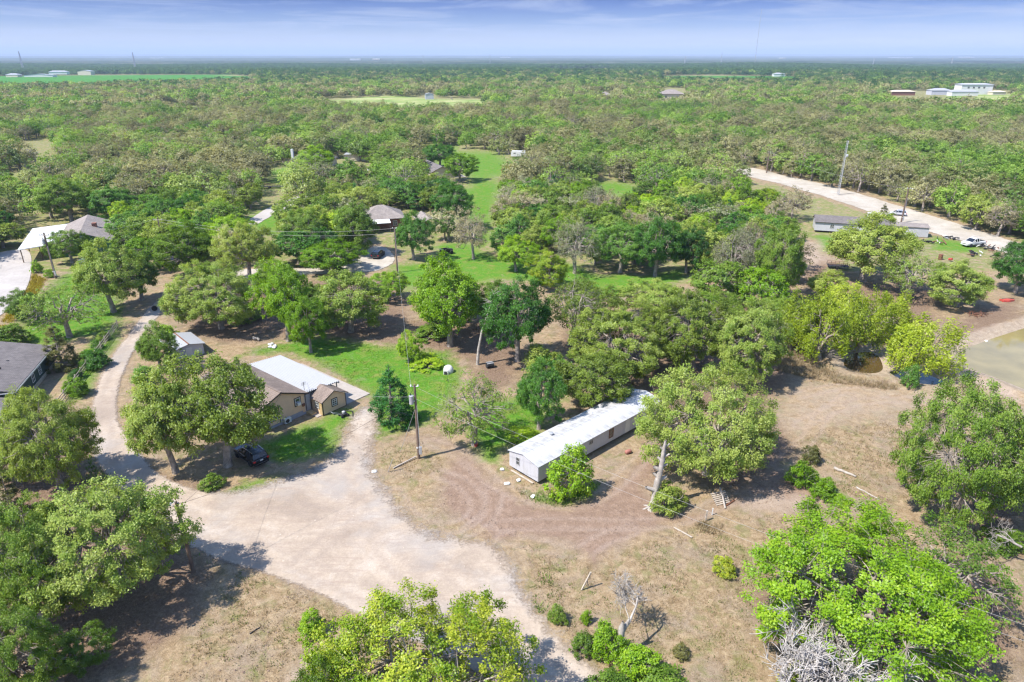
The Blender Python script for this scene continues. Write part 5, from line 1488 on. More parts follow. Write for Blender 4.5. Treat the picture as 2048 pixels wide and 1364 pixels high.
MB().lathe([(0.08, 0), (0.08, 0.5)], 8, (9.5, 6.0, 3.3)).build('vent_pipe', M_DARK, gh)
MB().box(9.0, 9.5, 8.6, 8.9, 3.42, 3.60).build('roof_vent', M_DARK, gh)
sh_p = gh.matrix_basis @ Vector((6.5, -6.2, 0))
sh = simple_house('lower_shed', 'low grey-roofed shed below the shingled house, half hidden by an oak', sh_p, rzg, 6.2, 5.2, 2.0, 2.7, M_DGREEN, M_ROOF_GREY, 0.3, 'shed')

# shed with white roof behind the tan house tree
ps = G(352, 722)
shd = empty('metal_shed', ps, 0.75, 'low shed with pale metal roof and rusty ridge behind the tan house', 'shed')
MB().prism([(0, 0), (4.2, 0), (4.2, 1.7), (2.1, 2.15), (0, 1.7)], 0, 5.6).build('wall', M_MH_GREY, shd)
for mb in gable_roof(0, 4.2, 0, 5.6, 1.7, 2.15, 0.3, 0.06): mb.build('roof', M_METAL_W, shd)
MB().box(2.0, 2.2, -0.3, 5.9, 2.22, 2.26).build('ridge_cap', M_RUST, shd)
MB().box(1.6, 2.5, -0.06, -0.01, 0, 1.6).build('door', M_WHITE, shd)

# green house with white carport
dg = Vector((0.43, -0.90, 0)).normalized()
rz2 = math.atan2(-dg.y, -dg.x) - math.pi / 2
pk = Vector((-97.2, 151.0, 0)) - Vector((math.cos(rz2), math.sin(rz2), 0)) * 5.6
g2 = simple_house('green_house', 'green house with taupe gable roof behind the white carport', pk, rz2, 11.2, 20.0, 2.9, 5.1, M_GREENWALL, M_ROOF_TAUPE, 0.5,
                  wins=[(3.0, -0.02, 1.5, 1.0, 1.2, 0.0), (6.8, -0.02, 1.5, 1.0, 1.2, 0.0)])
gv_ = MB().lathe([(0.33, 0), (0.33, 0.03)], 16, (0, 0, 0)).build('gable_vent', M_WHITE, g2)
gv_.matrix_local = Matrix.Translation((5.6, -0.03, 4.1)) @ Matrix.Rotation(math.pi / 2, 4, 'X')
MB().box(7.2, 8.2, 9.0, 10.2, 3.6, 5.2).build('chimney', M_BRICK, g2)
cpt = empty('carport', (0, 0, 0), 0, 'open carport with flat white metal roof beside the green house', 'carport')
ca, cb, cc, cd = G(65, 457, 3.0), G(139, 447, 3.3), G(35, 500, 3.0), G(118, 486, 3.3)
cr_ = MB().slab([cc, cd, cb, ca], 0.12).build('roof', M_WHITE, cpt)
for k in range(9):
    t0, t1 = k / 9 + 0.004, (k + 1) / 9 - 0.004
    up = Vector((0, 0, 0.03))
    MB().slab([cc.lerp(ca, t0) + up, cd.lerp(cb, t0) + up, cd.lerp(cb, t1) + up, cc.lerp(ca, t1) + up], 0.02).build('roof_panel', M_WHITE, cr_)
for q in (cc.lerp(cd, 0.05), cc.lerp(cd, 0.5), cc.lerp(cd, 0.95), ca.lerp(cb, 0.08), cc.lerp(ca, 0.5)):
    MB().box(q.x - 0.08, q.x + 0.08, q.y + 0.1, q.y + 0.26, 0, q.z - 0.13).build('post', M_POLE, cpt)
pw = G(157, 533)
bx = empty('garden_box', pw, 0.3, 'small white box with pitched lid on the lawn by the green house', 'box')
MB().prism([(0, 0), (1.5, 0), (1.5, 1.1), (0.75, 1.45), (0, 1.1)], 0, 1.2).build('body', M_WHITE, bx)
MB().slab([(-0.08, -0.08, 1.12), (0.75, -0.08, 1.52), (0.75, 1.28, 1.52), (-0.08, 1.28, 1.12)], 0.04).build('lid', M_WHITE, bx)

# hip-roofed house in the middle
hp = simple_house('hip_house', 'brick house with taupe hip roof in the middle of the trees', (-38.6, 173.6, 0), 0.30, 11.0, 9.5, 3.0, 5.6, M_BRICK, M_ROOF_TAUPE, 0.5, hip=True, wins=[(2.5, -0.03, 1.6, 1.1, 1.3, 0.0), (8.5, -0.03, 1.6, 1.1, 1.3, 0.0)])
pr2 = MB().slab([(0.8, -3.4, 2.5), (7.0, -3.4, 2.5), (7.0, -0.4, 2.9), (0.8, -0.4, 2.9)], 0.1).build('porch_roof', M_WHITE, hp)
for xx in (1.0, 3.9, 6.8): MB().box(xx - 0.08, xx + 0.08, -3.3, -3.14, 0, 2.42).build('post', M_POLE, hp)
sd2 = simple_house('rear_shed', 'taupe-roofed outbuilding beside the hip-roofed house with porch junk', G(845, 463), 0.35, 4.0, 9.0, 2.2, 3.2, M_BRICK, M_ROOF_TAUPE, 0.5, 'shed')

# chimney house and yard behind
chm = simple_house('chimney_house', 'grey-roofed house with tall white chimney hidden in trees', G(585, 333), -0.1, 16.0, 8.0, 3.0, 5.6, M_CREAM, M_ROOF_GREY, 0.5, hip=True)
MB().box(-0.9, -0.05, 2.0, 3.0, 0, 6.6).build('chimney', M_WHITE, chm)
ot = simple_house('white_roof_shed', 'flat white-roofed outbuilding behind the chimney house yard', G(690, 322), 0.05, 14.0, 6.0, 2.6, 3.0, M_CREAM, M_METAL_W, 0.4, 'shed')
ot2 = simple_house('tall_shed', 'narrow grey-roofed outbuilding at the end of the chimney house yard', G(735, 318), 0.1, 5.0, 5.0, 3.4, 4.8, M_CREAM, M_ROOF_GREY, 0.3, 'shed')
cn = empty('canopy', G(735, 352), 0.15, 'small white canopy on thin legs in the far yard', 'canopy')
MB().slab([(0, 0, 2.1), (4.2, 0, 2.5), (4.2, 3.4, 2.5), (0, 3.4, 2.1)], 0.06).build('roof', M_WHITE, cn)
for q in ((0.1, 0.1, 2.05), (4.1, 0.1, 2.42), (0.1, 3.3, 2.05), (4.1, 3.3, 2.42)): MB().box(q[0] - 0.05, q[0] + 0.05, q[1] - 0.05, q[1] + 0.05, 0, q[2]).build('leg', M_STEEL, cn)
barn = simple_house('long_barn', 'long barn with grey roof and green translucent side', G(862, 358), 0.42, 9.0, 21.0, 2.2, 4.2, M_CREAM, M_ROOF_GREY, 0.4, 'barn')
MB().slab([(9.1, 0.0, 2.15), (12.6, 0.0, 0.7), (12.6, 14.0, 0.7), (9.1, 14.0, 2.15)], 0.06).build('lean_to', M_POOL, barn)
MB().box(9.0, 13.4, -1.0, 14.5, 0.0, 0.12).build('slab', M_CONC2, barn)
rv = empty('camper_trailer', G(1022, 315), -0.1, 'white camper trailer parked at the end of the far lawn', 'trailer')
MB().prism([(0, 0.5), (6.5, 0.5), (6.8, 1.6), (6.2, 2.8), (0.3, 2.8), (-0.1, 1.5)], 0, 2.4).build('body', M_WHITE, rv, bevel=0.08)
for xx in (2.6, 3.7): MB().lathe([(0.34, 0), (0.34, 0.25)], 14, (xx, 0.02, 0.34), 'y').build('wheel', M_DARK, rv)
window(rv, 1.6, -0.02, 1.9, 1.1, 0.6, 0.0, 2, 1); window(rv, 4.8, -0.02, 1.9, 1.1, 0.6, 0.0, 2, 1)
MB().box(3.0, 3.7, -0.04, -0.01, 0.6, 2.4).build('door', M_WHITE, rv)

# trailer houses along the caliche road
t1 = simple_house('trailer_house', 'white trailer house with grey shingled roof by the caliche road', G(1628, 464), -0.30, 17.0, 5.2, 2.7, 3.9, M_WHITE, M_ROOF_GREY, 0.35, hip=False)
for o in list(t1.children): bpy.data.objects.remove(o)
MB().prism([(0, 0.5), (5.2, 0.5), (5.2, 2.75), (2.6, 3.9), (0, 2.75)], 0, 17.0, axis='x').build('wall', M_MH_WALL, t1)
q0 = MB().slab([(-0.3, -0.35, 2.72), (17.3, -0.35, 2.72), (17.3, 2.6, 4.02), (-0.3, 2.6, 4.02)], 0.12).build('roof', M_ROOF_GREY, t1)
q0 = MB().slab([(-0.3, 2.6, 4.02), (17.3, 2.6, 4.02), (17.3, 5.55, 2.72), (-0.3, 5.55, 2.72)], 0.12).build('roof', M_ROOF_GREY, t1)
for xx in (4.0, 8.5, 13.0): window(t1, xx, -0.03, 1.8, 1.0, 1.0, 0.0, 2, 2)
for xx in (1.0, 5.0, 9.0, 13.0, 16.0): MB().box(xx, xx + 0.4, 0.3, 0.7, -0.1, 0.5).build('pier', M_DARK, t1)
t2 = empty('white_trailer', G(1780, 470), -0.35, 'low white trailer with vertical ribbed end skirt at the caliche road', 'trailer')
MB().box(0, 8.2, 0, 3.4, 0.4, 2.5).build('body', M_MH_WALL, t2, bevel=0.04)
MB().slab([(-0.3, -0.3, 2.52), (8.5, -0.3, 2.52), (8.5, 3.7, 2.75), (-0.3, 3.7, 2.75)], 0.12).build('roof', M_ROOF_TAUPE, t2)
for k in range(14): MB().box(5.0 + 0.24 * k, 5.0 + 0.24 * k + 0.2, -0.09, -0.05, 0.1, 2.3).build('skirt_panel', M_MH_WALL, t2)
window(t2, 1.8, -0.03, 1.6, 1.0, 0.9, 0.0, 2, 1)
wb = empty('propane_cabinet', G(1733, 445), -0.2, 'upright white cabinet behind the wide oak by the trailer house', 'cabinet')
MB().box(0, 1.5, 0, 1.0, 0.1, 2.6).build('body', M_WHITE, wb, bevel=0.04)
MB().box(0.2, 1.3, -0.05, 0.0, 0.3, 2.3).build('door', M_MH_GREY, wb)

# far buildings
fh = simple_house('tan_hip_house', 'large cream house with tan hip roof far off among the woods', G(1322, 199), -0.05, 22.0, 16.0, 5.6, 9.6, M_CREAM, M_ROOF_TAUPE, 1.0, hip=True, wins=[(5.0, -0.03, 2.6, 2.4, 2.2, 0.0), (16.0, -0.03, 2.6, 2.4, 2.2, 0.0)])
simple_house('far_roofed_house', 'far house with low tan roof just left of the large hip house', G(1200, 197), 0.1, 13.0, 12.0, 3.4, 6.4, M_CREAM, M_ROOF_TAUPE, 0.6, hip=True)
fs = simple_house('field_shed', 'small grey metal shed at the edge of the far hay field', G(851, 199), 0.2, 8.5, 6.0, 5.0, 6.2, M_MH_GREY, M_METAL_W, 0.4, 'shed')
fb1 = simple_house('brick_barn', 'far long brick barn with pale roof at the right', G(1782, 191), 0.02, 27.0, 10.0, 4.2, 5.6, M_BRICK, M_CREAM, 0.6, 'barn', hip=True)
fb2 = simple_house('blue_grey_barn', 'far pale blue-grey barn between brick barn and white hall', G(1862, 190), -0.05, 22.0, 12.0, 5.0, 7.2, M_MH_GREY, M_METAL_W, 0.5, 'barn', hip=True)
fb3 = simple_house('white_hall', 'far white two-storey hall with flat roof', G(1920, 189), 0.0, 36.0, 14.0, 11.0, 12.0, M_WHITE, M_MH_GREY, 0.8, 'barn', hip=True, wins=[(8 + 6 * k, -0.04, 7.5, 2.4, 2.0, 0.0) for k in range(4)])
fb4 = simple_house('low_white_barn', 'far low white barn in front of the white hall', G(1903, 192), 0.04, 30.0, 9.0, 4.6, 6.6, M_WHITE, M_METAL_W, 0.5, 'barn', hip=True)
fb5 = simple_house('cream_shed', 'far cream shed with loading ramp right of the white hall', G(1985, 190), 0.1, 16.0, 8.0, 3.4, 4.6, M_CREAM, M_CREAM, 0.5, 'barn', hip=True)
for k, (px, py, w, hh, lab) in enumerate([(12, 154, 26, 4.5, 'far low white greenhouse at the left end of the green field'), (48, 154, 60, 3.5, 'far long white greenhouse in the green field'), (98, 149, 40, 6, 'far white barn with grey end among the greenhouses'), (156, 150, 32, 8, 'far white farmhouse at the right end of the greenhouses'),
                                          (1548, 153, 24, 5, 'far white barn behind the bright green strip'), (1640, 155, 20, 5, 'far small pale house in the woods beyond the green strip'), (1706, 153, 20, 4, 'far low white roof in the woods'), (1770, 156, 30, 6, 'far cream house in the woods beyond the barns')]):
    simple_house('far_farm_building', lab, G(px, py), 0.1 * (k % 3 - 1), w, 14.0, hh, hh + 2.5, M_WHITE if k % 3 else M_CREAM, M_METAL_W, 0.6, 'building', hip=(k % 2 == 0))
# pale warehouse and town specks near the horizon
for k, (px, py, w, hh, dd) in enumerate([(1348, 114.5, 620, 22, 60), (1000, 116, 160, 14, 40), (700, 120.5, 90, 12, 30), (745, 120.2, 60, 12, 30), (690, 118, 120, 10, 30), (1080, 114.5, 200, 14, 40), (1560, 118, 70, 12, 30), (1780, 117, 300, 12, 40), (300, 118, 150, 10, 30), (1920, 116, 220, 14, 40), (1640, 115, 120, 16, 40), (880, 115, 160, 14, 40)]):
    p = G(px, py); h = empty('distant_building', p, 0, ['long white warehouse on the horizon', 'pale distant hall left of the horizon warehouse', 'first pale block of the distant village at the horizon', 'second pale block of the distant village at the horizon', 'low pale block behind the distant village', 'faint pale hall on the horizon near the centre', 'white block beyond the tall radio mast', 'long reddish pale yard on the horizon at the right', 'pale strip building on the horizon at the left', 'pale works on the horizon at the far right', 'white block right of the radio mast on the horizon', 'faint pale building above the centre woods'][k], 'building')
    h.location.z = 0
    MB().box(0, w, 0, dd, 0, hh).build('wall', M_WHITE if k % 3 else M_CREAM, h)
    MB().slab([(-1, -1, hh + 0.1), (w + 1, -1, hh + 0.1), (w + 1, dd + 1, hh + 1.5), (-1, dd + 1, hh + 1.5)], 1.0).build('roof', M_WHITE, h)
    h.location.z = float(elev(p.x, p.y)) if p.y < 4300 else 0.0
# ------------------------------------------------------------------ vehicles
M_CARBLACK = plain('black_car_paint', (0.008, 0.008, 0.010), 0.18, vary=0.1, spec=0.6)
M_CARGLASS = plain('tinted_car_glass', (0.012, 0.016, 0.022), 0.05, vary=0.1, spec=0.8)
M_TYRE = plain('tyre_rubber', (0.02, 0.02, 0.021), 0.85, vary=0.2)
M_RIM = plain('alloy_rim', (0.38, 0.38, 0.40), 0.3, metal=0.7, vary=0.1)
M_LAMP_R = plain('red_lamp_lens', (0.45, 0.015, 0.012), 0.15, vary=0.1)
M_LAMP_W = plain('clear_lamp_lens', (0.6, 0.6, 0.6), 0.1, vary=0.1)
M_CARWHITE = plain('white_car_paint', (0.62, 0.62, 0.62), 0.3, vary=0.06, dirt=(0.35, 0.32, 0.28))
M_CHROME = plain('chrome_trim', (0.5, 0.5, 0.52), 0.15, metal=0.9, vary=0.05)

def loft(stations):
    """body from cross sections: each (x, [(y, z) ... half section from bottom to top]) mirrored"""
    mb = MB(); n = len(stations[0][1]); rings = []
    vs = []
    for x, sec in stations:
        full = [(x, -y, z) for y, z in sec] + [(x, y, z) for y, z in reversed(sec)]
        vs += full
    m = 2 * n; fs = []
    for i in range(len(stations) - 1):
        for k in range(m):
            fs.append((i * m + k, i * m + (k + 1) % m, (i + 1) * m + (k + 1) % m, (i + 1) * m + k))
    fs.append(tuple(range(m - 1, -1, -1))); fs.append(tuple(range((len(stations) - 1) * m, len(stations) * m)))
    mb.add(vs, fs)
    return mb

def wheel(parent, x, y, z, r=0.37, w=0.25):
    e = MB().lathe([(r * 0.6, -w / 2), (r * 0.93, -w / 2), (r, -w * 0.32), (r, w * 0.32), (r * 0.93, w / 2), (r * 0.6, w / 2)], 20, (0, 0, 0), 'y').build('wheel', M_TYRE, parent, smooth=True)
    e.location = (x, y, z)
    rm = MB().lathe([(0.03, -w * 0.46), (r * 0.62, -w * 0.40), (r * 0.62, w * 0.40), (0.03, w * 0.46)], 14, (0, 0, 0), 'y')
    rm.build('rim', M_RIM, e)
    return e

def suv(name, label, x, y, heading, paint, pickup=False, plate=True, scale=1.0):
    c = empty(name, (x, y, 0.06), heading, label, 'car')
    c.scale = (scale,) * 3
    lo = 0.34
    def sec(w, belt, sh): return [(w * 0.86, lo), (w * 0.98, lo + 0.12), (w, lo + 0.42), (w * 0.985, belt - 0.10), (w * 0.93, belt), (0.02, belt + sh)]
    body = [(-2.38, sec(0.80, 0.92, 0.02)), (-2.33, sec(0.90, 1.02, 0.02)), (-2.15, sec(0.95, 1.08, 0.02)), (-1.2, sec(0.965, 1.07, 0.02)), (0.0, sec(0.965, 1.06, 0.02)), (0.95, sec(0.955, 1.04, 0.03)), (1.25, sec(0.94, 1.02, 0.05)), (2.0, sec(0.90, 0.96, 0.05)), (2.28, sec(0.84, 0.86, 0.03)), (2.40, sec(0.72, 0.72, 0.02))]
    loft(body).build('body', paint, c, smooth=False, bevel=0.02)
    def cab(w0, w1, z0, z1): return [(w0, z0), (w0 * 0.985, z0 + 0.05), ((w0 + w1) / 2, (z0 + z1) / 2), (w1, z1), (0.02, z1 + 0.02)]
    back = -0.55 if pickup else -2.18
    top_b = -0.45 if pickup else -1.95
    g = loft([(back, cab(0.86, 0.85, 1.04, 1.07)), (top_b, cab(0.90, 0.74, 1.04, 1.58)), (-0.6 if not pickup else -0.2, cab(0.91, 0.76, 1.04, 1.66)), (0.25, cab(0.91, 0.75, 1.04, 1.63)), (0.55, cab(0.90, 0.74, 1.04, 1.50)), (1.28, cab(0.86, 0.84, 1.02, 1.05))])
    gl = g.build('cabin', M_CARGLASS, c)
    loft([(top_b - 0.06, [(0.70, 1.57), (0.72, 1.60), (0.02, 1.63)]), (-0.6 if not pickup else -0.2, [(0.75, 1.655), (0.745, 1.70), (0.02, 1.73)]), (0.2, [(0.74, 1.635), (0.735, 1.675), (0.02, 1.70)]), (0.42, [(0.72, 1.56), (0.70, 1.585), (0.02, 1.60)])]).build('roof', paint, c, bevel=0.01)
    for sy in (-1, 1):
        for (xa, xb) in ((top_b - 0.02, back - 0.02), (-0.95, -0.93), (0.05, 0.07), (0.42, 1.2)):
            if pickup and xa < -0.6: continue
            z1 = 1.60
            MB().tube([(xa, sy * 0.755, z1 if xa != 0.42 else 1.56), (xb, sy * 0.905, 1.06)], 0.045, 6).build('pillar', paint, c)
        MB().tube([(-1.85, sy * 0.66, 1.72), (-0.6, sy * 0.68, 1.79), (0.25, sy * 0.66, 1.75)], 0.03, 6).build('roof_rail', M_CHROME if not pickup else paint, c)
        MB().box(0.62, 0.80, sy * 0.98 - 0.10, sy * 0.98 + 0.10, 1.06, 1.22).build('mirror', paint, c, bevel=0.03)
        MB().box(-2.40, -2.22, sy * 0.80 - 0.13, sy * 0.80 + 0.13, 0.80, 1.00).build('tail_light', M_LAMP_R, c, bevel=0.03)
        MB().box(2.20, 2.37, sy * 0.66 - 0.16, sy * 0.66 + 0.16, 0.66, 0.80).build('headlight', M_LAMP_W, c, bevel=0.03)
        for xw in (-1.42, 1.45): wheel(c, xw, sy * 0.84, 0.37)
        for xd in (-0.9, 0.05): MB().box(xd - 0.16, xd, sy * 0.972 - 0.012, sy * 0.972 + 0.012, 0.90, 0.93).build('door_handle', M_CHROME, c)
        MB().tube([(-1.9, sy * 0.975, 0.50), (0.0, sy * 0.985, 0.50), (1.0, sy * 0.975, 0.50)], 0.03, 5).build('sill_trim', M_DARK, c)
    MB().box(-2.47, -2.30, -0.82, 0.82, 0.40, 0.58).build('bumper', M_DARK if not plate else paint, c, bevel=0.04)
    MB().box(-2.475, -2.465, -0.70, 0.70, 0.545, 0.575).build('bumper_strip', M_CHROME, c)
    MB().box(2.30, 2.46, -0.76, 0.76, 0.38, 0.56).build('bumper', paint, c, bevel=0.04)
    MB().box(2.36, 2.42, -0.42, 0.42, 0.58, 0.76).build('grille', M_CHROME, c)
    if plate: MB().box(-2.415, -2.39, -0.17, 0.17, 0.80, 0.95).build('number_plate', M_WHITE, c)
    if pickup:
        MB().box(-2.2, -0.75, -0.72, 0.72, 1.085, 1.10).build('cargo_bed', M_DARK, c)
    return c

hd = math.atan2(0.656, -0.755)
suv('black_suv', 'shiny black sport utility car parked under the oak by the tan house', -29.35, 65.75, hd, M_CARBLACK)
g_ = G(757, 514)
suv('black_car', 'black car parked on the pale drive of the hip-roofed house', g_.x, g_.y, math.radians(80), M_CARBLACK, plate=False, scale=0.95)
g_ = G(1945, 492)
suv('white_pickup', 'battered white pickup among the junk at the caliche road', g_.x, g_.y, math.radians(195), M_CARWHITE, pickup=True, plate=False, scale=1.15)
g_ = G(1795, 431)
suv('grey_car', 'dark grey car on the caliche road beside the utility pole', g_.x, g_.y, math.radians(155), M_MH_GREY, plate=False, scale=0.9)

# boat under a blue cover on its trailer
g_ = G(312, 532)
bt = empty('covered_boat', (g_.x, g_.y, 0), math.radians(8), 'boat on a trailer under a dark blue cover behind the oaks', 'boat')
def bsec(w, z0, z1, zt): return [(w * 0.35, z0), (w * 0.9, z0 + 0.35), (w, z1), (w * 0.98, z1 + 0.04), (0.02, zt)]
loft([(0, [(1.0, 0.75), (1.05, 0.95), (1.1, 1.25), (1.1, 1.28), (0.02, 1.55)]), (1.5, bsec(1.15, 0.6, 1.3, 1.95)), (3.0, bsec(1.15, 0.6, 1.35, 2.05)), (4.4, bsec(0.9, 0.7, 1.4, 1.75)), (5.6, bsec(0.15, 1.2, 1.5, 1.55))]).build('cover', M_BLUE, bt)
loft([(0.05, [(0.6, 0.50), (0.95, 0.75), (1.05, 1.20), (0.02, 1.20)]), (3.0, [(0.6, 0.50), (1.0, 0.75), (1.10, 1.25), (0.02, 1.25)]), (5.3, [(0.02, 1.0), (0.1, 1.1), (0.15, 1.4), (0.02, 1.4)])]).build('hull', M_WHITE, bt)
MB().box(-0.2, 6.6, -0.06, 0.06, 0.38, 0.48).build('trailer_beam', M_STEEL, bt)
for sy in (-1, 1): MB().lathe([(0.12, -0.1), (0.3, -0.1), (0.32, 0), (0.3, 0.1), (0.12, 0.1)], 14, (1.8, sy * 1.05, 0.32), 'y').build('wheel', M_TYRE, bt)

def utility_trailer(name, label, px, py, rz, l=4.0, w=1.9, load=None):
    g = G(px, py); t = empty(name, (g.x, g.y, 0), rz, label, 'trailer')
    MB().box(0, l, 0, w, 0.62, 0.70).build('deck', M_DARK, t)
    for k in range(6):
        xx = 0.05 + (l - 0.1) * k / 5
        for yy in (0.03, w - 0.03): MB().box(xx - 0.03, xx + 0.03, yy - 0.03, yy + 0.03, 0.7, 1.35).build('stake', M_DARK, t)
    for yy in (0.03, w - 0.03):
        for zz in (1.0, 1.33): MB().box(0, l, yy - 0.025, yy + 0.025, zz - 0.03, zz + 0.03).build('rail', M_RUST, t)
        MB().lathe([(0.1, -0.1), (0.33, -0.1), (0.33, 0.1), (0.1, 0.1)], 14, (l * 0.45, yy, 0.33), 'y').build('wheel', M_TYRE, t)
    MB().tube([(l, w * 0.2, 0.6), (l + 1.3, w / 2, 0.5)], 0.05, 5).build('drawbar', M_DARK, t)
    MB().tube([(l, w * 0.8, 0.6), (l + 1.3, w / 2, 0.5)], 0.05, 5).build('drawbar', M_DARK, t)
    return t
utility_trailer('stake_trailer', 'long dark stake-sided trailer in front of the far lane', 515, 378, 0.1, 8.5, 2.4)
utility_trailer('dark_trailer', 'small dark stake-sided trailer on the lawn behind the long barn', 835, 310, 0.05, 5.5, 2.2)
utility_trailer('flat_trailer', 'low pale trailer in the shade of the wide oak by the junk yard', 1655, 538, -0.25, 4.2, 1.9)

def quad_bike(name, label, px, py, rz, mat):
    g = G(px, py); q = empty(name, (g.x, g.y, 0), rz, label, 'vehicle')
    loft([(-0.95, [(0.2, 0.45), (0.42, 0.6), (0.40, 0.75), (0.02, 0.8)]), (-0.3, [(0.15, 0.35), (0.22, 0.6), (0.2, 0.82), (0.02, 0.9)]), (0.4, [(0.15, 0.35), (0.25, 0.6), (0.22, 0.8), (0.02, 0.85)]), (0.95, [(0.15, 0.45), (0.42, 0.55), (0.35, 0.72), (0.02, 0.78)])]).build('body', mat, q)
    MB().box(-0.75, 0.1, -0.2, 0.2, 0.86, 0.98).build('seat', M_DARK, q, bevel=0.05)
    MB().tube([(0.35, 0, 0.8), (0.25, 0, 1.1)], 0.04, 6).build('steering_column', M_DARK, q)
    MB().tube([(0.15, -0.38, 1.12), (0.27, 0, 1.08), (0.15, 0.38, 1.12)], 0.025, 6).build('handlebar', M_DARK, q)
    for xx in (-0.65, 0.65):
        for yy in (-0.48, 0.48): MB().lathe([(0.12, -0.12), (0.27, -0.12), (0.3, 0), (0.27, 0.12), (0.12, 0.12)], 14, (xx, yy, 0.3), 'y').build('wheel', M_TYRE, q)
    MB().box(-1.0, -0.55, -0.4, 0.4, 0.82, 0.86).build('rack', M_STEEL, q)
    return q
q = quad_bike('quad_bike', 'dark quad bike on the lawn behind the bright round oak', 893, 508, 0.5, M_DARK); q.scale = (1.5,) * 3
q = quad_bike('red_mower', 'red riding mower beside the outbuilding of the hip-roofed house', 897, 465, 2.0, M_RED); q.scale = (1.4,) * 3

# ------------------------------------------------------------------ poles, wires, masts
def pole(name, label, px, py, height, kit=(), lean=(0, 0), r=0.15, rz=0.0, gp=None):
    g = G(px, py) if gp is None else Vector(gp)
    p = empty(name, (g.x, g.y, 0), rz, label, 'utility pole')
    top = Vector((lean[0], lean[1], height))
    MB().tube([(0, 0, -0.2), top * 0.5, top], [r * 1.15, r, r * 0.8], 10).build('shaft', M_POLE, p)
    if 'arm' in kit:
        MB().box(-1.0, 1.0, -0.16, -0.06, height - 0.55, height - 0.42).build('crossarm', M_WOODP, p)
        for xx in (-0.9, -0.45, 0.9):
            MB().lathe([(0.03, 0), (0.07, 0.05), (0.07, 0.12), (0.03, 0.2)], 8, (xx, -0.11, height - 0.42)).build('insulator', M_WHITE, p)
    if 'top' in kit:
        for s in (-1, 1): 
            MB().tube([(0, 0, height - 0.25), (s * 0.35, -0.1, height - 0.15)], 0.04, 5).build('bracket', M_STEEL, p)
            MB().lathe([(0.04, 0), (0.10, 0.06), (0.05, 0.10), (0.10, 0.16), (0.04, 0.24)], 8, (s * 0.38, -0.1, height - 0.2)).build('insulator', M_WHITE, p)
    if 'transformer' in kit:
        t = MB().lathe([(0.20, 0), (0.25, 0.03), (0.25, 0.92), (0.27, 0.95), (0.27, 1.0), (0.06, 1.06)], 18, (-0.42, -0.12, height - 2.3)).build('transformer', M_STEEL, p)
        MB().lathe([(0.05, 0), (0.07, 0.06), (0.03, 0.28)], 8, (-0.48, -0.12, height - 1.25)).build('bushing', M_DARK, t)
        MB().box(-0.2, -0.05, -0.2, 0.0, height - 2.0, height - 1.9).build('bracket', M_STEEL, p)
        MB().tube([(-0.45, -0.12, height - 1.0), (-0.2, -0.1, height - 0.6), (-0.3, -0.1, height - 0.15)], 0.02, 5).build('jumper_wire', M_DARK, p)
    if 'meter' in kit:
        MB().box(0.08, 0.42, -0.30, -0.10, 0.7, 1.65).build('meter_box', M_STEEL, p, bevel=0.02)
        mt_ = MB().lathe([(0.10, 0), (0.10, 0.10), (0.02, 0.13)], 12, (0, 0, 0), 'y').build('meter', M_WHITE, p)
        mt_.location = (-0.10, -0.22, 1.5)
        MB().tube([(0.18, -0.16, 1.6), (0.16, -0.15, 4.5), (0.14, -0.14, 6.8)], 0.035, 6).build('conduit', M_STEEL, p)
    if 'lamp' in kit:
        MB().tube([(0, 0, height - 0.4), (0.5, -0.1, height - 0.2), (0.9, -0.15, height - 0.25)], 0.03, 6).build('lamp_arm', M_STEEL, p)
        MB().lathe([(0.05, 0.12), (0.18, 0.0), (0.16, -0.06), (0.02, -0.08)], 12, (1.0, -0.15, height - 0.3)).build('lamp_head', M_WHITE, p)
    return p

cp_ = pole('utility_pole', 'brown utility pole with grey transformer and meter beside the dirt driveway', 838, 917, 9.3, ('top', 'transformer', 'meter'))
sp_ = pole('short_pole', 'short leaning wooden pole at the road bend beside the spreading oak', 387, 1143, 7.4, (), (-0.15, 0.0), 0.16)
lp_ = pole('transformer_pole', 'dark utility pole with transformer in front of the white carport', 112, 557, 9.5, ('arm', 'transformer', 'meter'), r=0.19)
l2_ = pole('crossarm_pole', 'utility pole with crossarm above the blue boat', 332, 520, 9.5, ('arm',), r=0.17)
mp_ = pole('yard_pole', 'tall plain pole beside the pale drive of the hip-roofed house', 795, 545, 9.6, ('top',), r=0.17)
rp_ = pole('roadside_pole', 'dark utility pole with white lamp at the caliche road', 1802, 446, 9.5, ('top', 'lamp', 'meter'), r=0.2)
fp_ = pole('far_road_pole', 'small brown pole where the caliche road meets the woods', 1533, 346, 8.0, ('top',), r=0.2)
w1_ = pole('wire_pole', 'thin pole behind the trees right of the lane', 375, 460, 8.0, (), r=0.14)

def wire(label, a, b, sag=0.6, r=0.010, mat=None):
    pts = []
    for k in range(25):
        t = k / 24
        p = a.lerp(b, t); p.z -= sag * 4 * t * (1 - t)
        pts.append(p - a)
    o = MB().tube(pts, r, 5).build('power_line', mat or M_WIRE)
    o.location = a
    return tag(o, label, 'power line', 'power lines')
def top(p, dz=0.0, dx=0.0): return p.location + Vector((dx, -0.1, dz))
off = G(2290, 1330, 8.8)
wire('upper power line running from the transformer pole over the mobile home', top(cp_, 8.9, 0.38), off, 1.2)
wire('lower power line running from the transformer pole over the mobile home', top(cp_, 7.6, 0.1), off + Vector((0, 0, -1.2)), 1.2)
wire('power line from the meter pole to the tan house annex', top(cp_, 7.9), th.matrix_basis @ Vector((9.5, -2.3, 3.0)), 0.4, 0.012)
wire('power line from the meter pole back to the yard pole', top(cp_, 9.1, -0.38), top(mp_, 9.4), 1.6, 0.014)
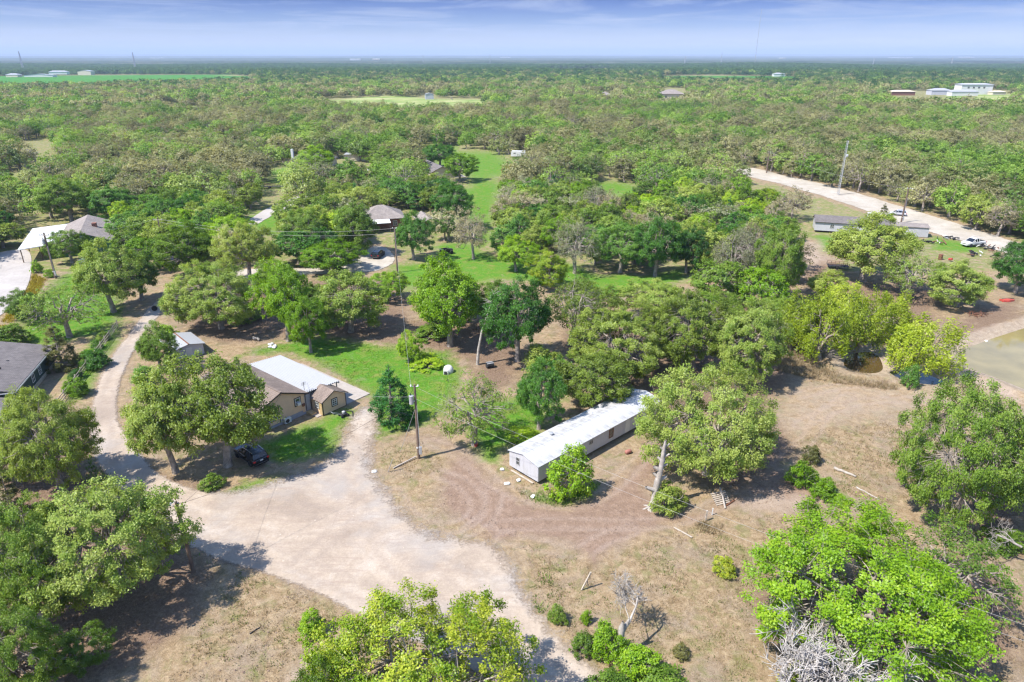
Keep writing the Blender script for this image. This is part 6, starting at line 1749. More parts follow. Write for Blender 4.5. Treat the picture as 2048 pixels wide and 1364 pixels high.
wire('power line from the short pole to the meter pole', top(sp_, 7.2), top(cp_, 8.4), 1.2, 0.013, M_DARK)
wire('power line from the short pole past the black car', top(sp_, 6.9), th.matrix_basis @ Vector((3.4, -0.5, 4.2)), 0.9, 0.011, M_DARK)
wire('power line between the two crossarm poles by the green house', top(lp_, 9.1, 0.8), top(l2_, 9.1, -0.8), 0.8, 0.02)
wire('power line from the crossarm pole to the yard pole', top(l2_, 9.1, 0.8), top(mp_, 9.4), 1.6, 0.02)
wire('second power line from the crossarm pole to the yard pole', top(l2_, 8.6), top(mp_, 8.4), 1.6, 0.02)
wire('power line along the caliche road', top(rp_, 9.2), top(fp_, 7.8), 1.5, 0.02)
g_ = MB().tube([Vector((0, 0, 0)), top(cp_, 6.6) - G(800, 905)], 0.02, 5).build('guy_wire', M_STEEL); g_.location = G(800, 905)
tag(g_, 'slanting stay wire of the transformer pole on the lawn side', 'wire')

def lattice_mast(name, label, px, py, height, w0, w1, r, nseg, mat, gp=None, legs=3):
    g = G(px, py) if gp is None else Vector(gp)
    m = empty(name, (g.x, g.y, float(elev(g.x, g.y)) if g.y < 4300 else 0.0), 0.3, label, 'mast')
    def cn(k, t):
        a = 2 * math.pi * k / legs; rr = (w0 * (1 - t) + w1 * t) / 2
        return Vector((rr * math.cos(a), rr * math.sin(a), height * t))
    for k in range(legs): MB().tube([cn(k, 0), cn(k, 1)], r, 5).build('leg', mat, m)
    for s in range(nseg):
        t0, t1 = s / nseg, (s + 1) / nseg
        br = MB()
        for k in range(legs):
            br.tube([cn(k, t0), cn((k + 1) % legs, t1)], r * 0.6, 4, False)
            br.tube([cn(k, t1), cn((k + 1) % legs, t1)], r * 0.6, 4, False)
        br.build('bracing', mat, m)
    return m
lm_ = lattice_mast('antenna_tower', 'slim grey lattice antenna tower beside the caliche road', 1676, 390, 17.0, 0.75, 0.6, 0.05, 22, M_STEEL)
ds_ = MB().lathe([(0.02, 0), (0.45, 0.15), (0.5, 0.2)], 14, (0, 0, 0), 'y').build('dish', M_WHITE, lm_); ds_.location = (0.2, -0.8, 12.5)
rm_ = lattice_mast('radio_mast', 'very tall thin radio mast above the horizon', 0, 0, 215.0, 2.2, 1.8, 0.2, 60, M_STEEL, (1005, 3050, 0))
for px, dd, hh, lab in ((42, 2500, 62, 'left lattice pylon rising above the far dark ridge'), (268, 2500, 58, 'second lattice pylon above the far dark ridge at the left'), (846, 4200, 50, 'faint thin mast left of the centre on the far ridge'), (980, 4000, 52, 'faint thin mast at the centre of the far ridge'), (1443, 3900, 58, 'thin mast just left of the tall radio mast'), (1370, 3300, 42, 'lattice pylon on the ridge below the horizon warehouse'), (1748, 3400, 40, 'lattice pylon on the far ridge at the right'), (1905, 3600, 42, 'lattice pylon at the far right ridge')):
    dep = dd * CP + 20 * SP
    thin = 'thin' in lab
    lattice_mast('pylon', lab, 0, 0, hh, 3.0 if thin else 8.0, 1.6 if thin else 1.8, 0.45, 12, M_STEEL, ((px - 1024) / FPX * dep, dd, 0), 3 if thin else 4)
# ------------------------------------------------------------------ dead trees, yard things, fences
def wood_thing(name, label, parts, loc, cat, mat=None, rz=0.0):
    t = empty(name, loc, rz, label, cat)
    for nm, me in parts: link(nm, me, t, mat or M_DEADW)
    return t

def bumpy_tube(w, pts, rad, sides=9, seed=0, amp=0.12):
    v, f = tube_np(pts, rad, sides, True)
    c = np.asarray([tuple(p) for p in pts], float)
    rr = np.random.default_rng(seed)
    ring = np.repeat(np.arange(len(c)), sides)
    d = v - c[ring]
    v = c[ring] + d * (1 + rr.uniform(-amp, amp, (len(v), 1)))
    w.v.append(v); w.f.append(f[0] + w.n); w.n += len(v)
    return w

# pale snag with sawn stubs
s0 = G(1303, 1016)
rr = np.random.default_rng(5)
w = Wood()
axis = [(0, 0, -0.1), (0.05, 0, 0.25), (0.12, 0.02, 0.9), (0.20, 0.05, 1.9), (0.42, 0.1, 3.0), (0.55, 0.12, 4.2), (0.66, 0.1, 5.6), (0.72, 0.12, 6.9), (0.76, 0.1, 7.8)]
bumpy_tube(w, axis, [0.66, 0.38, 0.28, 0.25, 0.33, 0.26, 0.25, 0.19, 0.10], 10, 3, 0.24)
snag_me = w.mesh('trunk')
stubs = []
for (z, dx, dy, L, r) in ((2.1, -0.95, -0.2, 1.0, 0.14), (3.2, 0.85, 0.1, 0.8, 0.12), (3.6, -0.6, 0.1, 0.45, 0.10), (4.4, -0.75, 0.0, 0.6, 0.11), (4.8, 0.8, -0.1, 0.5, 0.09), (5.4, -0.5, 0.2, 0.4, 0.09), (5.9, 0.75, 0.0, 0.5, 0.08), (6.6, -0.4, 0, 0.35, 0.07), (7.0, 0.5, 0.0, 0.4, 0.06)):
    i = min(range(len(axis)), key=lambda k: abs(axis[k][2] - z)); a = Vector(axis[i]); a.z = z
    e = a + Vector((dx, dy, 0.45)).normalized() * (L * 0.75 + 0.35)
    q = Wood(); bumpy_tube(q, [a, (a + e) / 2, e], [r * 2.0, r * 1.5, r * 1.25], 7, int(z * 10), 0.2); stubs.append(('stub', q.mesh('stub')))
q = Wood()
for k in range(6):
    an_ = k * 1.05 + 0.3; e = Vector((math.cos(an_) * 1.05, math.sin(an_) * 0.8, -0.06))
    bumpy_tube(q, [Vector((0, 0, 0.30)), e * 0.45 + Vector((0, 0, 0.12)), e], [0.2, 0.13, 0.05], 6, k, 0.1)
M_SNAG = plain('bleached_snag_wood', (0.37, 0.335, 0.30), 0.9, vary=0.35, scale=2.5, bump=0.8, spec=0.1, dirt=(0.30, 0.26, 0.22), dirt_amt=0.7)
wood_thing('snag', 'pale barkless tree snag with sawn stubs beside the dirt drive', [('trunk', snag_me), ('roots', q.mesh('roots'))] + stubs, s0, 'dead tree', M_SNAG)

# tall leaning dead trunk behind the white dome
s1 = G(955, 729)
w = Wood()
pts = [(0, 0, -0.1), (0.2, 0, 2.5), (0.7, 0.2, 5.0), (1.5, 0.3, 7.6), (2.2, 0.4, 9.6), (2.6, 0.4, 11.3)]
bumpy_tube(w, pts, [0.26, 0.21, 0.18, 0.14, 0.09, 0.03], 8, 8, 0.1)
tw = Wood(); rq = np.random.default_rng(9)
for k in range(16):
    t = rq.uniform(0.5, 0.97); i = t * (len(pts) - 1); a = np.array(pts[int(i)]) * (1 - i % 1) + np.array(pts[min(len(pts) - 1, int(i) + 1)]) * (i % 1)
    an_ = rq.uniform(0, 6.28); L = rq.uniform(0.5, 1.8); e = a + np.array([math.cos(an_) * L, math.sin(an_) * L, rq.uniform(-0.2, 0.8)])
    tw.tube([a, (a + e) / 2 + rq.normal(size=3) * 0.12, e], [0.05, 0.035, 0.012], 4)
wood_thing('dead_tree', 'tall leaning dead trunk with broken twigs behind the white dome', [('trunk', w.mesh('trunk')), ('branches', tw.mesh('branches'))], s1, 'dead tree', M_DEADW)

# broken dead tree with a fan of thin grey twigs
s2 = G(1236, 1312)
w = Wood(); bumpy_tube(w, [(0, 0, -0.1), (0.05, 0, 0.9), (0.12, 0.1, 1.8), (0.16, 0.1, 2.7), (0.2, 0.1, 3.3)], [0.36, 0.29, 0.27, 0.24, 0.08], 9, 11, 0.14)
w2 = Wood(); bumpy_tube(w2, [(0.1, 0.1, 2.0), (0.55, 0.3, 2.9), (0.7, 0.3, 3.4)], [0.17, 0.15, 0.08], 8, 12, 0.14)
fan = dead_tree(31, 9.0, 0.62, 4, 0.12, 0.27, 0.02, (4, 6), (0.4, 0.3, 2.4), (0.66, 0.5, 0.45), 0.022)
wood_thing('broken_tree', 'broken grey dead tree with a fan of bare twigs in the dry field', [('trunk', w.mesh('trunk')), ('trunk', w2.mesh('trunk')), ('twigs', fan)], s2, 'dead tree', M_DEADW)

# dead brush in front of the bright oak
g_ = G(1640, 1415)
parts = []
for k in range(6):
    parts.append(('branches', dead_tree(50 + k, 11.5, 0.7, 4, 0.13, 0.28, -0.04, (4, 6), (rr.normal() * 0.9, rr.normal() * 0.5, 0.8), (-0.75 + 0.28 * k, -0.35 + 0.2 * (k % 3), 0.85), 0.036)))
M_BRUSH = plain('grey_dead_brush', (0.44, 0.41, 0.385), 0.9, vary=0.3, scale=2.0, spec=0.1)
wood_thing('dead_brush', 'big grey tangle of dead branches against the huge bright oak', parts, g_, 'dead tree', M_BRUSH)
g_ = G(2030, 1130)
wood_thing('dead_bough', 'bare pale bough at the right edge behind the huge oak', [('branches', dead_tree(71, 7.5, 0.7, 4, 0.11, 0.32, 0.1, (3, 4), (0, 0, 2.0), (-0.7, 0.1, 0.35)))], g_, 'dead tree', M_DEADW)
g_ = G(72, 325)
wood_thing('bare_dead_oak', 'bare dark dead oak standing out in the woods at the upper left', [('branches', dead_tree(75, 17.0, 0.85, 5, 0.42, 0.24, 0.0, (3, 4), rmin=0.05))], g_, 'dead tree', M_DEADW)
for k, (px, py, hh, lab) in enumerate([(1430, 405, 8.5, 'bleached bare tree in the thicket left of the caliche road'), (1395, 352, 8, 'small white bare tree near the head of the caliche road'), (360, 395, 7, 'grey bare tree in the woods behind the yellow-green oaks'), (640, 205, 10, 'far pink-grey bare tree at the hay field'), (905, 200, 11, 'far pale bare tree beside the grey field shed'), (1650, 720, 4.5, 'pale dead stems at the foot of the tallest willow'), (985, 300, 8, 'grey bare tree at the far lawn corner')]):
    g_ = G(px, py)
    wood_thing('bare_dead_tree', lab, [('branches', dead_tree(80 + k, hh, 0.9, 4, 0.16 + 0.01 * hh, 0.26, -0.05, (4, 5)))], g_, 'dead tree', M_DEADW)

def log(name, label, a, b, r, mat, seed=0, cat='log'):
    d = b - a
    w = Wood(); n = 6
    rq = np.random.default_rng(seed)
    pts = [Vector((d.x * k / n, d.y * k / n, d.z * k / n)) + Vector((rq.normal() * r * 0.4, rq.normal() * r * 0.4, 0)) for k in range(n + 1)]
    v, f = tube_np(pts, [r * (1.1 - 0.35 * k / n) for k in range(n + 1)], 8, True)
    me = mesh_np(name, v, f, smooth=False)
    o = link(name, me, None, mat); o.location = a + Vector((0, 0, r * 0.8))
    return tag(o, label, cat)
log('fallen_log', 'pale fallen log in the dry field behind the weed clumps', G(1668, 938), G(1712, 955), 0.16, M_SNAG, 1)
log('dark_log', 'thin grey fallen branch in the grass below the pale fallen log', G(1712, 975), G(1758, 1000), 0.08, M_DEADW, 2)
log('lawn_log', 'short thick log lying on the lawn by the slim oak', G(505, 678), G(520, 682), 0.28, M_SNAG, 3)
log('twig', 'thin dark branch on the bare earth below the round bush', G(500, 1268), G(519, 1256), 0.05, M_DARK, 4, 'branch')
log('roadside_log', 'pale log in the leaf litter behind the tall curved oak', G(370, 870), G(392, 880), 0.12, M_SNAG, 6)
# rubble heap of white stones on the lawn
for k in range(7):
    g_ = G(538 + rr.uniform(0, 24), 688 + rr.uniform(0, 8))
    mb = MB().lathe([(0.05, 0), (0.32, 0.05), (0.30, 0.2), (0.12, 0.3)], 7, (0, 0, 0))
    mb.v = [(x * rr.uniform(0.8, 1.4), y * rr.uniform(0.7, 1.2), z * rr.uniform(0.7, 1.1)) for x, y, z in mb.v]
    o = mb.build('stone', M_WHITE); o.location = g_; o.rotation_euler = (0, 0, rr.uniform(0, 6))
    tag(o, 'white stone in the small heap on the lawn behind the patio roof', 'stone', 'white stones heaped on the lawn')

def plank_between(name, label, a, b, w=0.09, t=0.05, mat=None, cat='post'):
    d = b - a; L = d.length
    o = MB().box(0, L, -w / 2, w / 2, -t / 2, t / 2).build(name, mat or M_WOODP)
    o.rotation_mode = 'QUATERNION'; o.rotation_quaternion = d.to_track_quat('X', 'Z'); o.location = a
    return tag(o, label, cat)
plank_between('leaning_post', 'grey leaning post propped in the dry field', G(1163, 1180), G(1163, 1180) + Vector((0.75, 0.25, 1.7)), 0.13, 0.1)
plank_between('prop', 'short prop against the grey leaning post', G(1176, 1172), G(1163, 1180) + Vector((0.45, 0.15, 1.0)), 0.09, 0.07)
plank_between('board', 'long pale board lying at the edge of the dirt', G(1348, 1056) + Vector((0, 0, 0.08)), G(1384, 1076) + Vector((0, 0, 0.08)), 0.16, 0.05, M_WOODP, 'board')
plank_between('pipe', 'pale pipe lying on the grass below the transformer pole', G(787, 938) + Vector((0, 0, 0.12)), G(832, 917) + Vector((0, 0, 0.25)), 0.12, 0.1, M_CONC2, 'pipe')
plank_between('stake', 'thin pale stake standing left of the transformer pole', G(776, 944), G(776, 944) + Vector((0.6, 0.1, 1.6)), 0.09, 0.07, M_CONC2, 'stake')
plank_between('fence_post', 'lone grey fence post by the fallen gate', G(1411, 1042), G(1411, 1042) + Vector((0.02, 0, 1.25)), 0.14, 0.14)
plank_between('white_stake', 'short white stake between the fence post and fallen gate', G(1424, 1030), G(1424, 1030) + Vector((0.02, 0, 0.8)), 0.10, 0.08, M_WHITE, 'stake')
# fallen gate of slats
gt = empty('fallen_gate', G(1432, 1012), 0.35, 'fallen slatted wooden gate propped on a grey post', 'gate')
Mt = Matrix.Rotation(0.55, 4, 'X')
for k in range(7): MB().box(0, 1.7, 0.20 * k, 0.20 * k + 0.12, 0.10, 0.14, Mt).build('slat', M_WOODP, gt)
for xx in (0.05, 0.8, 1.55): MB().box(xx, xx + 0.1, 0, 1.35, 0.04, 0.095, Mt).build('batten', M_DARK, gt)
MB().tube([(0.6, -0.7, 0.05), (0.95, 0.4, 0.75), (1.2, 1.2, 1.1)], [0.10, 0.09, 0.08], 7).build('post', M_CONC2, gt)
MB().tube([(1.0, -0.35, 0.08), (2.3, 0.1, 0.08)], 0.09, 7).build('rail', M_RUST, gt)

# white igloo dog house
dm = empty('dog_house', G(897, 744), -0.3, 'white dome shaped dog house on the lawn edge', 'dog house')
MB().lathe([(0.74, 0), (0.74, 0.25), (0.70, 0.55), (0.58, 0.82), (0.36, 1.0), (0.05, 1.06)], 20).build('dome', M_WHITE, dm, smooth=True)
MB().prism([(-0.36, 0), (0.36, 0), (0.36, 0.42), (0.22, 0.62), (-0.22, 0.62), (-0.36, 0.42)], -1.0, -0.62).build('porch', M_WHITE, dm)
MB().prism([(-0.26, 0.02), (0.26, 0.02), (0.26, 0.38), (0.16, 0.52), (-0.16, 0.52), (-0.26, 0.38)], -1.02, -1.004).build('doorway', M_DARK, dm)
kt = empty('charcoal_drum', G(980, 735), 0.4, 'dark drum lying beside the leaning dead trunk', 'drum')
MB().lathe([(0.05, -0.55), (0.40, -0.55), (0.42, -0.5), (0.40, 0), (0.42, 0.5), (0.40, 0.55), (0.05, 0.55)], 16, (0, 0, 0.42), 'x').build('barrel', M_DARK, kt)
MB().box(-0.5, 0.5, -0.35, 0.35, 0.72, 0.80).build('lid', M_STEEL, kt)
rt = empty('red_tank', G(1256, 907), 0.5, 'small rust-red tank on the dirt beside the mobile home', 'tank')
MB().lathe([(0.03, -0.5), (0.22, -0.47), (0.30, -0.35), (0.30, 0.35), (0.22, 0.47), (0.03, 0.5)], 14, (0, 0, 0.32), 'x').build('barrel', plain('faded_pink_red', (0.33, 0.14, 0.11), 0.8, vary=0.3), rt, smooth=True)
for xx in (-0.25, 0.25): MB().box(xx - 0.05, xx + 0.05, -0.22, 0.22, 0, 0.14).build('foot', M_DARK, rt)
rt.scale = (0.8,) * 3
rb = empty('red_bucket', G(952, 893), 0, 'small red bucket at the foot of the thin grey-green oak', 'bucket')
MB().lathe([(0.16, 0), (0.22, 0.42), (0.20, 0.42), (0.15, 0.05)], 12).build('pail', M_RED, rb)
MB().tube([(-0.21, 0, 0.4), (-0.12, 0, 0.62), (0.12, 0, 0.62), (0.21, 0, 0.4)], 0.012, 5).build('handle', M_STEEL, rb)
lt = empty('white_tub', G(348, 1010), 0.5, 'crushed white tub on the gravel by the short pole', 'tub')
MB().lathe([(0.22, 0), (0.40, 0.22), (0.42, 0.22), (0.30, 0.0)], 9).build('bowl', M_WHITE, lt)
# junk by the annex
jk = empty('push_mower', G(688, 832), 0.7, 'dark push mower left on the grass by the annex', 'mower')
MB().box(-0.35, 0.35, -0.28, 0.28, 0.15, 0.32).build('deck', M_DARK, jk, bevel=0.05)
MB().lathe([(0.16, 0), (0.18, 0.2), (0.08, 0.26)], 12, (0, 0, 0.32)).build('engine', M_STEEL, jk)
for xx in (-0.32, 0.32):
    for yy in (-0.32, 0.32): MB().lathe([(0.04, -0.04), (0.14, -0.04), (0.14, 0.04), (0.04, 0.04)], 12, (xx, yy, 0.14), 'y').build('wheel', M_TYRE, jk)
MB().tube([(-0.3, -0.22, 0.3), (-1.2, -0.22, 0.8), (-1.25, 0.22, 0.82), (-0.3, 0.22, 0.3)], 0.02, 5).build('handle', M_STEEL, jk)
MB().tube([(0.6, -0.8, 0.06), (1.1, 0.3, 0.06), (0.5, 0.9, 0.06)], 0.05, 6).build('hose', M_DARK, jk)
jk.scale = (1.25,) * 3
# junk along the caliche road yard
for px, py, mat, lab in ((1880, 519, M_RUST, 'upright rusty red drum in the junk yard'), (1897, 522, M_RED, 'tipped red drum beside the upright rusty drum')):
    d = empty('drum', G(px, py), 0.3, lab, 'drum')
    o = MB().lathe([(0.05, 0), (0.42, 0), (0.45, 0.05), (0.43, 0.5), (0.45, 0.6), (0.43, 1.1), (0.45, 1.2), (0.05, 1.2)], 14).build('barrel', mat, d)
    if 'tipped' in lab: d.rotation_euler = (1.3, 0, 0.4); d.location.z = 0.42; d.scale = (0.6,) * 3
    MB().lathe([(0.46, 0.58), (0.46, 0.64)], 14).build('hoop', M_DARK, d)
for i, (px, py, lab) in enumerate(((1865, 487, 'dark scrap tyre heap end by the white trailer'), (1900, 478, 'scrap heap piece in front of the white pickup'), (1950, 510, 'tangle of rusty scrap right of the drums'), (1820, 560, 'dark scrap under the grey-green oak'), (1975, 497, 'white scrap sheet at the road edge'))):
    t = empty('scrap_heap', G(px, py), rr.uniform(0, 6), lab, 'scrap')
    for k in range(11):
        a = Vector((rr.normal() * 1.3, rr.normal() * 0.9, 0.25)); e = a + Vector((rr.normal() * 0.9, rr.normal() * 0.9, rr.uniform(-0.1, 0.7)))
        MB().tube([a, (a + e) / 2 + Vector((0, 0, 0.1)), e], [0.12, 0.14, 0.08], 6).build('scrap_piece', (M_DARK, M_RUST, M_STEEL, M_WHITE)[(k + i) % 4 if k % 2 else 0], t)
    for k in range(3):
        MB().lathe([(0.18, -0.1), (0.33, -0.1), (0.36, 0), (0.33, 0.1), (0.18, 0.1)], 14, (rr.normal(), rr.normal() * 0.7, 0.25 + 0.15 * k)).build('tyre', M_TYRE, t)
pl = empty('red_dinghy', G(2015, 602), 0.1, 'small upturned red dinghy on the pond bank', 'boat')
loft([(-1.3, [(0.5, 0.02), (0.45, 0.3), (0.02, 0.42)]), (0, [(0.62, 0.02), (0.55, 0.35), (0.02, 0.5)]), (1.3, [(0.12, 0.02), (0.08, 0.25), (0.02, 0.3)])]).build('hull', M_RED, pl)
MB().box(-1.25, 1.2, -0.02, 0.02, 0.42, 0.52).build('keel', M_DARK, pl)
bs = empty('brush_pile', G(1950, 632), 0, 'reddish pile of cut branches on the pond bank under the oak', 'brush')
for k in range(26):
    a = Vector((rr.normal() * 0.9, rr.normal() * 0.6, 0.1)); e = a + Vector((rr.normal() * 1.0, rr.normal() * 0.8, rr.uniform(0.1, 0.9)))
    MB().tube([a, e], [0.05, 0.02], 4).build('cut_branch', M_RUST, bs)
sw = empty('rubber_ring', G(310, 622), 0.4, 'dark tyre leaning at the lane edge below the fence oak', 'tyre')
MB().lathe([(0.25, -0.12), (0.45, -0.14), (0.5, 0), (0.45, 0.14), (0.25, 0.12)], 16, (0, 0, 0.5), 'y').build('tread', M_TYRE, sw)
MB().lathe([(0.05, -0.08), (0.26, -0.08), (0.26, 0.08), (0.05, 0.08)], 12, (0, 0, 0.5), 'y').build('hub', M_RUST, sw)

# litter scattered round the mobile home
for k, (px, py, lab) in enumerate(((1014, 968, 'white scrap on the grass at the mobile home end'), (1037, 962, 'pale scrap nearer the mobile home end wall'), (1066, 994, 'small white scrap below the mobile home corner'), (1004, 940, 'heap of white chunks at the mobile home corner'), (1325, 938, 'white scrap beside the pale snag'), (748, 944, 'white lid in the weeds by the pale stake'), (1972, 681, 'white float drifting on the pond'))):
    g_ = G(px, py); 
    mb = MB().lathe([(0.02, 0), (0.26, 0.02), (0.24, 0.12), (0.03, 0.16)], 8)
    mb.v = [(x * rr.uniform(0.7, 1.4), y * rr.uniform(0.6, 1.2), z + (0.02 if z < 0.05 else rr.uniform(-0.03, 0.06))) for x, y, z in mb.v]
    o = mb.build('litter', M_WHITE); o.location = g_ + Vector((0, 0, -0.14 if 'pond' in lab else 0.02)); tag(o, lab, 'litter')

# board fence beside the lane, overgrown
fa, fb = G(118, 815), G(236, 655)
fn = empty('lane_fence', (0, 0, 0), 0, 'weathered board fence with vines along the lane', 'fence')
d = (fb - fa); nrm = d.normalized(); nP = 12
for k in range(nP + 1):
    q = fa + d * k / nP
    MB().box(q.x - 0.06, q.x + 0.06, q.y - 0.06, q.y + 0.06, -0.1, 1.35).build('post', M_WOODP, fn)
for k in range(nP):
    q0, q1 = fa + d * k / nP, fa + d * (k + 1) / nP
    for z in (0.35, 0.75, 1.15):
        o = MB().box(0.0, (q1 - q0).length - 0.02, -0.02, 0.02, z - 0.07, z + 0.07).build('rail', M_WOODP, fn)
        o.location = q0 + Vector((nrm.y, -nrm.x, 0)) * 0.08; o.rotation_euler = (0, 0, math.atan2(nrm.y, nrm.x))
for k, (t, s) in enumerate(((0.15, 2.0), (0.3, 2.4), (0.42, 2.0), (0.55, 2.6), (0.68, 2.2), (0.8, 2.8))):
    q = fa + d * t + Vector((rr.normal() * 0.3 - 0.5, rr.normal() * 0.3, 0))
    put_tree('vine_shrub', 'bush', k, ('bright', 'dark', 'mid')[k % 3], q.x, q.y, s, 1.7, ('first', 'second', 'third', 'fourth', 'fifth', 'sixth')[k] + ' vine-covered shrub on the lane fence counted from its near end', 'shrub', 'shrubs on the lane fence')

# ------------------------------------------------------------------ grass, weeds, stones on the ground (uncountable)
def blades(name, label, pts, h, w, mat, seed, spread=0.12, n=7, kind='stuff'):
    rq = np.random.default_rng(seed)
    P = np.repeat(pts, n, axis=0); m = len(P)
    P = P + np.column_stack([rq.normal(size=(m, 2)) * spread, np.zeros(m)])
    an = rq.uniform(0, 2 * np.pi, m); hh = h * rq.uniform(0.5, 1.3, m); ln = rq.normal(size=(m, 2)) * 0.45 * hh[:, None]
    dx = np.column_stack([np.cos(an), np.sin(an), np.zeros(m)]) * w * rq.uniform(0.6, 1.4, m)[:, None]
    top_ = P + np.column_stack([ln, hh])
    V = np.stack([P - dx, P + dx, top_], 1).reshape(-1, 3)
    me = mesh_np(name, V, np.arange(3 * m).reshape(-1, 3), {'tone': np.repeat(rq.uniform(0, 1, m), 3)})
    return tag(link(name, me, None, mat), label, 'grass', kind='stuff')

def field_points(polys, n, seed, avoid=(), clump=0.0, lo=0.45):
    rq = np.random.default_rng(seed); out = []
    for pxs in polys:
        q = np.array(gpoly(pxs)); a, b = q.min(0), q.max(0)
        area = (b - a).prod()
        P = rq.uniform(a, b, (int(n * area) + 1, 2))
        P = P[poly_dist(P, q) < 0]
        out.append(P)
    P = np.concatenate(out)
    for av in avoid: P = P[poly_dist(P, np.array(gpoly(av))) > 0.1]
    if clump: P = P[fbm(P[:, 0] * clump, P[:, 1] * clump, seed) > lo]
    return np.column_stack([P, np.zeros(len(P)) - 0.02])

M_DRYG = leaf_material('dry_grass_blades', (0.15, 0.105, 0.055), (0.28, 0.21, 0.12), (0.42, 0.34, 0.21), var=0.0, trans=0.25)
M_GRNG = leaf_material('green_grass_blades', (0.045, 0.11, 0.006), (0.10, 0.22, 0.010), (0.20, 0.33, 0.03), var=0.0, trans=0.3)
M_WEED = leaf_material('weed_blades', (0.07, 0.10, 0.02), (0.15, 0.19, 0.04), (0.26, 0.28, 0.09), var=0.0, trans=0.3)
ROADS = [GRAVEL, DIRT_TRACK, POND]
DRYF = [[(1040, 1085), (1200, 1130), (1300, 1080), (1420, 1040), (1560, 1030), (1620, 1060), (1500, 1200), (1540, 1364), (1250, 1364), (1100, 1240)], [(330, 1364), (480, 1140), (640, 1200), (760, 1270), (640, 1364)],
        [(1560, 900), (1640, 860), (1820, 840), (1850, 900), (1900, 990), (1760, 1010), (1690, 990)], [(740, 900), (840, 880), (900, 940), (800, 960)], [(1700, 740), (1560, 740), (1640, 770), (1860, 785), (1800, 760)],
        [(1850, 1200), (2048, 1180), (2048, 1364), (1900, 1364)], [(1010, 985), (1060, 960), (1180, 1010), (1080, 1030)]]
blades('dry_grass', 'dry tan grass tufts over the fields', field_points(DRYF, 7.0, 3, ROADS, 0.4, 0.42), 0.20, 0.018, M_DRYG, 4)
blades('weeds', 'olive weeds scattered in the dry grass', field_points(DRYF, 2.6, 13, ROADS, 0.3, 0.52), 0.22, 0.03, M_WEED, 14, 0.2)
blades('lawn_grass', 'green lawn grass tufts', field_points(LAWNS[:5] + [LAWNS[8], LAWNS[9], LAWNS[17]], 8.0, 5, ROADS, 0.35, 0.36), 0.13, 0.02, M_GRNG, 6)
M_OCHRE = leaf_material('ochre_verge_blades', (0.20, 0.15, 0.01), (0.34, 0.27, 0.02), (0.48, 0.40, 0.05), var=0.0, trans=0.3)
blades('verge_flowers', 'yellow ochre flowers along the concrete drive', field_points([[(68, 548), (92, 560), (60, 610), (20, 650), (-10, 660), (30, 610), (58, 575)]], 14.0, 31, [CONC], 0.4, 0.3), 0.35, 0.05, M_OCHRE, 32, 0.2)
blades('tall_grass', 'tall pale grass along the ditch and fences', field_points([[(1560, 725), (1700, 742), (1800, 770), (1790, 782), (1660, 765), (1550, 742)], [(1395, 1045), (1450, 1050), (1440, 1075), (1390, 1062)], [(1590, 600), (1640, 730), (1560, 730)]], 16.0, 7, (), 0.5, 0.3), 0.55, 0.02, M_DRYG, 8, 0.15)
blades('verge_weeds', 'green weeds at the mobile home corner and road verges', field_points([LAWNS[4], [(180, 880), (240, 985), (420, 1118), (430, 1150), (300, 1080), (170, 960)], [(1095, 1130), (1130, 1250), (1090, 1240), (1050, 1190)], [(1580, 930), (1660, 985), (1690, 1010), (1620, 985)]], 9.0, 9, [GRAVEL], 0.5, 0.45), 0.30, 0.03, M_GRNG, 10, 0.2)
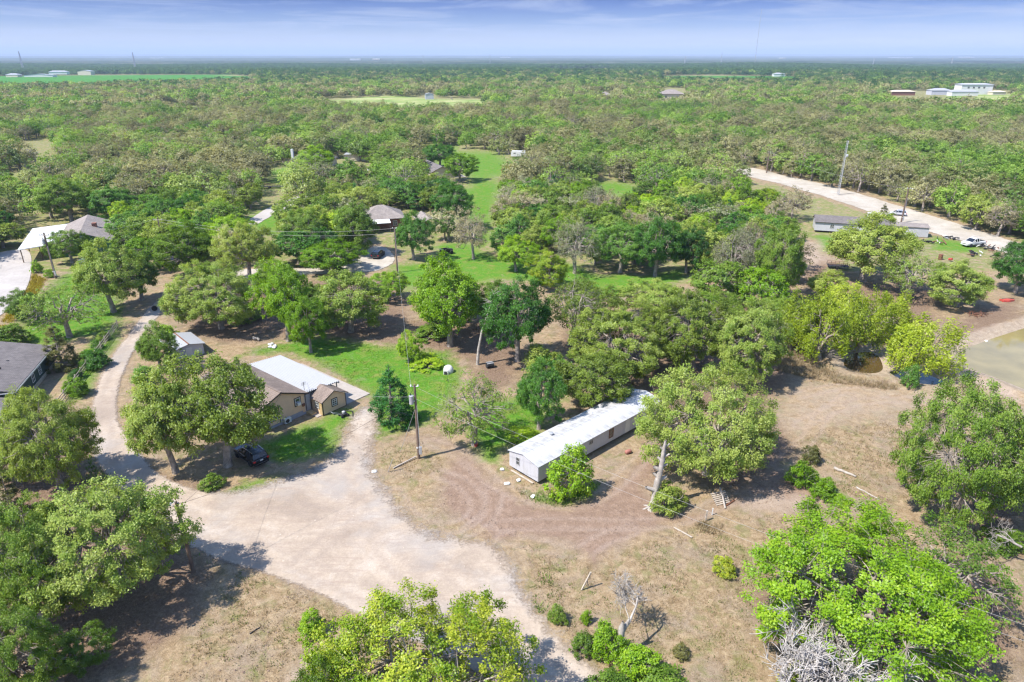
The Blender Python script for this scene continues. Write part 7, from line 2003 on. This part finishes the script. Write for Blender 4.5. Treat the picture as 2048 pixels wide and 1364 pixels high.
# stones and clods
def clods(name, label, pts, s, mat, seed):
    rq = np.random.default_rng(seed); m = len(pts)
    base = np.array([[1, 0, 0], [0, 1, 0], [-1, 0, 0], [0, -1, 0], [0, 0, 0.8]])
    sc = s * rq.uniform(0.4, 1.5, (m, 1, 1)); an = rq.uniform(0, 6.28, m)
    R = np.stack([np.column_stack([np.cos(an), -np.sin(an), 0 * an]), np.column_stack([np.sin(an), np.cos(an), 0 * an]), np.tile([0, 0, 1.0], (m, 1))], 1)
    V = np.einsum('mij,kj->mki', R, base) * sc * rq.uniform(0.7, 1.2, (m, 5, 1)) + pts[:, None, :]
    F = np.array([[0, 1, 4], [1, 2, 4], [2, 3, 4], [3, 0, 4]])
    F = (F[None] + 5 * np.arange(m)[:, None, None]).reshape(-1, 3)
    return tag(link(name, mesh_np(name, V.reshape(-1, 3), F), None, mat), label, 'gravel', kind='stuff')
M_CLOD = plain('pale_stones', (0.42, 0.36, 0.30), 0.9, vary=0.3, scale=0.7)
M_CLODD = plain('brown_clods', (0.20, 0.14, 0.105), 0.95, vary=0.3, scale=0.7)
pt = field_points([GRAVEL], 0.35, 21, (), 0.3, 0.5); pt[:, 2] = 0.06
clods('loose_gravel', 'loose pale stones on the gravel road', pt, 0.06, M_CLOD, 22)
pt = field_points([DIRT_TRACK] + DRYF + LITTER[:4], 0.9, 23, [GRAVEL], 0.3, 0.45); pt[:, 2] = 0.02
clods('dirt_clods', 'brown clods and litter on the bare ground', pt, 0.08, M_CLODD, 24)
# fallen leaves and sticks under the oaks
pt = field_points(LITTER[:4] + LITTER[6:8], 2.2, 25, [GRAVEL], 0.3, 0.40)
blades('leaf_litter', 'brown leaf litter under the oaks', pt, 0.10, 0.05, plain('dry_leaves', (0.24, 0.16, 0.105), 0.95, vary=0.4, scale=1.0), 26, 0.3, 5)
# ------------------------------------------------------------------ haze
def haze_box():
    mb = MB().box(-33000, 33000, -1200, 43000, -4.0, 260.0)
    m, nt, out = mat_new('pale_air')
    v = N(nt, 'ShaderNodeVolumePrincipled')
    v.inputs['Color'].default_value = (0.62, 0.76, 1.0, 1)
    v.inputs['Density'].default_value = 0.00010
    v.inputs['Anisotropy'].default_value = 0.0
    nt.links.new(v.outputs[0], out.inputs['Volume'])
    o = mb.build('haze', m)
    tag(o, 'pale blue haze over the distant country', 'haze', kind='stuff')
haze_box()
